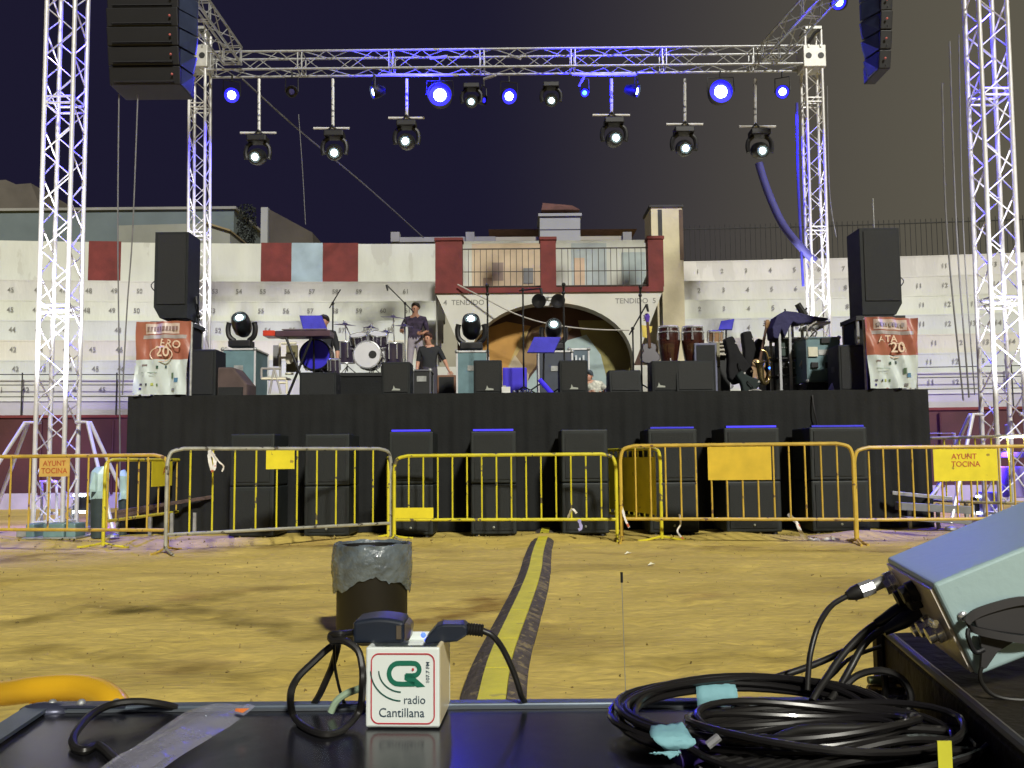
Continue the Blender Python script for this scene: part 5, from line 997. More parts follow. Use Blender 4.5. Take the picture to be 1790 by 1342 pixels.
# ------------------------------------------------------------------ people
def person(lab, J, shirt, legs, skin=SKIN, hair=HAIR, cap=None, belt_z=None, sleeve=.5, name='person', sc=1.0, shoes=BLACK):
    # J: joint name -> world point; connected skin surface with tapered limbs
    names = list(J); idx = {n_: i for i, n_ in enumerate(names)}
    E = [('pelvis', 'spine'), ('spine', 'chest'), ('chest', 'neck'), ('neck', 'chin'), ('chin', 'face'), ('face', 'crown')]
    for s_ in 'LR': E += [('chest', 'sh' + s_), ('sh' + s_, 'el' + s_), ('el' + s_, 'wr' + s_), ('wr' + s_, 'pa' + s_), ('pelvis', 'hip' + s_), ('hip' + s_, 'kn' + s_), ('kn' + s_, 'an' + s_), ('an' + s_, 'to' + s_)]
    Rr = dict(pelvis=(.15, .11), spine=(.145, .10), chest=(.17, .115), neck=(.058, .06), chin=(.066, .075), face=(.078, .095), crown=(.062, .075), sh=(.075, .075), el=(.045, .045), wr=(.03, .026), pa=(.036, .02), hip=(.095, .095), kn=(.062, .062), an=(.042, .042), to=(.045, .03))
    me = bpy.data.meshes.new('body'); me.from_pydata([tuple(J[n_]) for n_ in names], [(idx[a_], idx[b_]) for a_, b_ in E if a_ in idx and b_ in idx], [])
    ob = bpy.data.objects.new('body_src', me); COL.objects.link(ob); ob.modifiers.new('s', 'SKIN'); sv = me.skin_vertices[0].data
    for n_ in names:
        k = n_ if n_ in Rr else n_[:-1]; r = Rr[k]; sv[idx[n_]].radius = (r[0] * sc, r[1] * sc); sv[idx[n_]].use_root = (n_ == 'pelvis')
    ss = ob.modifiers.new('u', 'SUBSURF'); ss.levels = 2; ss.render_levels = 2
    dg = bpy.context.evaluated_depsgraph_get(); bm_ = bpy.data.meshes.new_from_object(ob.evaluated_get(dg)); bpy.data.objects.remove(ob)
    root = thing(name, lab, 'person', (J['pelvis'].x, J['pelvis'].y, min(p.z for p in J.values()) - .03)); q = MB()
    vs = [v.co.copy() for v in bm_.vertices]; fs = [tuple(p.vertices) for p in bm_.polygons]
    def seg(p, a_, b_):
        ab = b_ - a_; t_ = max(0, min(1, (p - a_).dot(ab) / max(ab.length_squared, 1e-9))); return (p - a_ - ab * t_).length, t_
    mats_ = []
    for f in fs:
        c = sum((vs[i] for i in f), Vector()) / len(f); best = (9, None, 0)
        for a_, b_ in E:
            if a_ in idx and b_ in idx:
                d_, t_ = seg(c, J[a_], J[b_]); r0 = Rr[a_ if a_ in Rr else a_[:-1]][0]; d_ -= r0 * .6
                if d_ < best[0]: best = (d_, (a_, b_), t_)
        a_, b_ = best[1]; k = 1
        if a_ in ('neck', 'chin', 'face') : k = 0
        if a_ == 'chest' and b_ == 'neck': k = 0 if best[2] > .75 else 1
        if a_.startswith('sh'): k = 1 if best[2] < sleeve * 2 else 0
        if a_.startswith('el'): k = 0 if sleeve < 1 else (1 if best[2] < .9 else 0)
        if a_.startswith('wr'): k = 0
        if a_.startswith(('hip', 'kn')) or b_.startswith('hip'): k = 2
        if a_ == 'pelvis' and b_ == 'spine': k = 2 if best[2] < .25 else 1
        if a_.startswith('an'): k = 3
        mats_.append(k)
    q.v = vs; q.f = fs; q.m = mats_
    fd = (J['face'] - J['crown']); fwd = J.get('_f')
    # hands: five bent fingers rooted in the palm
    for s_ in 'LR':
        if 'pa' + s_ in J:
            w_, p_ = J['wr' + s_], J['pa' + s_]; d = (p_ - w_).normalized(); sd = d.cross(Vector((0, 1, .2))).normalized(); up = sd.cross(d)
            for i in range(4):
                b_ = p_ + sd * (i - 1.5) * .019 * sc; ln = (.062, .074, .070, .054)[i] * sc; q.tube([b_ - d * .01, b_ + d * ln * .5 + up * .004, b_ + d * ln * .8 + up * .02, b_ + d * ln * .9 + up * .036], [.0095 * sc, .009 * sc, .008 * sc, .006 * sc], 6, 0)
            b_ = p_ - d * .03 - sd * .03; q.tube([b_, b_ - sd * .025 + d * .02, b_ - sd * .03 + d * .045], [.011 * sc, .010 * sc, .007 * sc], 6, 0)
    me_ = q.build('body', [skin, shirt, legs, shoes], root, smooth=True)
    # face and hair
    f = J['face']; yf = Vector(FACE); sd = yf.cross(Vector((0, 0, 1))).normalized(); h = MB()
    h.lathe([(.02, .045), (.014, .01), (.017, -.012), (.004, -.02)], f + yf * .088 * sc - Vector((0, 0, .004)), 8); h.build('nose', skin, root, smooth=True)
    for s_ in (-1, 1):
        h = MB(); h.ball(f + yf * .083 * sc + sd * .031 * s_ * sc + Vector((0, 0, .022)), .011, n=8); h.build('eye', BLACK, root, smooth=True)
        h = MB(); h.ball(f + sd * .082 * s_ * sc - yf * .0 + Vector((0, 0, .0)), .022, n=8, sc=(.5, .8, 1.3)); h.build('ear', skin, root, smooth=True)
    h = MB(); h.ball(f + yf * .083 * sc - Vector((0, 0, .045)), .02, n=8, sc=(1.2, .4, .3)); h.build('mouth', mat('lip', (.3, .1, .09), .5), root, smooth=True)
    h = MB(); c = f + Vector((0, 0, .035)) - yf * .018; pr = []
    vv = []; n = 18
    for i in range(8):
        th = (math.pi * .60) * i / 7
        for j in range(n):
            ph = 6.283 * j / n; dv = Vector((math.sin(th) * math.cos(ph), math.sin(th) * math.sin(ph), math.cos(th)))
            fr = max(0, dv.dot(yf)); lim = 1 - .5 * fr * (i / 7) ** 2; z = dv.z + (.55 * fr * (i / 7) ** 1.5)
            rr_ = (.099 + .006 * noise.noise(dv * 6)) * sc; vv.append(c + Vector((dv.x * rr_ * lim, dv.y * rr_ * 1.08 * lim, z * rr_ * 1.05)))
    ff = [(i * n + j, (i + 1) * n + j, (i + 1) * n + (j + 1) % n, i * n + (j + 1) % n) for i in range(7) for j in range(n)]
    h.add(vv, ff); h.build('hair', cap or hair, root, smooth=True)
    return root
FACE = (-.25, -1, -.1)
def stand_pose(px, ytop, Y, zf, H, lean=0, armL=None, armR=None):
    t_ = at(px, ytop, Y); x, z1 = t_.x, t_.z; k = H / 1.72; b = z1 - H
    J = dict(pelvis=Vector((x, Y, b + .95 * k)), spine=Vector((x, Y, b + 1.12 * k)), chest=Vector((x, Y, b + 1.33 * k)), neck=Vector((x, Y - .02, b + 1.47 * k)), chin=Vector((x, Y - .035, b + 1.54 * k)), face=Vector((x, Y - .03, b + 1.60 * k)), crown=Vector((x, Y - .01, b + 1.665 * k)))
    for s_, n_ in ((-1, 'L'), (1, 'R')):
        J['sh' + n_] = Vector((x + s_ * .185 * k, Y, b + 1.39 * k)); J['hip' + n_] = Vector((x + s_ * .09 * k, Y, b + .88 * k)); J['kn' + n_] = Vector((x + s_ * .11 * k, Y - .03, b + .48 * k)); J['an' + n_] = Vector((x + s_ * .12 * k, Y + .02, b + .08 * k)); J['to' + n_] = Vector((x + s_ * .14 * k, Y - .13, b + .035 * k))
        J['el' + n_] = Vector((x + s_ * .25 * k, Y + .02, b + 1.11 * k)); J['wr' + n_] = Vector((x + s_ * .27 * k, Y - .08, b + .87 * k)); J['pa' + n_] = Vector((x + s_ * .27 * k, Y - .10, b + .79 * k))
    return J
J = stand_pose(751, 583, 18.5, DZ, at(746, 583, 18.5).z - DZ - .0)
x = J['pelvis'].x; k = .0; J['elR'] += Vector((.07, -.02, .02)); J['wrR'] += Vector((.13, -.05, .06)); J['paR'] += Vector((.17, -.06, .08))
for n_ in ('chin', 'face', 'crown'): J[n_] += Vector((-.04, -.01, 0))
person('man in black short sleeved shirt standing right of the drum kit', J, mat('black_shirt', (.018, .02, .024), .8, 0, .25, 5), mat('dark_trousers', (.055, .05, .07), .8), hair=mat('red_brown_hair', (.06, .022, .018), .6), sleeve=.45)
FACE = (-.4, -1, -.35)
J = stand_pose(726, 530, 19.15, RZ, at(728, 530, 19.15).z - RZ)
J['elL'] += Vector((-.03, -.06, .05)); J['wrL'] = J['elL'] + Vector((.02, -.20, -.05)); J['paL'] = J['wrL'] + Vector((.03, -.07, 0)); J['elR'] += Vector((.0, -.04, .03)); J['wrR'] = J['elR'] + Vector((-.10, -.2, -.08)); J['paR'] = J['wrR'] + Vector((-.03, -.07, 0))
person('man in dark printed shirt and pale trousers behind the drum kit', J, mat('dark_print_shirt', (.05, .035, .075), .8, 0, .6, 16), mat('pale_trousers', (.34, .31, .36), .8), sleeve=.5)
FACE = (-.8, -.6, -.1)
# seated musician behind the keyboard
J = stand_pose(566, 553, 15.6, DZ, 1.6); x = J['pelvis'].x
for n_ in J: J[n_] = J[n_] + Vector((0, 0, 0))
FACE = (-.2, -1, -.5)
person('dark haired person standing behind the blue keyboard desk', J, mat('black_shirt', (.018, .02, .024)), mat('dark_trousers', (.055, .05, .07)), sleeve=.9)
# person sitting at the back edge of the stage
t_ = at(1030, 646, 14.6); x, Y = t_.x, 14.6; zt = t_.z; b = DZ
k = (zt - .06 - b) / .80 if (zt - b) < .86 else 1.
def V(a_, y_, z_): return Vector((x + a_ * .9, Y + y_, b + z_ * k))
J = dict(pelvis=V(.10, .05, .10), spine=V(.08, .04, .27), chest=V(.04, .02, .45), neck=V(-.0, -.0, .57), chin=V(-.02, -.02, .63), face=V(-.03, -.02, .69), crown=V(-.02, 0, .75), shL=V(-.12, 0, .50), shR=V(.2, .03, .48), elL=V(-.15, -.12, .28), elR=V(.32, -.05, .26), wrL=V(-.05, -.28, .22), wrR=V(.22, -.22, .16), paL=V(0, -.33, .22), paR=V(.18, -.28, .17), hipL=V(.0, .0, .10), hipR=V(.2, .0, .10), knL=V(-.15, -.35, .30), knR=V(.3, -.35, .28), anL=V(-.05, -.62, .06), anR=V(.2, -.62, .06), toL=V(-.07, -.72, .05), toR=V(.2, -.72, .05))
FACE = (-.5, -1, -.1)
person('person in white patterned shirt and dark cap sitting low behind a monitor', J, mat('white_pattern_shirt', (.62, .62, .54), .8, 0, .5, 22), mat('dark_trousers', (.055, .05, .07)), cap=mat('grey_cap', (.06, .08, .1), .7), sc=.85)
# ================================================================== SUBS, BARRIERS, YARD
subs = [(400, 480, 758, 'leftmost tall black subwoofer stack before the stage'), (531, 611, 758, 'second black subwoofer stack from the left'), (679, 757, 754, 'third black subwoofer stack from the left with blue lit top'), (823, 902, 753, 'fourth black subwoofer stack from the left with blue lit top'), (983, 1062, 750, 'fourth black subwoofer stack from the right'), (1136, 1218, 749, 'third black subwoofer stack from the right'), (1270, 1362, 747, 'second black subwoofer stack from the right with blue lit top'), (1421, 1515, 746, 'rightmost black subwoofer stack before the stage')]
SUBM = mat('subwoofer_paint', (.012, .0165, .017), .6, 0, .25, 8, .12, 90)
for i, (x0, x1, y0, lab) in enumerate(subs):
    Y = 11.7; X0, Z0, X1, Z1 = pbox(x0, 925, x1, y0, Y); Z1 = max(Z0, Z1); o = thing('subwoofer_stack', lab, 'subwoofer', ((X0 + X1) / 2, Y, .03), 'subwoofers along the foot of the stage'); zm = Z1 * .5
    for z0, z1 in ((.03, zm - .004), (zm + .004, Z1)):
        q = MB(); q.box((X0, Y, z0), (X1, Y + .75, z1)); c = q.build('cabinet', SUBM, o, bevel=.018)
        q = MB(); q.box((X0 + .05, Y - .014, z0 + .05), (X1 - .05, Y + .01, z1 - .05)); q.build('grille', mat('sub_grille', (.0095, .0125, .013), .6, .1, .25, 60, .2, 200), c)
        for x in (X0 + .02, X1 - .06): q = MB(); q.box((x, Y - .006, (z0 + z1) / 2 - .06), (x + .035, Y + .002, (z0 + z1) / 2 + .06)); q.build('handle', BLACK, c)
    for x in (X0 + .08, X1 - .08): q = MB(); q.lathe([(.04, 0), (.035, .03)], (x, Y + .06, -.0), 10); q.build('foot', RUBBER, o)
    q = MB(); q.ball(((X0 + X1) / 2, Y - .018, .12), .016, n=8); q.build('badge', mat('worn_badge', (.38, .40, .36)), o)
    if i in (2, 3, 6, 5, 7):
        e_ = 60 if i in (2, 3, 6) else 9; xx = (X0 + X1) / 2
        lo = thing('edge_light_strip', 'added glowing strip for the blue light on top of the %s subwoofer stack' % ['', '', 'third', 'fourth from the left', '', 'third from the right', 'second from the right', 'rightmost'][i].replace('third', 'third', 1) if i != 2 else 'added glowing strip for the blue light on top of the third subwoofer stack from the left', 'added glow strip', (xx, Y + .03, Z1 + .002), 'glowing strips for blue light on the subwoofers')
        q = MB(); q.box((X0 + .03, Y + .02, Z1 + .002), (X1 - .03, Y + .07, Z1 + .028)); q.build('housing', BLACKM, lo)  # added strip: blue light on the cabinet's top edge, built as a glowing bar
        q = MB(); q.box((X0 + .035, Y + .012, Z1 + .004), (X1 - .035, Y + .0195, Z1 + .026)); q.build('lit_strip', mat('blue_edge_glow' if e_ > 20 else 'dim_blue_edge_glow', (.05, .05, .7), .4, emis=(.05, .03, 1), es=1.0 if e_ > 20 else .12), lo)

def barrier(lab, A, B, h, m, mb=None, n=13, sign=None, feet=True, name='crowd_barrier', cornerL=True, bottom=.24, r=.021, grp='yellow crowd barriers before the stage', lean=(0, 0), texts=None, mrail=None):
    A = Vector(A); B = Vector(B); A.z = B.z = 0; d = (B - A); Ln = d.length; d.normalize(); nrm = Vector((-d.y, d.x, 0)); U = Vector((0, 0, 1)); A_ = A.copy()
    o = thing(name, lab, 'crowd barrier', (A + B) / 2, grp); mb = mb or m; c = .17
    def P(s_, z): return A + d * s_ + U * z + d * (-lean[0] * (h - z)) * 1.0
    pts = [P(0, .03)] + [P(0, h - c)] + cat([P(0, h - c), P(c * .08, h - c * .55), P(c * .3, h - c * .18), P(c, h)], 3)[1:] + [P(Ln - c, h)] + cat([P(Ln - c, h), P(Ln - c * .3, h - c * .18), P(Ln - c * .08, h - c * .55), P(Ln, h - c)], 3)[1:] + [P(Ln, .03)]
    q = MB(); q.tube(pts, r, 8); q.build('frame', m, o, smooth=True)
    q = MB(); q.cyl(P(0, bottom), P(Ln, bottom), r * .9, n=8); q.build('bottom_rail', mrail or m, o, smooth=True)
    for i in range(1, n + 1):
        s_ = Ln * i / (n + 1); q = MB(); zt = h if c < s_ < Ln - c else h - c * .25; q.cyl(P(s_, bottom), P(s_, zt), .0105, n=6); q.build('bar', mb, o, smooth=True)
    if feet:
        for s_ in (.0, Ln):
            q = MB(); p = P(s_, 0); q.tube(cat([p - nrm * .30 + U * .014, p - nrm * .2 + U * .02, p - nrm * .02 + U * .055, p + nrm * .02 + U * .055, p + nrm * .2 + U * .02, p + nrm * .30 + U * .014], 3), .013, 6); q.build('foot', m, o, smooth=True)
    if sign:
        s0, s1, z0, z1, sm = sign[:5]; q = MB(); f = -nrm if nrm.y > 0 or (abs(nrm.y) < 1e-3) else nrm; vs = [P(s0, z0), P(s1, z0), P(s1, z1), P(s0, z1)]
        q.hexa([vs[0] + f * .018, vs[1] + f * .018, vs[1] + f * .013, vs[0] + f * .013, vs[3] + f * .018, vs[2] + f * .018, vs[2] + f * .013, vs[3] + f * .013]); sg = q.build('sign_plate', sm, o)
        if texts:
            for (t_, u, v, sz) in texts: q = MB(); c_ = vs[0].lerp(vs[1], u) + U * (z1 - z0) * v + f * .021; q.text(t_, c_, sz, xd=d, ud=U); q.build('lettering', mat('red_stencil_ink', (.50, .10, .03), .6, 0, .3, 20), sg)
    return o
def gnd(px, py): p = atz(px, py); return Vector((p.x, p.y, 0))
def sat(A, B, px, py):   # distance along A-B and height where a pixel meets the barrier plane
    d = (B - A).normalized(); n = Vector((-d.y, d.x, 0)); r = (at(px, py, 10) - CAM); t_ = (A - CAM).dot(n) / r.dot(n); p = CAM + r * t_; return (p - A).dot(d), p.z
def sg(A, B, x0, y0, x1, y1, m): a_ = sat(A, B, x0, y1); b_ = sat(A, B, x1, y0); return (a_[0], b_[0], a_[1], b_[1], m)
ht = lambda A, B, px, py: sat(A, B, px, py)[1]
OSIGN = mat('orange_sign_plate', (.66, .42, .11), .5, 0, .12, 6); OSIGN2 = mat('amber_sign_plate', (.72, .50, .04), .45, 0, .15, 5, chip=(.10, .06, .03), chipat=.76, chipscale=8)
A = gnd(-215, 962); B = gnd(291, 966); barrier('orange yellow barrier at the far left with an AYUNT sign', A, B, ht(A, B, 100, 797), ORA, n=14, sign=sg(A, B, 70, 800, 124, 833, OSIGN), texts=[('AYUNT', .5, .70, .082), ('TOCINA', .5, .30, .082)])
A = gnd(289, 968); B = gnd(683, 943); barrier('grey topped barrier second from the left with small yellow sign', A, B, ht(A, B, 480, 784), GREYP, YEL, 10, sign=sg(A, B, 464, 787, 514, 820, YSIGN), bottom=.20)
A = gnd(689, 944); B = gnd(1079, 944); barrier('bright yellow barrier in the centre with a plate at its lower left corner', A, B, ht(A, B, 880, 795), YEL, n=14, sign=sg(A, B, 691, 887, 758, 906, YSIGN), bottom=.245)
A = gnd(1087, 948); B = gnd(1497, 951); barrier('orange barrier leaning left of the grey post, with large amber plate', A, B, ht(A, B, 1290, 777), ORA, n=14, sign=sg(A, B, 1238, 780, 1347, 839, OSIGN2), bottom=.27, lean=(-.0, 0))
A = gnd(1499, 950); B = gnd(1880, 946); barrier('yellow barrier at the right with a large AYUNT sign', A, B, ht(A, B, 1640, 781), ORA, n=14, sign=sg(A, B, 1632, 784, 1741, 841, YSIGN), texts=[('AYUNT', .48, .76, .085), ('TOCINA', .50, .52, .085)], bottom=.26)
A = gnd(180, 958); B = gnd(350, 926); barrier('yellow barrier turned away behind the far left barrier', A, B, 1.0, YEL, ORA, 9, sign=(1.15, 1.75, .66, .98, YSIGN), texts=[('A', .6, .6, .14)], bottom=.3, grp='yellow barriers standing at an angle')
A = gnd(679, 943); B = gnd(650, 925); B.y = A.y + 1.9; B.x = A.x - .28; barrier('worn barrier seen edge on left of the central barrier', A, B, 1.0, YEL, YEL, 11, sign=(.1, 1.3, .5, .92, YSIGN), grp='yellow barriers standing at an angle')
A = gnd(1157, 946); B = A + Vector((-.52, 1.9, 0)); barrier('yellow barrier seen edge on behind the orange barrier', A, B, 1.08, YEL, YEL, 11, sign=(.1, 1.6, .3, .98, YSIGN), grp='yellow barriers standing at an angle')
A = at(1557, 900, 13.2); B = at(1830, 900, 11.35); barrier('pale grey barrier standing behind the right AYUNT barrier', A, B, at(1560, 768, 13.2).z, mat('pale_worn_rail', (.6, .55, .3), .4, 0, .2, 8, chip=(.3, .3, .2), chipat=.5, chipscale=5), YEL, 9, bottom=.36, grp='yellow barriers standing at an angle')
# barrier beside the mixing desk, close to the camera
A_ = at(-60, 1205, 1.22); pts = cat([A_, at(0, 1212, 1.16), at(60, 1205, 1.11), at(130, 1202, 1.08), at(172, 1210, 1.05), at(198, 1228, 1.02), at(210, 1250, 1.0)], 5); end = Vector((pts[-1].x + .012, pts[-1].y, .02))
o = thing('near_barrier', 'thick mustard yellow barrier rail at the lower left corner', 'crowd barrier', (A_.x, 1.1, 0)); q = MB(); q.tube(pts + [pts[-1] + Vector((.008, 0, -.06)), end], .0150, 16); q.build('frame', OCHR, o, smooth=True)
q = MB(); far = A_ + (A_ - pts[5]).normalized() * .8; q.tube([A_, far], .0150, 16); q.cyl(far, (far.x, far.y, .02), .0150, n=14); q.build('frame', OCHR, o, smooth=True)
for px in (-30, 60, 200 - 140 + 0): pass
for t_ in (0.25, .5, .75): p = far.lerp(pts[12], t_); q = MB(); q.cyl((p.x, p.y, .2), p, .007, n=8); q.build('bar', OCHR, o)
q = MB(); p = at(62, 1215, 1.11); q.cyl(p, (p.x, p.y, .2), .007, n=8); q.build('bar', OCHR, o)
q = MB(); q.cyl((far.x, far.y, .2), (end.x, end.y, .2), .0165, n=12); q.build('bottom_rail', OCHR, o)
# plastic tape remnants
TAPE = mat('barrier_tape', (.75, .72, .68), .4, 0, .1, 4, chip=(.55, .14, .06), chipat=.56, chipscale=9); BTAP = mat('violet_tape', (.42, .40, .75), .4)
def ribbon(lab, pts, wd, m=TAPE):
    P = [at(*p) for p in pts]; P = cat(P, 4); q = MB(); vs = []
    for i, p in enumerate(P):
        d = (P[min(i + 1, len(P) - 1)] - P[max(i - 1, 0)]).normalized(); s_ = d.cross(Vector((.2 * math.sin(i * .9), 1, .3 * math.cos(i * .7)))).normalized() * wd * (.6 + .4 * math.sin(i * 1.7) ** 2); vs += [p - s_, p + s_]
    q.add(vs, [(2 * i, 2 * i + 1, 2 * i + 3, 2 * i + 2) for i in range(len(P) - 1)])
    o = q.build('plastic_tape', m, label=lab, cat_='tape', group='torn tape scraps on the barriers'); s = o.modifiers.new('t', 'SOLIDIFY'); s.thickness = .003
yb = 10.2
ribbon('white and red tape scrap tied to the grey topped barrier', [(367, 786, yb - .2), (366, 800, yb - .25), (372, 824, yb - .25), (376, 805, yb - .2), (369, 789, yb - .2)], .022)
ribbon('thin white tape end beside the tied scrap on the grey barrier', [(370, 789, yb - .2), (382, 806, yb - .22), (391, 815, yb - .2), (388, 824, yb - .2)], .010)
ribbon('white tape tied to the bottom rail of the central barrier', [(993, 905, 11), (1000, 890, 10.9), (1008, 897, 10.9)], .016)
ribbon('violet tape scrap under the central barrier', [(1012, 908, 10.9), (1016, 922, 10.9), (1011, 926, 10.9)], .022, BTAP)
ribbon('white tape hanging at the left post of the orange barrier', [(1084, 870, 10.8), (1092, 905, 10.7), (1100, 922, 10.6)], .016)
ribbon('white tape dangling from the bottom rail of the orange barrier', [(1187, 898, 10.7), (1190, 915, 10.7), (1184, 928, 10.7), (1194, 942, 10.6)], .012)
ribbon('long red and white tape trailing onto the sand at the right', [(1378, 898, 10.7), (1392, 913, 10.6), (1402, 934, 10.6), (1416, 943, 10.7), (1436, 945, 10.7)], .026)
ribbon('pale tape lying on the sand by the grey post', [(1432, 946, 10.65), (1450, 941, 10.7), (1468, 943, 10.7)], .018)

# gear lying at the feet of the left tower
o = thing('ballast_box', 'teal plastic ballast crate at the left tower foot', 'crate', (at(95, 905, 12.0).x, 12, .03))
for a_, b2 in ((44, 60), (74, 112), (114, 132)):
    X0, Z0, X1, Z1 = pbox(a_, 928, b2, 912, 11.9); q = MB(); q.box((X0, 11.9, .02), (X1, 12.2, .2)); q.build('block', mat('teal_block', (.15, .25, .24), .5, 0, .3, 5), o, bevel=.02)
q = MB(); X0, Z0, X1, Z1 = pbox(40, 928, 135, 926, 11.85); q.box((X0, 11.82, .012), (X1, 12.3, .03)); q.build('tray', STEEL, o)
o = thing('scaffold_trestle', 'low bright steel frame inside the left tower base', 'trestle', (at(85, 900, 12.9).x, 12.9, .0)); 
for a_, b2 in (((70, 842), (100, 842)), ((73, 842), (73, 915)), ((99, 842), (99, 915)), ((70, 897), (98, 897))): q = MB(); A_ = at(*a_, 12.95); B_ = at(*b2, 12.95); B_.z = max(.01, B_.z); q.cyl(A_, B_, .02, n=8); q.build('tube', ALU, o)
def bin_tub(lab, x0, x1, yt, yb_, Y, m1, m2):
    X0, Z0, X1, Z1 = pbox(x0, yb_, x1, yt, Y); cx = (X0 + X1) / 2; r = (X1 - X0) / 2; Z1 = max(Z0, Z1); o = thing('cable_tub', lab, 'tub', (cx, Y, .02), 'dark tubs filled with pale bags')
    q = MB(); q.lathe([(r * .75, 0), (r * .98, Z1 * .62), (r, Z1 * .64), (r * .9, Z1 * .63)], (cx, Y, .01), 20); q.build('tub', m1, o, smooth=True)
    q = MB(); pr = [(r * 1.0, Z1 * .55), (r * 1.04, Z1 * .66), (r * .95, Z1 * .9), (r * .6, Z1 * .98), (.001, Z1 * .94)]; q.lathe(pr, (cx, Y, .01), 11); q.v = [p + Vector((noise.noise(p * 9), noise.noise(p * 9 + Vector((5, 0, 0))), noise.noise(p * 8 + Vector((0, 9, 0))))) * .05 for p in q.v]; q.build('bag', m2, o)
BG = mat('pale_teal_bag', (.40, .58, .58), .35, 0, .25, 6, coat=.3); DT = mat('dark_teal_tub', (.035, .055, .06), .5)
bin_tub('dark tub with pale teal bag behind the left angled barrier', 157, 190, 815, 912, 12.0, DT, BG); bin_tub('second dark tub with pale bag beside the left ramp beam', 206, 226, 824, 905, 12.4, DT, BG)
o = thing('stage_ramp_beam', 'worn wooden ramp beam leading up behind the left barrier', 'beam', (at(250, 910, 12.4).x, 12.4, 0)); WD = mat('worn_dark_timber', (.10, .065, .055), .8, 0, .4, 4, .3, 20, stretch=(1, 6, 6))
def beam(a_, b2, Ya, Yb, hh, dd, m, nm='beam'): A_ = at(*a_, Ya); B_ = at(*b2, Yb); q = MB(); q.hexa([A_ - Vector((0, 0, hh)), B_ - Vector((0, 0, hh)), B_ - Vector((0, -dd, hh)), A_ - Vector((0, -dd, hh)), A_, B_, B_ + Vector((0, dd, 0)), A_ + Vector((0, dd, 0))]); return q.build(nm, m, o, bevel=.006)
beam((175, 899), (285, 882), 12.2, 12.35, .10, .3, WD); beam((200, 892), (372, 865), 12.0, 12.5, .05, .06, WD, 'side_rail'); 
for px in (205, 262, 300, 340): p = at(px, 896, 12.3); q = MB(); q.box((p.x - .02, 12.3, .01), (p.x + .02, 12.34, .30)); q.build('leg', STEEL, o)
# right side stage steps and rails
o = thing('steel_steps', 'grey steel step frame behind the right barriers', 'frame', (at(1640, 880, 12.2).x, 12.2, 0))
beam((1560, 858), (1665, 868), 12.3, 12.1, .05, .08, STEEL, 'rail'); beam((1575, 878), (1700, 885), 12.1, 11.95, .10, .2, mat('grey_frame_paint', (.2, .21, .22), .5), 'step'); beam((1585, 903), (1700, 910), 12.0, 11.9, .05, .2, mat('grey_frame_paint', (.2, .21, .22)), 'step')
for px in (1590, 1640, 1690): p = at(px, 880, 12.25); q = MB(); q.box((p.x - .02, 12.25, .01), (p.x + .02, 12.29, .34)); q.build('leg', STEEL, o)
q = MB(); A_ = at(1625, 870, 12.3); B_ = at(1645, 845, 12.5); q.cyl(A_, B_, .02, n=8); q.build('brace', ALU, o)
q = MB(); A_ = at(1622, 757, 13.6); B_ = at(1668, 757, 13.6); C_ = at(1669, 766, 13.6); q.tube([(A_.x, 13.6, 0), A_, B_, (B_.x, 13.6, 0)], .022, 8); q.build('handrail', ALU, label='short pale handrail behind the right barriers', cat_='handrail')
o = thing('work_lamp', 'cream boxed work lamp hanging inside the right tower', 'lamp', at(1765, 760, 12.9)); X0, Z0, X1, Z1 = pbox(1759, 760, 1770, 741, 12.8); q = MB(); q.box((X0, 12.75, min(Z0, Z1)), (X1, 12.85, max(Z0, Z1))); q.build('housing', mat('cream_casing', (.7, .64, .45), .5), o, bevel=.02); q = MB(); q.cyl(((X0 + X1) / 2, 12.8, max(Z0, Z1)), ((X0 + X1) / 2, 12.8, max(Z0, Z1) + .12), .01); q.build('hook', STEEL, o)
o = thing('ballast_block', 'violet lit ballast blocks at the right tower foot', 'ballast', (at(1770, 850, 12.9).x, 12.9, .0))
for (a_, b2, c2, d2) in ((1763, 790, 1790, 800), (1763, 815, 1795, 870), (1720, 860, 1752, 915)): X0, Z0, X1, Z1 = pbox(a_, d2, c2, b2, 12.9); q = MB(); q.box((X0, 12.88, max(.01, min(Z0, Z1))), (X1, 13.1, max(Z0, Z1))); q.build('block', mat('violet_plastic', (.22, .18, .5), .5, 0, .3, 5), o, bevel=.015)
# litter glints on the sand
for px, py, lab in ((1097, 970, 'small pale scrap on the sand behind the thin antenna'), (1138, 990, 'tiny pale scrap on the sand right of the thin antenna')):
    p = gnd(px, py); q = MB(); q.add([p + Vector((-.03, 0, .012)), p + Vector((.02, -.02, .03)), p + Vector((.04, .02, .02)), p + Vector((0, .03, .035))], [(0, 1, 2), (0, 2, 3)]); o_ = q.build('litter', mat('paper_scrap', (.8, .78, .6), .6), label=lab, cat_='litter', group='litter on the sand'); s = o_.modifiers.new('t', 'SOLIDIFY'); s.thickness = .004

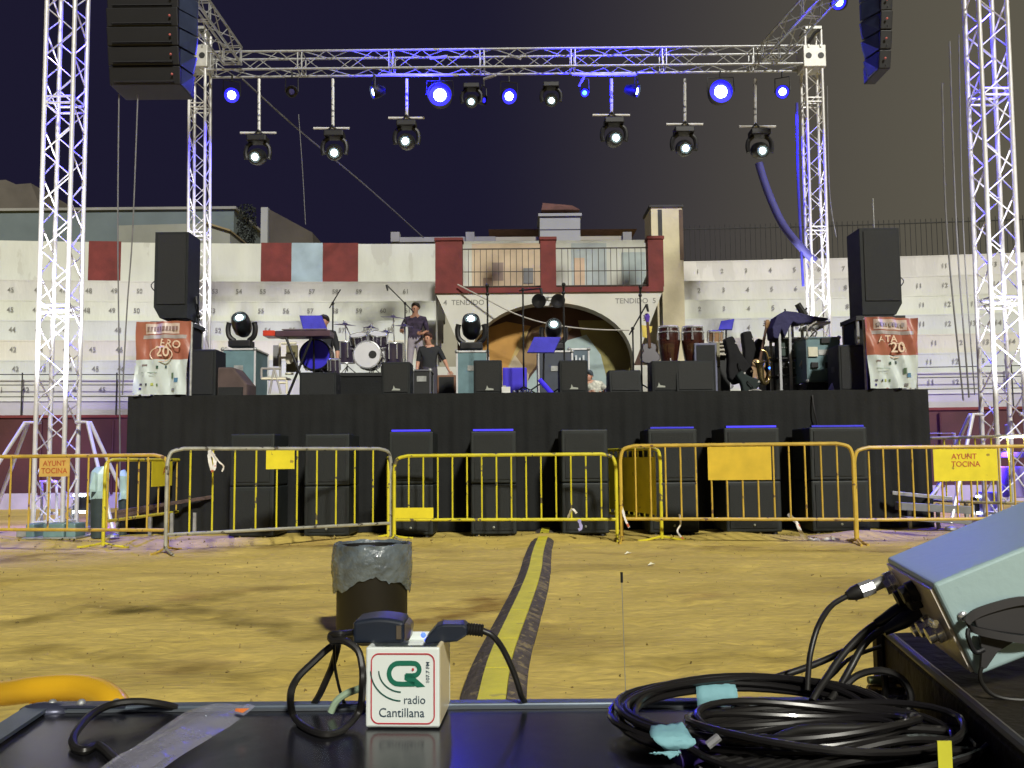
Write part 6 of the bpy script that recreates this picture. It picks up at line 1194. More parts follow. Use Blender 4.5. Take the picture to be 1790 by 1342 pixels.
# cable ramp across the sand
ctr = [(956, 921), (951, 940), (944, 960), (939, 980), (936, 1000), (929, 1025), (920, 1050), (908, 1080), (896, 1110), (884, 1140), (874, 1170), (866, 1205), (859, 1245), (846, 1300), (828, 1400), (800, 1560)]
C = cat([gnd(*c) for c in ctr], 4); nper = 7; k = 0; i0 = 0
RG = mat('ramp_rubber', (.085, .07, .058), .85, 0, .35, 12, .3, 50, chip=(.20, .16, .09), chipat=.58, chipscale=14); RY = mat('ramp_yellow_lid', (.74, .67, .045), .6, 0, .15, 8, .2, 60, chip=(.55, .48, .08), chipat=.68, chipscale=7)
while i0 < len(C) - 1:
    seg_ = C[i0:i0 + nper + 1]
    if len(seg_) < 3: break
    nth = ['nearest the stage', 'second from the stage', 'third from the stage', 'fourth from the stage', 'fifth from the stage', 'sixth from the stage', 'seventh from the stage', 'eighth from the stage', 'ninth from the stage', 'last one beside the desk', 'hidden under the desk'][k]
    o = thing('cable_ramp', 'black and yellow cable ramp section, %s' % nth, 'cable ramp', seg_[0], 'cable ramp sections across the sand')
    def prof(i): 
        p = seg_[i]; d = (seg_[min(i + 1, len(seg_) - 1)] - seg_[max(i - 1, 0)]).normalized(); s_ = Vector((d.y, -d.x, 0)); s_ = s_ if s_.x > 0 else -s_; return p, s_
    seg_ = [s.copy() for s in seg_]; e = (seg_[1] - seg_[0]).normalized() * .008; seg_[0] += e; seg_[-1] -= e
    for nm, off, zz, m in (('left_edge', (-.132, -.056), (.012, .044), RG), ('right_edge', (.056, .132), (.044, .012), RG)):
        q = MB(); vs = []; fine = []
        for i in range(len(seg_)):
            p, s_ = prof(i)
            for t_ in (0, .25, .5, .75) if i < len(seg_) - 1 else (0,):
                p2, s2 = (prof(i + 1) if i < len(seg_) - 1 else (p, s_)); fine.append((p.lerp(p2, t_), s_.lerp(s2, t_)))
        for i, (p, s_) in enumerate(fine):
            h_ = .007 if i % 2 else 0; mid = (off[0] + off[1]) / 2; zm_ = (zz[0] + zz[1]) / 2
            vs += [p + s_ * off[0] + Vector((0, 0, zz[0])), p + s_ * mid + Vector((0, 0, zm_ + h_)), p + s_ * off[1] + Vector((0, 0, zz[1])), p + s_ * off[1], p + s_ * off[0]]
        fs = []
        for i in range(len(fine) - 1):
            for j in range(5): fs.append((5 * i + j, 5 * i + (j + 1) % 5, 5 * i + 5 + (j + 1) % 5, 5 * i + 5 + j))
        fs += [(4, 3, 2, 1, 0), tuple(5 * (len(fine) - 1) + j for j in range(5))]; q.add(vs, fs); b_ = q.build('ramp_side', m, o)
    q = MB(); vs = []
    for i in range(len(seg_)):
        p, s_ = prof(i)
        vs += [p - s_ * .054 + Vector((0, 0, .050)), p + s_ * .054 + Vector((0, 0, .050)), p + s_ * .054 + Vector((0, 0, .01)), p - s_ * .054 + Vector((0, 0, .01))]
    fs = []
    for i in range(len(seg_) - 1):
        for j in range(4): fs.append((4 * i + j, 4 * i + (j + 1) % 4, 4 * i + 4 + (j + 1) % 4, 4 * i + 4 + j))
    fs += [(3, 2, 1, 0), tuple(4 * (len(seg_) - 1) + j for j in range(4))]; q.add(vs, fs); q.build('lid', RY, o)
    i0 += nper; k += 1

# waste bin with a crumpled liner
c = gnd(642, 1128); c.y += .16; rb = .185; zt = at(645, 953, c.y).z; bn = thing('waste_bin', 'dark brown waste bin with shiny grey crumpled liner', 'waste bin', c)
q = MB(); q.lathe([(.001, 0.0), (rb, 0), (rb * 1.02, .01), (rb * 1.03, zt - .02), (rb * 1.05, zt), (rb * 1.01, zt), (rb * .97, .02)], c, 36); q.build('tub', mat('brown_plastic', (.008, .007, .0065), .5, 0, .2, 6), bn, smooth=True)
q = MB(); n = 90; m = 20; vs = []; fs = []; R0 = rb * 1.05
for j in range(m + 1):
    v = j / m
    for i in range(n):
        a_ = 6.283 * i / n; low = zt - .205 - .05 * math.sin(a_ * 2 + 1.0) - .04 * noise.noise(Vector((math.cos(a_) * 2, math.sin(a_) * 2, 4))) - .014 * noise.noise(Vector((math.cos(a_) * 9, math.sin(a_) * 9, 4)))
        z = zt + .012 - (zt + .012 - low) * v; r = R0 + .006 + .010 * math.sin(v * 3.1); nv = Vector((math.cos(a_ + v * .7) * 4.2, math.sin(a_ + v * .7) * 4.2, v * 1.6)); f_ = abs(noise.noise(nv)) * .020 * (1 - .5 * v) + abs(noise.noise(nv * 2.6 + Vector((0, 0, v * 4)))) * .009
        r += f_ - .004 * v; p = c + Vector((r * math.cos(a_), r * math.sin(a_), z)); vs.append(p)
for j in range(m):
    for i in range(n): fs.append((j * n + i, j * n + (i + 1) % n, (j + 1) * n + (i + 1) % n, (j + 1) * n + i)[::-1])
o0 = len(vs)
for j in range(4):
    for i in range(n): a_ = 6.283 * i / n; r = R0 * (1.0 - .06 * j); vs.append(c + Vector((r * math.cos(a_), r * math.sin(a_), zt + .014 - .05 * j + .006 * math.sin(a_ * 7))))
for i in range(n): fs.append((i, (i + 1) % n, o0 + (i + 1) % n, o0 + i))
for j in range(3):
    for i in range(n): fs.append((o0 + j * n + i, o0 + j * n + (i + 1) % n, o0 + (j + 1) * n + (i + 1) % n, o0 + (j + 1) * n + i))
q.add(vs, fs); q.build('liner', mat('grey_bin_liner', (.13, .16, .185), .24, 0, .45, 9, .25, 34, coat=.4), bn, smooth=True)
# ================================================================== THE DESK IN THE FOREGROUND
TZ = at(720, 1275, .75).z
def tp(px, py, dz=0.): p = atz(px, py, TZ + dz); return p
FL = tp(62, 1240); FR = tp(1636, 1262); FRx = .335
DESK = mat('black_case_laminate', (.012, .012, .015), .20, 0, .5, 5, .02, 70, coat=.0, spec=.30, chip=(.045, .045, .05), chipat=.72, chipscale=60)
YE = FL.y
d_ = thing('desk_case', 'black laminate flight case top used as a desk with metal edging', 'desk', (0, YE / 2 + .1, 0))
XLc = FL.x; Lb = tp(-30, 1300); dirL = (Lb - FL); Lf = FL + dirL * 2.2
q = MB(); Yn = .30; xr = FRx; poly = [(FL.x, YE), (xr, YE), (xr + .01, Yn), (FL.x + dirL.x / dirL.y * (Yn - YE), Yn)]
q.add([(x, y, TZ) for x, y in poly] + [(x, y, TZ - .30) for x, y in poly], [(0, 3, 2, 1)[::-1] if 0 else (0, 3, 2, 1), (4, 5, 6, 7), (0, 1, 5, 4), (1, 2, 6, 5), (2, 3, 7, 6), (3, 0, 4, 7)]); q.build('top_panel', DESK, d_)
EDG = mat('edge_aluminium', (.12, .15, .19), .4, .4, .25, 12)
q = MB(); q.box((FL.x + .03, YE - .010, TZ + .0005), (xr, YE + .004, TZ + .0045)); q.build('edge_trim', EDG, d_, bevel=.0015)
q = MB(); q.box((FL.x + .03, YE - .013, TZ + .0003), (xr, YE - .0103, TZ + .0022)); q.build('edge_trim', mat('edge_highlight', (.25, .28, .32), .3, .7), d_)
q = MB(); q.box((FL.x, YE + .0045, TZ - .06), (xr, YE + .008, TZ + .002)); q.build('edge_trim', EDG, d_)
P0 = Vector((FL.x, YE, TZ + .002)); P1 = Vector((poly[3][0], Yn, TZ + .002)); q = MB(); s_ = Vector((.016, 0, 0)); q.hexa([P1 - s_ * .3, P1 + s_, P0 + s_, P0 - s_ * .3, P1 - s_ * .3 + Vector((0, 0, .003)), P1 + s_ + Vector((0, 0, .003)), P0 + s_ + Vector((0, 0, .003)), P0 - s_ * .3 + Vector((0, 0, .003))]); q.build('edge_trim', EDG, d_)
c = FL + Vector((.012, -.008, 0)); q = MB(); q.ball(c + Vector((0, 0, .0)), .019, sc=(1.2, .6, .42)); q.build('corner_ball', mat('corner_steel', (.05, .055, .09), .35, .4, .3, 12), d_, smooth=True)
q = MB(); q.box((c.x + .0, YE - .012, TZ + .004), (c.x + .07, YE + .003, TZ + .006)); q.build('corner_plate', mat('corner_steel', (.05, .055, .09)), d_)
for dx in (-.005, .02, .05): q = MB(); q.ball((c.x + .01 + dx, YE - .005, TZ + .006), .004, n=8); q.build('rivet', STEEL, d_, smooth=True)
for x_, y_ in ((FL.x + .05, .72), (xr - .05, .72), (FL.x + .08, .36), (xr - .05, .36)): q = MB(); q.box((x_ - .02, y_ - .02, .0), (x_ + .02, y_ + .02, TZ - .302)); q.build('leg', BLACKM, d_)

# microphone cube ---------------------------------------------------
Yc = .755; A_ = tp(636, 1274); B_ = tp(770, 1276); Yf_ = A_.y; s = (at(768, 1200, Yf_).x - at(638, 1200, Yf_).x)
x0 = at(639, 1200, Yf_).x; ang = R_(-3.); CB = thing('microphone_cube', 'white radio station microphone cube with red framed green logo', 'microphone cube', (x0 + s / 2, Yf_ + s / 2, TZ))
CX = Vector((math.cos(ang), math.sin(ang), 0)); CYv = Vector((-math.sin(ang), math.cos(ang), 0)); O = Vector((x0, Yf_, TZ + .001)); hC = at(700, 1133, Yf_).z - TZ
DPT = s * 1.2
def cp(u, v, w=0.): return O + CX * (u * s) + CYv * w + Vector((0, 0, v * hC))
WC = mat('white_cube_plastic', (.80, .86, .83), .35, 0, .03, 3, coat=.3); WS = mat('shaded_cube_side', (.80, .70, .46), .4, 0, .05, 3)  # right side's yellowish shade is put into its plastic colour
q = MB(); th = .004
def cubew(u0, u1, w0, w1, k): q.hexa([cp(u0, 0, w0), cp(u1, 0, w0), cp(u1, 0, w1), cp(u0, 0, w1), cp(u0, 1, w0), cp(u1, 1, w0), cp(u1, 1, w1), cp(u0, 1, w1)], k)
cubew(0, 1, 0, th, 0); cubew(0, 1, DPT - th, DPT, 0); cubew(0, .06, th, DPT - th, 0); cubew(.94, 1, th, DPT - th, 1)
q.hexa([cp(0, 0, 0), cp(1, 0, 0), cp(1, 0, DPT), cp(0, 0, DPT), cp(0, .05, 0), cp(1, .05, 0), cp(1, .05, DPT), cp(0, .05, DPT)], 0)
cu = q.build('shell', [WC, WS], CB, bevel=.0022)
q = MB()
for (u0, u1, w0, w1) in ((.06, .94, th, DPT * .25), (.06, .94, DPT * .75, DPT - th)): q.hexa([cp(u0, .86, w0), cp(u1, .86, w0), cp(u1, .86, w1), cp(u0, .86, w1), cp(u0, .90, w0), cp(u1, .90, w0), cp(u1, .90, w1), cp(u0, .90, w1)])
q.build('inner_rim', WC, CB)
FZ = -.0006
def path2(mb, pts, wd, k=0, closed=False):      # flat painted stroke on the cube's face
    P = [Vector(p) for p in pts]; n = len(P); vs = []
    for i in range(n):
        a_ = P[(i - 1) % n] if closed or i else P[i]; b_ = P[(i + 1) % n] if closed or i < n - 1 else P[i]; d = (b_ - a_).normalized(); nn = Vector((-d.y, d.x)) * wd / 2; l_, r_ = P[i] + nn, P[i] - nn; vs += [cp(l_.x, l_.y, FZ), cp(r_.x, r_.y, FZ)]
    fs = [(2 * i, 2 * i + 1, (2 * i + 3) % (2 * n), (2 * i + 2) % (2 * n)) for i in range(n if closed else n - 1)]; mb.add(vs, fs, k)
def rr(x0, y0, x1, y1, r, n=8):
    out = []
    for cx, cy, a0 in ((x1 - r, y1 - r, 0), (x0 + r, y1 - r, 90), (x0 + r, y0 + r, 180), (x1 - r, y0 + r, 270)):
        for i in range(n + 1): a_ = R_(a0 + 90 * i / n); out.append((cx + r * math.cos(a_), cy + r * math.sin(a_)))
    return out
REDI = mat('logo_red', (.52, .04, .06), .5, 0, .05); GRN = mat('logo_green', (.008, .15, .09), .5, 0, .05); DKG = mat('logo_dark_green', (.01, .09, .07), .5, 0, .05); TXT = mat('logo_dark_text', (.03, .06, .09), .5, 0, .05)
q = MB(); path2(q, rr(.08, .055, .93, .92, .10), .018, closed=True); q.build('red_frame', REDI, cu)
q = MB()   # CR monogram: C sweeping over into the R's bowl and leg
Cs = []
import math as _m
top = .805; bot = .545
Cs += [(.665, bot), (.47, bot)]
for i in range(1, 12): a_ = R_(270 - 180 * i / 12); Cs.append((.45 + .13 * math.cos(a_), (top + bot) / 2 + (top - bot) / 2 * math.sin(a_)))
Cs += [(.47, top), (.62, top)]
for i in range(1, 10): a_ = R_(90 - 180 * i / 10); Cs.append((.645 + .085 * math.cos(a_), top - .078 + .078 * math.sin(a_)))
Cs += [(.63, top - .156), (.545, top - .156)]
path2(q, Cs, .062)
q.add([cp(x, y, FZ) for x, y in ((.53, .665), (.53, .60), (.70, .505), (.81, .515), (.625, .665))], [(0, 1, 2, 3, 4)]); q.build('cr_monogram', GRN, cu)
q = MB(); q.add([cp(.645 + .017 * math.cos(i * .6283), .73 + .017 * math.sin(i * .6283), FZ * 2) for i in range(10)], [tuple(range(10))]); q.build('red_dot', REDI, cu)
for R0, nm in ((.33, 0), (.44, 1)):
    q = MB(); pp = []
    for i in range(13): a_ = R_(182 + 86 * i / 12); pp.append((.49 + (R0 - .02) * math.cos(a_), .715 + (R0 - .06) * math.sin(a_)))
    path2(q, pp, .018); q.build('sound_wave', DKG, cu)
for t_, u, v, sz, xs in (('radio', .665, .345, .155, .92), ('Cantillana', .49, .185, .168, .93)):
    q = MB(); ct = cp(u, v, FZ); q.text(t_, ct, sz * s, xd=CX * xs, ud=(0, 0, 1)); q.build('logo_word', TXT, cu)
q = MB(); q.text('107.7 FM', cp(.845, .69, FZ), .066 * s, xd=(0, 0, 1.15), ud=-CX); q.build('logo_frequency', TXT, cu)
# USB power adapter and plug on the cube --------------------------------
PA = mat('adapter_plastic', (.014, .02, .034), .35, 0, .2, 8, coat=.2)
zC = TZ + hC; Ya = Yf_ + DPT * .5
a0 = at(616, 1126, Ya - .02); a1 = at(706, 1080, Ya - .02); 
o = thing('power_adapter', 'black rounded power adapter lying on the white cube', 'power adapter', ((a0.x + a1.x) / 2, Ya, a0.z))
N_ = 10; prof = []
for i in range(N_ + 1): u = i / N_; prof.append((a0.x + (a1.x - a0.x) * u, a0.z + (a1.z - a0.z) * (.86 + .14 * math.sin(math.pi * u))))
prof += [(a1.x, a0.z), (a0.x, a0.z)]
q = MB(); q.prism([(x, z) for x, z in reversed(prof)], Ya - .02, Ya + .02); q.build('body', PA, o, bevel=.003, seg=3)
e0 = at(712, 1116, Ya); e1 = at(722, 1090, Ya); q = MB(); q.hexa([(a1.x, Ya - .018, a0.z + .001), (e0.x + .003, Ya - .010, e0.z), (e0.x + .003, Ya + .010, e0.z), (a1.x, Ya + .018, a0.z + .001), (a1.x, Ya - .018, a1.z - .004), (e1.x, Ya - .010, e1.z), (e1.x, Ya + .010, e1.z), (a1.x, Ya + .018, a1.z - .004)]); q.build('nose', mat('adapter_edge', (.10, .08, .06), .3), o, bevel=.002)
q = MB(); q.box((a1.x - .006, Ya - .0215, a0.z + .004), (a1.x - .002, Ya - .020, a1.z - .006)); q.build('seam', mat('adapter_edge', (.10, .08, .06)), o)
q = MB(); led = at(740, 1110, Ya - .005); q.ball(led, .0022, n=10); q.ball(led + Vector((.0025, 0, -.004)), .0018, n=8); q.build('blue_led', mat('faint_blue_led', (.1, .2, 1), .3, emis=(.05, .1, 1), es=2.5), label='tiny blue light glowing between the adapter and plug', cat_='small lamp')
o = thing('mains_plug', 'black angled mains plug with ribbed cable neck on the cube', 'plug', at(790, 1112, Ya)); pq = [(744, 1114), (764, 1091), (775, 1087), (812, 1087), (818, 1092), (818, 1106), (800, 1117), (746, 1121)]
pp = [at(px, py, Ya) for px, py in pq]; q = MB(); q.prism([(p.x, p.z) for p in reversed(pp)], Ya - .012, Ya + .012); q.build('body', PA, o, bevel=.003, seg=3)
nk = [at(816, 1099, Ya), at(845, 1102, Ya)]; q = MB()
pts = [nk[0].lerp(nk[1], i / 12) for i in range(13)]; q.tube(pts, [.0055 if i % 2 else .0045 for i in range(13)], 12); q.build('strain_relief', RUBBER, o, smooth=True)
q = MB(); pts = cat([at(843, 1102, Ya), at(862, 1112, Ya), at(880, 1136, Ya + .005), at(898, 1175, Ya + .01), at(911, 1215, Ya + .015), at(920, 1245, .82)] + [Vector((at(925, 1260, .84).x, .84, TZ - .08))], 6); q.tube(pts, .0026, 10); q.build('cord', RUBBER, o, smooth=True)
# cable loops at the left of the cube
def cable(lab, pts, r, m=RUBBER, name='cable', n=8, closed=False, grp=None, cat_='cable', k=8):
    q = MB(); q.tube(cat(pts, k, closed), r, n, closed=closed); return q.build(name, m, smooth=True, label=lab, cat_=cat_, group=grp)
def T(px, py, dz=.003): return tp(px, py, dz)
cable('black cable looping down from the power adapter left of the cube', [at(620, 1105, Ya), at(598, 1108, .76), at(579, 1110, .765), at(582, 1120, .76), at(602, 1120, .755), at(625, 1136, .75), at(633, 1165, .745), at(634, 1195, .74), T(628, 1242, .012), T(600, 1275), T(568, 1284), T(535, 1272), T(513, 1250, .006), at(508, 1215, .76), at(520, 1185, .77), at(550, 1155, .78), at(572, 1135, .785), at(590, 1125, .79), at(582, 1160, .80), at(572, 1185, .805), at(558, 1215, .81), at(545, 1236, .825), at(540, 1250, .85)], .0030)
cable('thin black wire hanging behind the cable loop', [at(584, 1125, .78), at(585, 1160, .79), at(590, 1190, .80), at(597, 1215, .81), at(608, 1243, .82)], .0013)
cable('pale green cable curving out from behind the white cube', [at(655, 1190, .79), at(632, 1202, .79), at(606, 1212, .79), at(588, 1226, .79), at(578, 1245, .79)], .0030, mat('pale_green_sheath', (.34, .46, .32), .45, 0, .1, 8))
# cable and clear bag on the left
cable('black cable lying in an open loop at the left of the desk', [at(330, 1262, .84), at(312, 1240, .815), at(280, 1230, .80), at(235, 1226, .79), at(190, 1233, .78), T(155, 1253, .010), T(130, 1285, .006), T(130, 1305), T(148, 1312), T(168, 1303), T(183, 1310), T(205, 1330), T(250, 1360)], .0032)
P4 = [T(446, 1232, .012), T(432, 1246, .004), T(275, 1350, .004), T(150, 1348, .006), T(205, 1322, .012), T(335, 1243, .014)]
q = MB(); vs = []; n = 26; m_n = 10
La = cat([T(335, 1240, .010), T(270, 1280, .012), T(205, 1322, .010), T(140, 1365, .008)], 9); Lb_ = cat([T(446, 1234, .010), T(400, 1270, .006), T(330, 1313, .005), T(262, 1362, .004)], 9); nn = min(len(La), len(Lb_))
for i in range(nn):
    for j in range(m_n + 1): v = j / m_n; p = La[i].lerp(Lb_[i], v); p = p + Vector((0, 0, .0035 * math.sin(v * 3.14) + .0022 * noise.noise(Vector((i * .12, j * .6, 0))) + .0006 * noise.noise(Vector((i * .3, j * 1.4, 0))))); vs.append(p)
q.add(vs, [(i * (m_n + 1) + j, i * (m_n + 1) + j + 1, (i + 1) * (m_n + 1) + j + 1, (i + 1) * (m_n + 1) + j) for i in range(nn - 1) for j in range(m_n)])
bag = thing('plastic_bag', 'clear crumpled plastic bag lying across the desk with orange corner', 'plastic bag', T(320, 1290))
CLR = mat('clear_plastic', (.42, .42, .52), .25, 0, .2, 10, .15, 30, coat=.3, alpha=.5); o_ = q.build('sheet', CLR, bag, smooth=True)
q = MB(); a_, b_, c_ = T(412, 1238, .0165), T(436, 1238, .0165), T(424, 1246, .014); q.add([a_, b_, c_, T(410, 1243, .0155)], [(0, 1, 2, 3)]); q.build('orange_print', mat('orange_print', (.8, .22, .05), .4), bag)
# thin antenna
q = MB(); t0 = at(1087, 1018, .90); q.cyl(at(1095, 1250, .83), t0, .0004, n=6); an = thing('desk_antenna', 'thin telescopic antenna with black tip rising behind the cable coil', 'antenna', at(1095, 1250, .83)); q.build('rod', mat('antenna_steel', (.45, .42, .30), .3, .5), an); q = MB(); q.cyl(t0, at(1086.5, 1000, .90), .0013, n=8); q.build('tip', BLACK, an)

# cable coil -------------------------------------------------------------
cc = T(1300, 1275, 0); coil = thing('cable_coil', 'big coil of black cable bound with blue tape on the right of the desk', 'cable coil', cc)
def el(px, py, rx, ry, y_mid, sp, z, tilt=0., n=40):
    out = []
    for i in range(n): a_ = 6.283 * i / n; out.append((px + rx * math.cos(a_), py + ry * math.sin(a_)))
    return out
CBM = mat('coil_cable_sheath', (.012, .011, .011), .30, 0, .3, 12, coat=.3)
c0 = T(1312, 1278, 0)
for k in range(11):
    rx = .091 + .0050 * (k % 4) + .002 * (k // 4); ry = .060 + .0035 * (k % 4); z = .004 + .0050 * (k // 4) ; pts = []; ph = k * .7; off = Vector((.004 * math.sin(k * 2.2), .004 * math.cos(k * 1.7), 0))
    n = 36
    for i in range(n):
        a_ = 6.283 * i / n; hh = .016 * (.5 + .5 * math.sin(a_)) ** 1.2
        pts.append(c0 + off + Vector((rx * math.cos(a_) * (1 + .02 * math.sin(3 * a_ + ph)), -.006 + ry * math.sin(a_), z * (.85 + .15 * math.sin(2 * a_ + ph)) + hh)))
    q = MB(); q.tube(pts, .0027, 8, closed=True); q.build('cable_turn', CBM, coil, smooth=True)
for k in range(10):      # loose inner and front turns
    rx = .066 + .0042 * k; ry = .030 + .0038 * k; off = Vector((.020 + .002 * k, -.050 - .003 * k, 0)); pts = []
    for i in range(30): a_ = 6.283 * i / 30; pts.append(c0 + off + Vector((rx * math.cos(a_), ry * math.sin(a_), .005 + .0055 * (k % 4) + .004 * (1 + math.sin(a_ * 2 + k)))))
    q = MB(); q.tube(pts, .0027, 8, closed=True); q.build('cable_turn', CBM, coil, smooth=True)
for k in range(8):       # turns piled towards the lower right corner
    pts = [c0 + Vector((.13 + .01 * math.sin(k), -.050 - .007 * k, .010 + .003 * (k % 3))), c0 + Vector((.08, -.058 - .008 * k, .016 + .003 * (k % 3))), c0 + Vector((.02, -.070 - .008 * k, .014)), c0 + Vector((-.05, -.095 - .009 * k, .008))]
    q = MB(); q.tube(cat(pts, 8), .0031, 8); q.build('cable_turn', CBM, coil, smooth=True)
BT_ = mat('blue_masking_tape', (.22, .46, .52), .75, 0, .12, 8, .15, 40)
def tape(ptsA, ptsB, nm='tape_band'):
    n = len(ptsA) - 1; A2 = cat(ptsA, 5); B2 = cat(ptsB, 5); q = MB(); m = 6; vs = []
    for i in range(len(A2)):
        for j in range(m + 1): p = A2[i].lerp(B2[i], j / m); vs.append(p + Vector((0, -.001, .0018 * noise.noise(Vector((i * .8, j * 1.1, 3))))))
    q.add(vs, [(i * (m + 1) + j, i * (m + 1) + j + 1, (i + 1) * (m + 1) + j + 1, (i + 1) * (m + 1) + j) for i in range(len(A2) - 1) for j in range(m)]); o = q.build(nm, BT_, coil, smooth=True); s = o.modifiers.new('t', 'SOLIDIFY'); s.thickness = .0006
ty = c0.y + .062
def W3(px, py, y): return at(px, py, y)
tape([W3(1216, 1191, .812), W3(1216, 1197, .792), W3(1217, 1216, .784), W3(1219, 1236, .784)], [W3(1280, 1188, .812), W3(1284, 1194, .792), W3(1289, 1214, .784), W3(1287, 1232, .784)])
yb2 = c0.y - .088
tape([W3(1138, 1268, yb2 + .01), W3(1136, 1284, yb2 - .008), W3(1150, 1300, yb2 - .014), W3(1166, 1310, yb2 - .012)], [W3(1192, 1263, yb2 + .01), W3(1204, 1280, yb2 - .008), W3(1216, 1299, yb2 - .014), W3(1190, 1308, yb2 - .012)])
tape([W3(1134, 1316, yb2 - .014), W3(1160, 1318, yb2 - .015), W3(1170, 1326, yb2 - .016)], [W3(1150, 1317, yb2 - .014), W3(1188, 1312, yb2 - .015), W3(1186, 1318, yb2 - .016)], 'tape_scrap')
q = MB(); c = T(1222, 1310, .008); q.lathe([(.001, -.02), (.009, -.018), (.010, .01), (.006, .022)], c, 14, axis=(1, .3, .2)); q.build('violet_plug', mat('violet_plug_plastic', (.05, .03, .18), .35), coil, smooth=True)
q = MB(); c = T(1237, 1303, .020); q.cyl(c, c + Vector((.008, 0, .006)), .003, n=8); q.build('plug_tip', CHROME, coil)
q = MB(); q.tube(cat([W3(1284, 1234, ty - .02), W3(1290, 1230, ty - .03), W3(1310, 1240, ty - .035), W3(1340, 1243, ty - .035), W3(1380, 1238, ty - .03), W3(1405, 1236, ty - .03), W3(1415, 1240, ty - .04), W3(1400, 1250, ty - .05), W3(1340, 1252, ty - .05)], 6), .0032, 8); q.build('cable_turn', CBM, coil, smooth=True)
q = MB(); q.tube(cat([W3(1285, 1238, ty - .03), W3(1292, 1250, ty - .04), W3(1310, 1253, ty - .04), W3(1306, 1240, ty - .04), W3(1290, 1232, ty - .035)], 6), .0028, 8); q.build('cable_turn', CBM, coil, smooth=True)

# black case at the right, beyond the desk end ---------------------------
BC = mat('scuffed_black_case', (.030, .025, .018), .6, 0, .4, 4, .15, 50, chip=(.06, .05, .035), chipat=.66, chipscale=14, spec=.06)
c1 = at(1541, 1106, .95); ztop = c1.z; c2 = atz(1702, 1243, ztop); c3 = c2 + (c2 - c1) * .6; rgt = Vector((.62, .12, 0)); zl = 0.0
o = thing('black_amp_case', 'scuffed black case under the tilted teal device', 'equipment case', (c1.x + .2, c1.y, 0))
q = MB(); b4 = [c3, c3 + rgt, c1 + rgt, c1]; q.hexa([Vector((p.x, p.y, zl + .01)) for p in b4] + b4); q.build('body', BC, o, bevel=.005)
q = MB(); q.cyl(Vector((c1.x - .004, c1.y - .004, .02)), c1 + Vector((-.004, -.004, .0)), .007, n=8); q.build('corner_trim', mat('dark_trim', (.03, .024, .018), .4), o)
q = MB(); q.tube([c1 + Vector((0, -.006, .004)), c3 + Vector((0, 0, .004))], .004, 8); q.build('edge_trim', mat('dark_trim', (.03, .024, .018)), o)
nl = (c3 - c1).normalized(); no = Vector((nl.y, -nl.x, 0)); no = no if no.x < 0 else -no
def onface(t_, z, e=.002): return c1 + nl * t_ + no * e + Vector((0, 0, z))
q = MB(); q.add([onface(.06, -.035), onface(.085, -.040), onface(.125, -.10), onface(.10, -.11), onface(.055, -.085)], [(0, 1, 2, 3, 4)]); q.build('paper_label', mat('grey_label_paper', (.42, .42, .42), .8, 0, .3, 30), o)
q = MB(); q.add([onface(.115, -.045), onface(.145, -.05), onface(.15, -.075), onface(.12, -.07)], [(0, 1, 2, 3)]); q.build('small_label', mat('dull_label', (.12, .11, .10), .7), o)
sx = at(1652, 1318, .60); q = MB(); q.box((sx.x - .0045, sx.y, sx.z - .012), (sx.x + .0045, sx.y + .001, sx.z + .008)); ys = q.build('yellow_sticker', mat('yellow_sticker', (.75, .72, .05), .5, 0, .15, 30), d_)
q = MB(); q.box((xr + .0105, .45, TZ - .30), (xr + .024, YE, TZ + .001)); q.build('end_edge', BLACKM, d_)

# tilted teal device -------------------------------------------------------
th_ = R_(23); A0 = at(1630, 1021, .70); u = Vector((math.cos(th_) * .985, .05, math.sin(th_))).normalized(); wv = Vector((.16, 1, .03)).normalized(); u = (u - wv * u.dot(wv)).normalized(); v = wv.cross(u).normalized(); v = v if v.z > 0 else -v
Ld, Hd, Dd = .32, .073, .145
def dv(a_, b_, c_): return A0 + u * a_ + v * (-b_) + wv * c_
TB = mat('pale_teal_metal', (.42, .58, .60), .42, .1, .08, 3, .05, 120); PUR = TB
o = thing('teal_device', 'pale teal metal radio unit tilted on the black case with rear connectors', 'radio unit', (A0.x + .1, A0.y, A0.z - .1)); q = MB(); q.hexa([dv(0, Hd, 0), dv(Ld, Hd, 0), dv(Ld, Hd, Dd), dv(0, Hd, Dd), dv(0, 0, 0), dv(Ld, 0, 0), dv(Ld, 0, Dd), dv(0, 0, Dd)]); body = q.build('body', TB, o, bevel=.003, seg=3)
RP = mat('rear_panel_metal', (.85, .78, .68), .35, .1, .25, 12)
q = MB(); e = -.0025; q.hexa([dv(e, Hd - .003, .004), dv(-.0003, Hd - .003, .004), dv(-.0003, Hd - .003, Dd - .004), dv(e, Hd - .003, Dd - .004), dv(e, .004, .004), dv(-.0003, .004, .004), dv(-.0003, .004, Dd - .004), dv(e, .004, Dd - .004)]); rp = q.build('rear_panel', RP, body)
q = MB(); q.ball(dv(.0097, .0295, -.0005), .0040, n=12, sc=(1, .5, 1)); q.build('screw', CHROME, body, smooth=True)
for px_ in (.20, .27): q = MB(); q.ball(dv(px_, .028, -.0005), .0042, n=12, sc=(1, .5, 1)); q.build('screw', CHROME, body, smooth=True)
q = MB(); q.hexa([dv(.10, -.0, .05), dv(.135, 0, .05), dv(.135, 0, .058), dv(.10, 0, .058), dv(.10, -.0025, .051), dv(.135, -.0025, .051), dv(.135, -.0025, .057), dv(.10, -.0025, .057)]); q.build('raised_latch', mat('latch_metal', (.5, .6, .62), .3, .3), body, bevel=.0008)
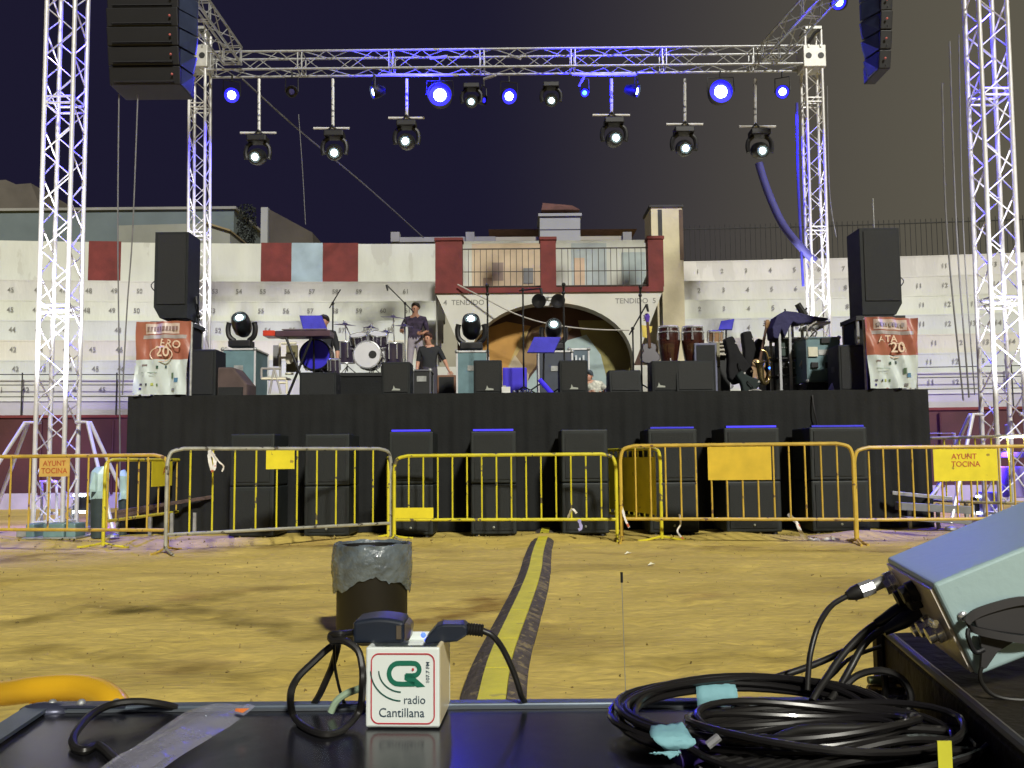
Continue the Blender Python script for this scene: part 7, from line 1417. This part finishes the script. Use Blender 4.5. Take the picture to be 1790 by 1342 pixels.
for k, (b_, c_) in enumerate(((.035, .03), (.012, .06), (.036, .058), (.020, .095), (.042, .09), (.016, .125))):
    b_ = b_ * 1.2; q = MB(); ax = -u; c = dv(-.003, b_, c_); q.lathe([(.001, 0), (.0085, 0), (.0085, .006), (.0065, .007), (.0065, .012), (.003, .012), (.001, .011)], c, 16, axis=ax); q.build('connector', [CHROME, BLACKM, CHROME, BLACKM, CHROME, CHROME][k], rp, smooth=True)
for k in range(4): q = MB(); c = dv(-.004, .030 + .004 * k, .018 + .008 * k); q.cyl(c - wv * .006 - u * .004, c + wv * .006 - u * .004, .0022, n=8); q.build('terminal_pin', CHROME, rp)
q = MB(); q.hexa([dv(-.012, .030, .062), dv(-.002, .030, .062), dv(-.002, .030, .078), dv(-.012, .030, .078), dv(-.012, .018, .062), dv(-.002, .018, .062), dv(-.002, .018, .078), dv(-.012, .018, .078)]); q.build('socket', BLACK, rp, bevel=.0015)
# carrying strap
q = MB(); LE = mat('strap_webbing', (.030, .028, .030), .6, 0, .3, 8); 
YS_ = A0.y - .012
sp_ = cat([at(1830, 1052, YS_), at(1785, 1050, YS_), at(1740, 1060, YS_), at(1705, 1073, YS_), at(1690, 1088, YS_), at(1700, 1100, YS_ - .004), at(1740, 1110, YS_ - .006), at(1790, 1118, YS_ - .006), at(1840, 1120, YS_)], 5); vs = []
for i, p in enumerate(sp_): n_ = v * .0032; k = 1.0; vs += [p - n_ * k - wv * .001, p + n_ * k - wv * .001, p + n_ * k + wv * .001, p - n_ * k + wv * .001]
fs = []
for i in range(len(sp_) - 1):
    for j in range(4): fs.append((4 * i + j, 4 * i + (j + 1) % 4, 4 * i + 4 + (j + 1) % 4, 4 * i + 4 + j))
q.add(vs, fs); q.build('strap', LE, body, smooth=True)
q = MB(); pp = [at(px, py, YS_ + .004) for px, py in ((1700, 1078), (1735, 1062), (1760, 1050), (1810, 1040), (1850, 1030), (1850, 1112), (1790, 1110), (1730, 1102), (1705, 1096))]; q.prism([(p.x, p.z) for p in reversed(pp)], YS_ + .002, YS_ + .006); q.build('strap_pad', LE, body, bevel=.001)
q = MB(); pp = [at(px, py, YS_) for px, py in ((1714, 1106), (1780, 1118), (1745, 1140), (1726, 1168), (1716, 1172), (1718, 1140))]; q.prism([(p.x, p.z) for p in reversed(pp)], YS_ + .001, YS_ + .004); q.build('strap_tongue', LE, body)
q = MB(); q.tube(cat([at(1693, 1100, YS_ - .002), at(1692, 1112, YS_ - .004), at(1700, 1134, YS_ - .004), at(1708, 1140, YS_ - .004), at(1720, 1135, YS_ - .004)], 4), .0018, 8); q.build('buckle', BLACKM, body, smooth=True)
cable('thin strap cord hanging in a curve below the teal device', [at(1716, 1165, YS_), at(1713, 1180, YS_), at(1717, 1195, YS_), at(1732, 1212, YS_), at(1758, 1221, YS_), at(1800, 1224, YS_)], .0016)
# connectors and their cables
o = thing('antenna_lead', 'silver plugged black lead leaving the top of the teal device', 'cable'); o.location = at(1530, 1020, .82); pc = [dv(-.004, .006, .135), at(1545, 1016, .83), at(1525, 1025, .83), at(1503, 1033, .83), at(1480, 1042, .83)]
pc[0] = at(1572, 1008, .83)
q = MB(); q.tube([pc[0], pc[0].lerp(pc[1], .5), pc[1]], [.0075, .0075, .0065], 12); q.build('coupling_nut', CHROME, o, smooth=True)
q = MB(); q.tube([pc[1], pc[2]], [.0052, .0052], 12); q.build('barrel', STEEL, o, smooth=True)
q = MB(); q.tube([pc[2], pc[3]], [.0072, .0072], 8); q.build('rear_nut', CHROME, o)
q = MB(); q.tube([pc[3], pc[3].lerp(pc[4], .5), pc[4]], [.0068, .0060, .0036], 12); q.build('boot', RUBBER, o, smooth=True)
q = MB(); q.tube(cat([pc[4], at(1452, 1060, .82), at(1430, 1095, .80), at(1417, 1140, .79), at(1413, 1175, .78), at(1411, 1208, .77)], 6), .0024, 10); q.build('lead', RUBBER, o, smooth=True)
def plug_lead(lab, pts, r=.003, boot=True):
    o = thing('audio_lead', lab, 'cable', pts[0], 'leads plugged into the teal device'); P = cat(pts, 7); q = MB(); q.tube(P, r, 10); q.build('lead', RUBBER, o, smooth=True)
    if boot: q = MB(); d = (P[4] - P[0]).normalized(); b = P[0]; q.tube([b - d * .008, b, b + d * .012, b + d * .03], [.0065, .0075, .0065, .0036], 12); q.build('plug_boot', PA, o, smooth=True)
plug_lead('black lead from the middle of the device down to the coil', [at(1585, 1062, .80), at(1555, 1078, .80), at(1520, 1098, .80), at(1490, 1125, .79), at(1465, 1155, .78), at(1445, 1185, .77), at(1428, 1210, .76), at(1420, 1225, .755)])
plug_lead('second black lead running below the middle plug', [at(1598, 1074, .79), at(1565, 1092, .79), at(1535, 1105, .79), at(1508, 1130, .785), at(1488, 1165, .78), at(1468, 1200, .77), at(1450, 1225, .76)])
plug_lead('long black lead sweeping left along the top of the coil', [at(1545, 1085, .86), at(1500, 1125, .85), at(1450, 1150, .84), at(1400, 1170, .83), at(1340, 1188, .82), at(1290, 1196, .80)], boot=False)
plug_lead('thin black lead crossing behind the leads at the right', [at(1540, 1130, .88), at(1505, 1142, .87), at(1480, 1155, .86), at(1455, 1180, .84), at(1425, 1205, .8)], .0018, False)
# gold plug and the looping cable in front of the black case
cable('black cable looping up around the gold plug', [at(1440, 1225, .77), at(1470, 1205, .77), at(1500, 1180, .77), at(1540, 1172, .765), at(1575, 1185, .76), at(1592, 1215, .755), at(1585, 1245, .75), at(1565, 1262, .745), at(1540, 1290, .72)], .0030)
cable('black cable bending down left of the gold plug', [at(1546, 1178, .775), at(1548, 1205, .775), at(1538, 1235, .775), at(1512, 1255, .77), at(1470, 1250, .76), at(1420, 1240, .75)], .0030)
cable('shiny black cable running along the right end of the desk', [at(1690, 1275, .70), at(1600, 1270, .70), at(1500, 1273, .69), at(1400, 1276, .68), at(1340, 1300, .66), at(1290, 1320, .65), at(1220, 1345, .64)], .0036, n=10)
o = thing('gold_plug', 'gold phono plug pointing left beside the black case', 'plug', at(1515, 1205, .79)); GO = mat('gold_metal', (.75, .55, .16), .22, .95, .1, 9); g0 = at(1493, 1206, .79); g1 = at(1516, 1207, .79); g2 = at(1543, 1208, .79)
q = MB(); q.tube([g0, g1], [.0014, .0016], 10); q.build('pin', GO, o, smooth=True); q = MB(); q.tube([g1, g1.lerp(g2, .1), g2], [.0035, .0052, .0052], 14); q.build('barrel', GO, o, smooth=True)
q = MB(); q.tube([g0 + Vector((.012, 0, .008)), g2 + Vector((0, 0, .009))], [.003, .0042], 12); q.build('green_sleeve', mat('olive_sleeve', (.28, .34, .12), .4), o, smooth=True)
o = thing('round_connector', 'round glassy brown connector bulb beside the gold plug', 'connector', at(1562, 1220, .80)); q = MB(); q.lathe([(.001, -.016), (.008, -.012), (.010, -.002), (.0085, .004), (.0095, .006), (.0095, .010), (.007, .012), (.007, .018), (.001, .019)], at(1563, 1218, .80), 18); q.build('bulb', mat('smoky_metal', (.20, .17, .12), .15, .7, .3, 30), o, smooth=True)
q = MB(); q.lathe([(.001, -.002), (.011, -.002), (.011, .001), (.001, .001)], at(1563, 1212, .80), 18); q.build('collar', CHROME, o, smooth=True)
q = MB(); p = at(1490, 1216, .78); q.add([at(1450, 1226, .77), at(1470, 1212, .77), at(1487, 1212, .77), at(1484, 1224, .77), at(1462, 1232, .77)], [(0, 1, 2, 3, 4)]); oo = q.build('paper_scrap', mat('white_scrap', (.6, .62, .58), .8), label='small white torn scrap beside the gold plug', cat_='paper scrap'); s_m = oo.modifiers.new('t', 'SOLIDIFY'); s_m.thickness = .0008
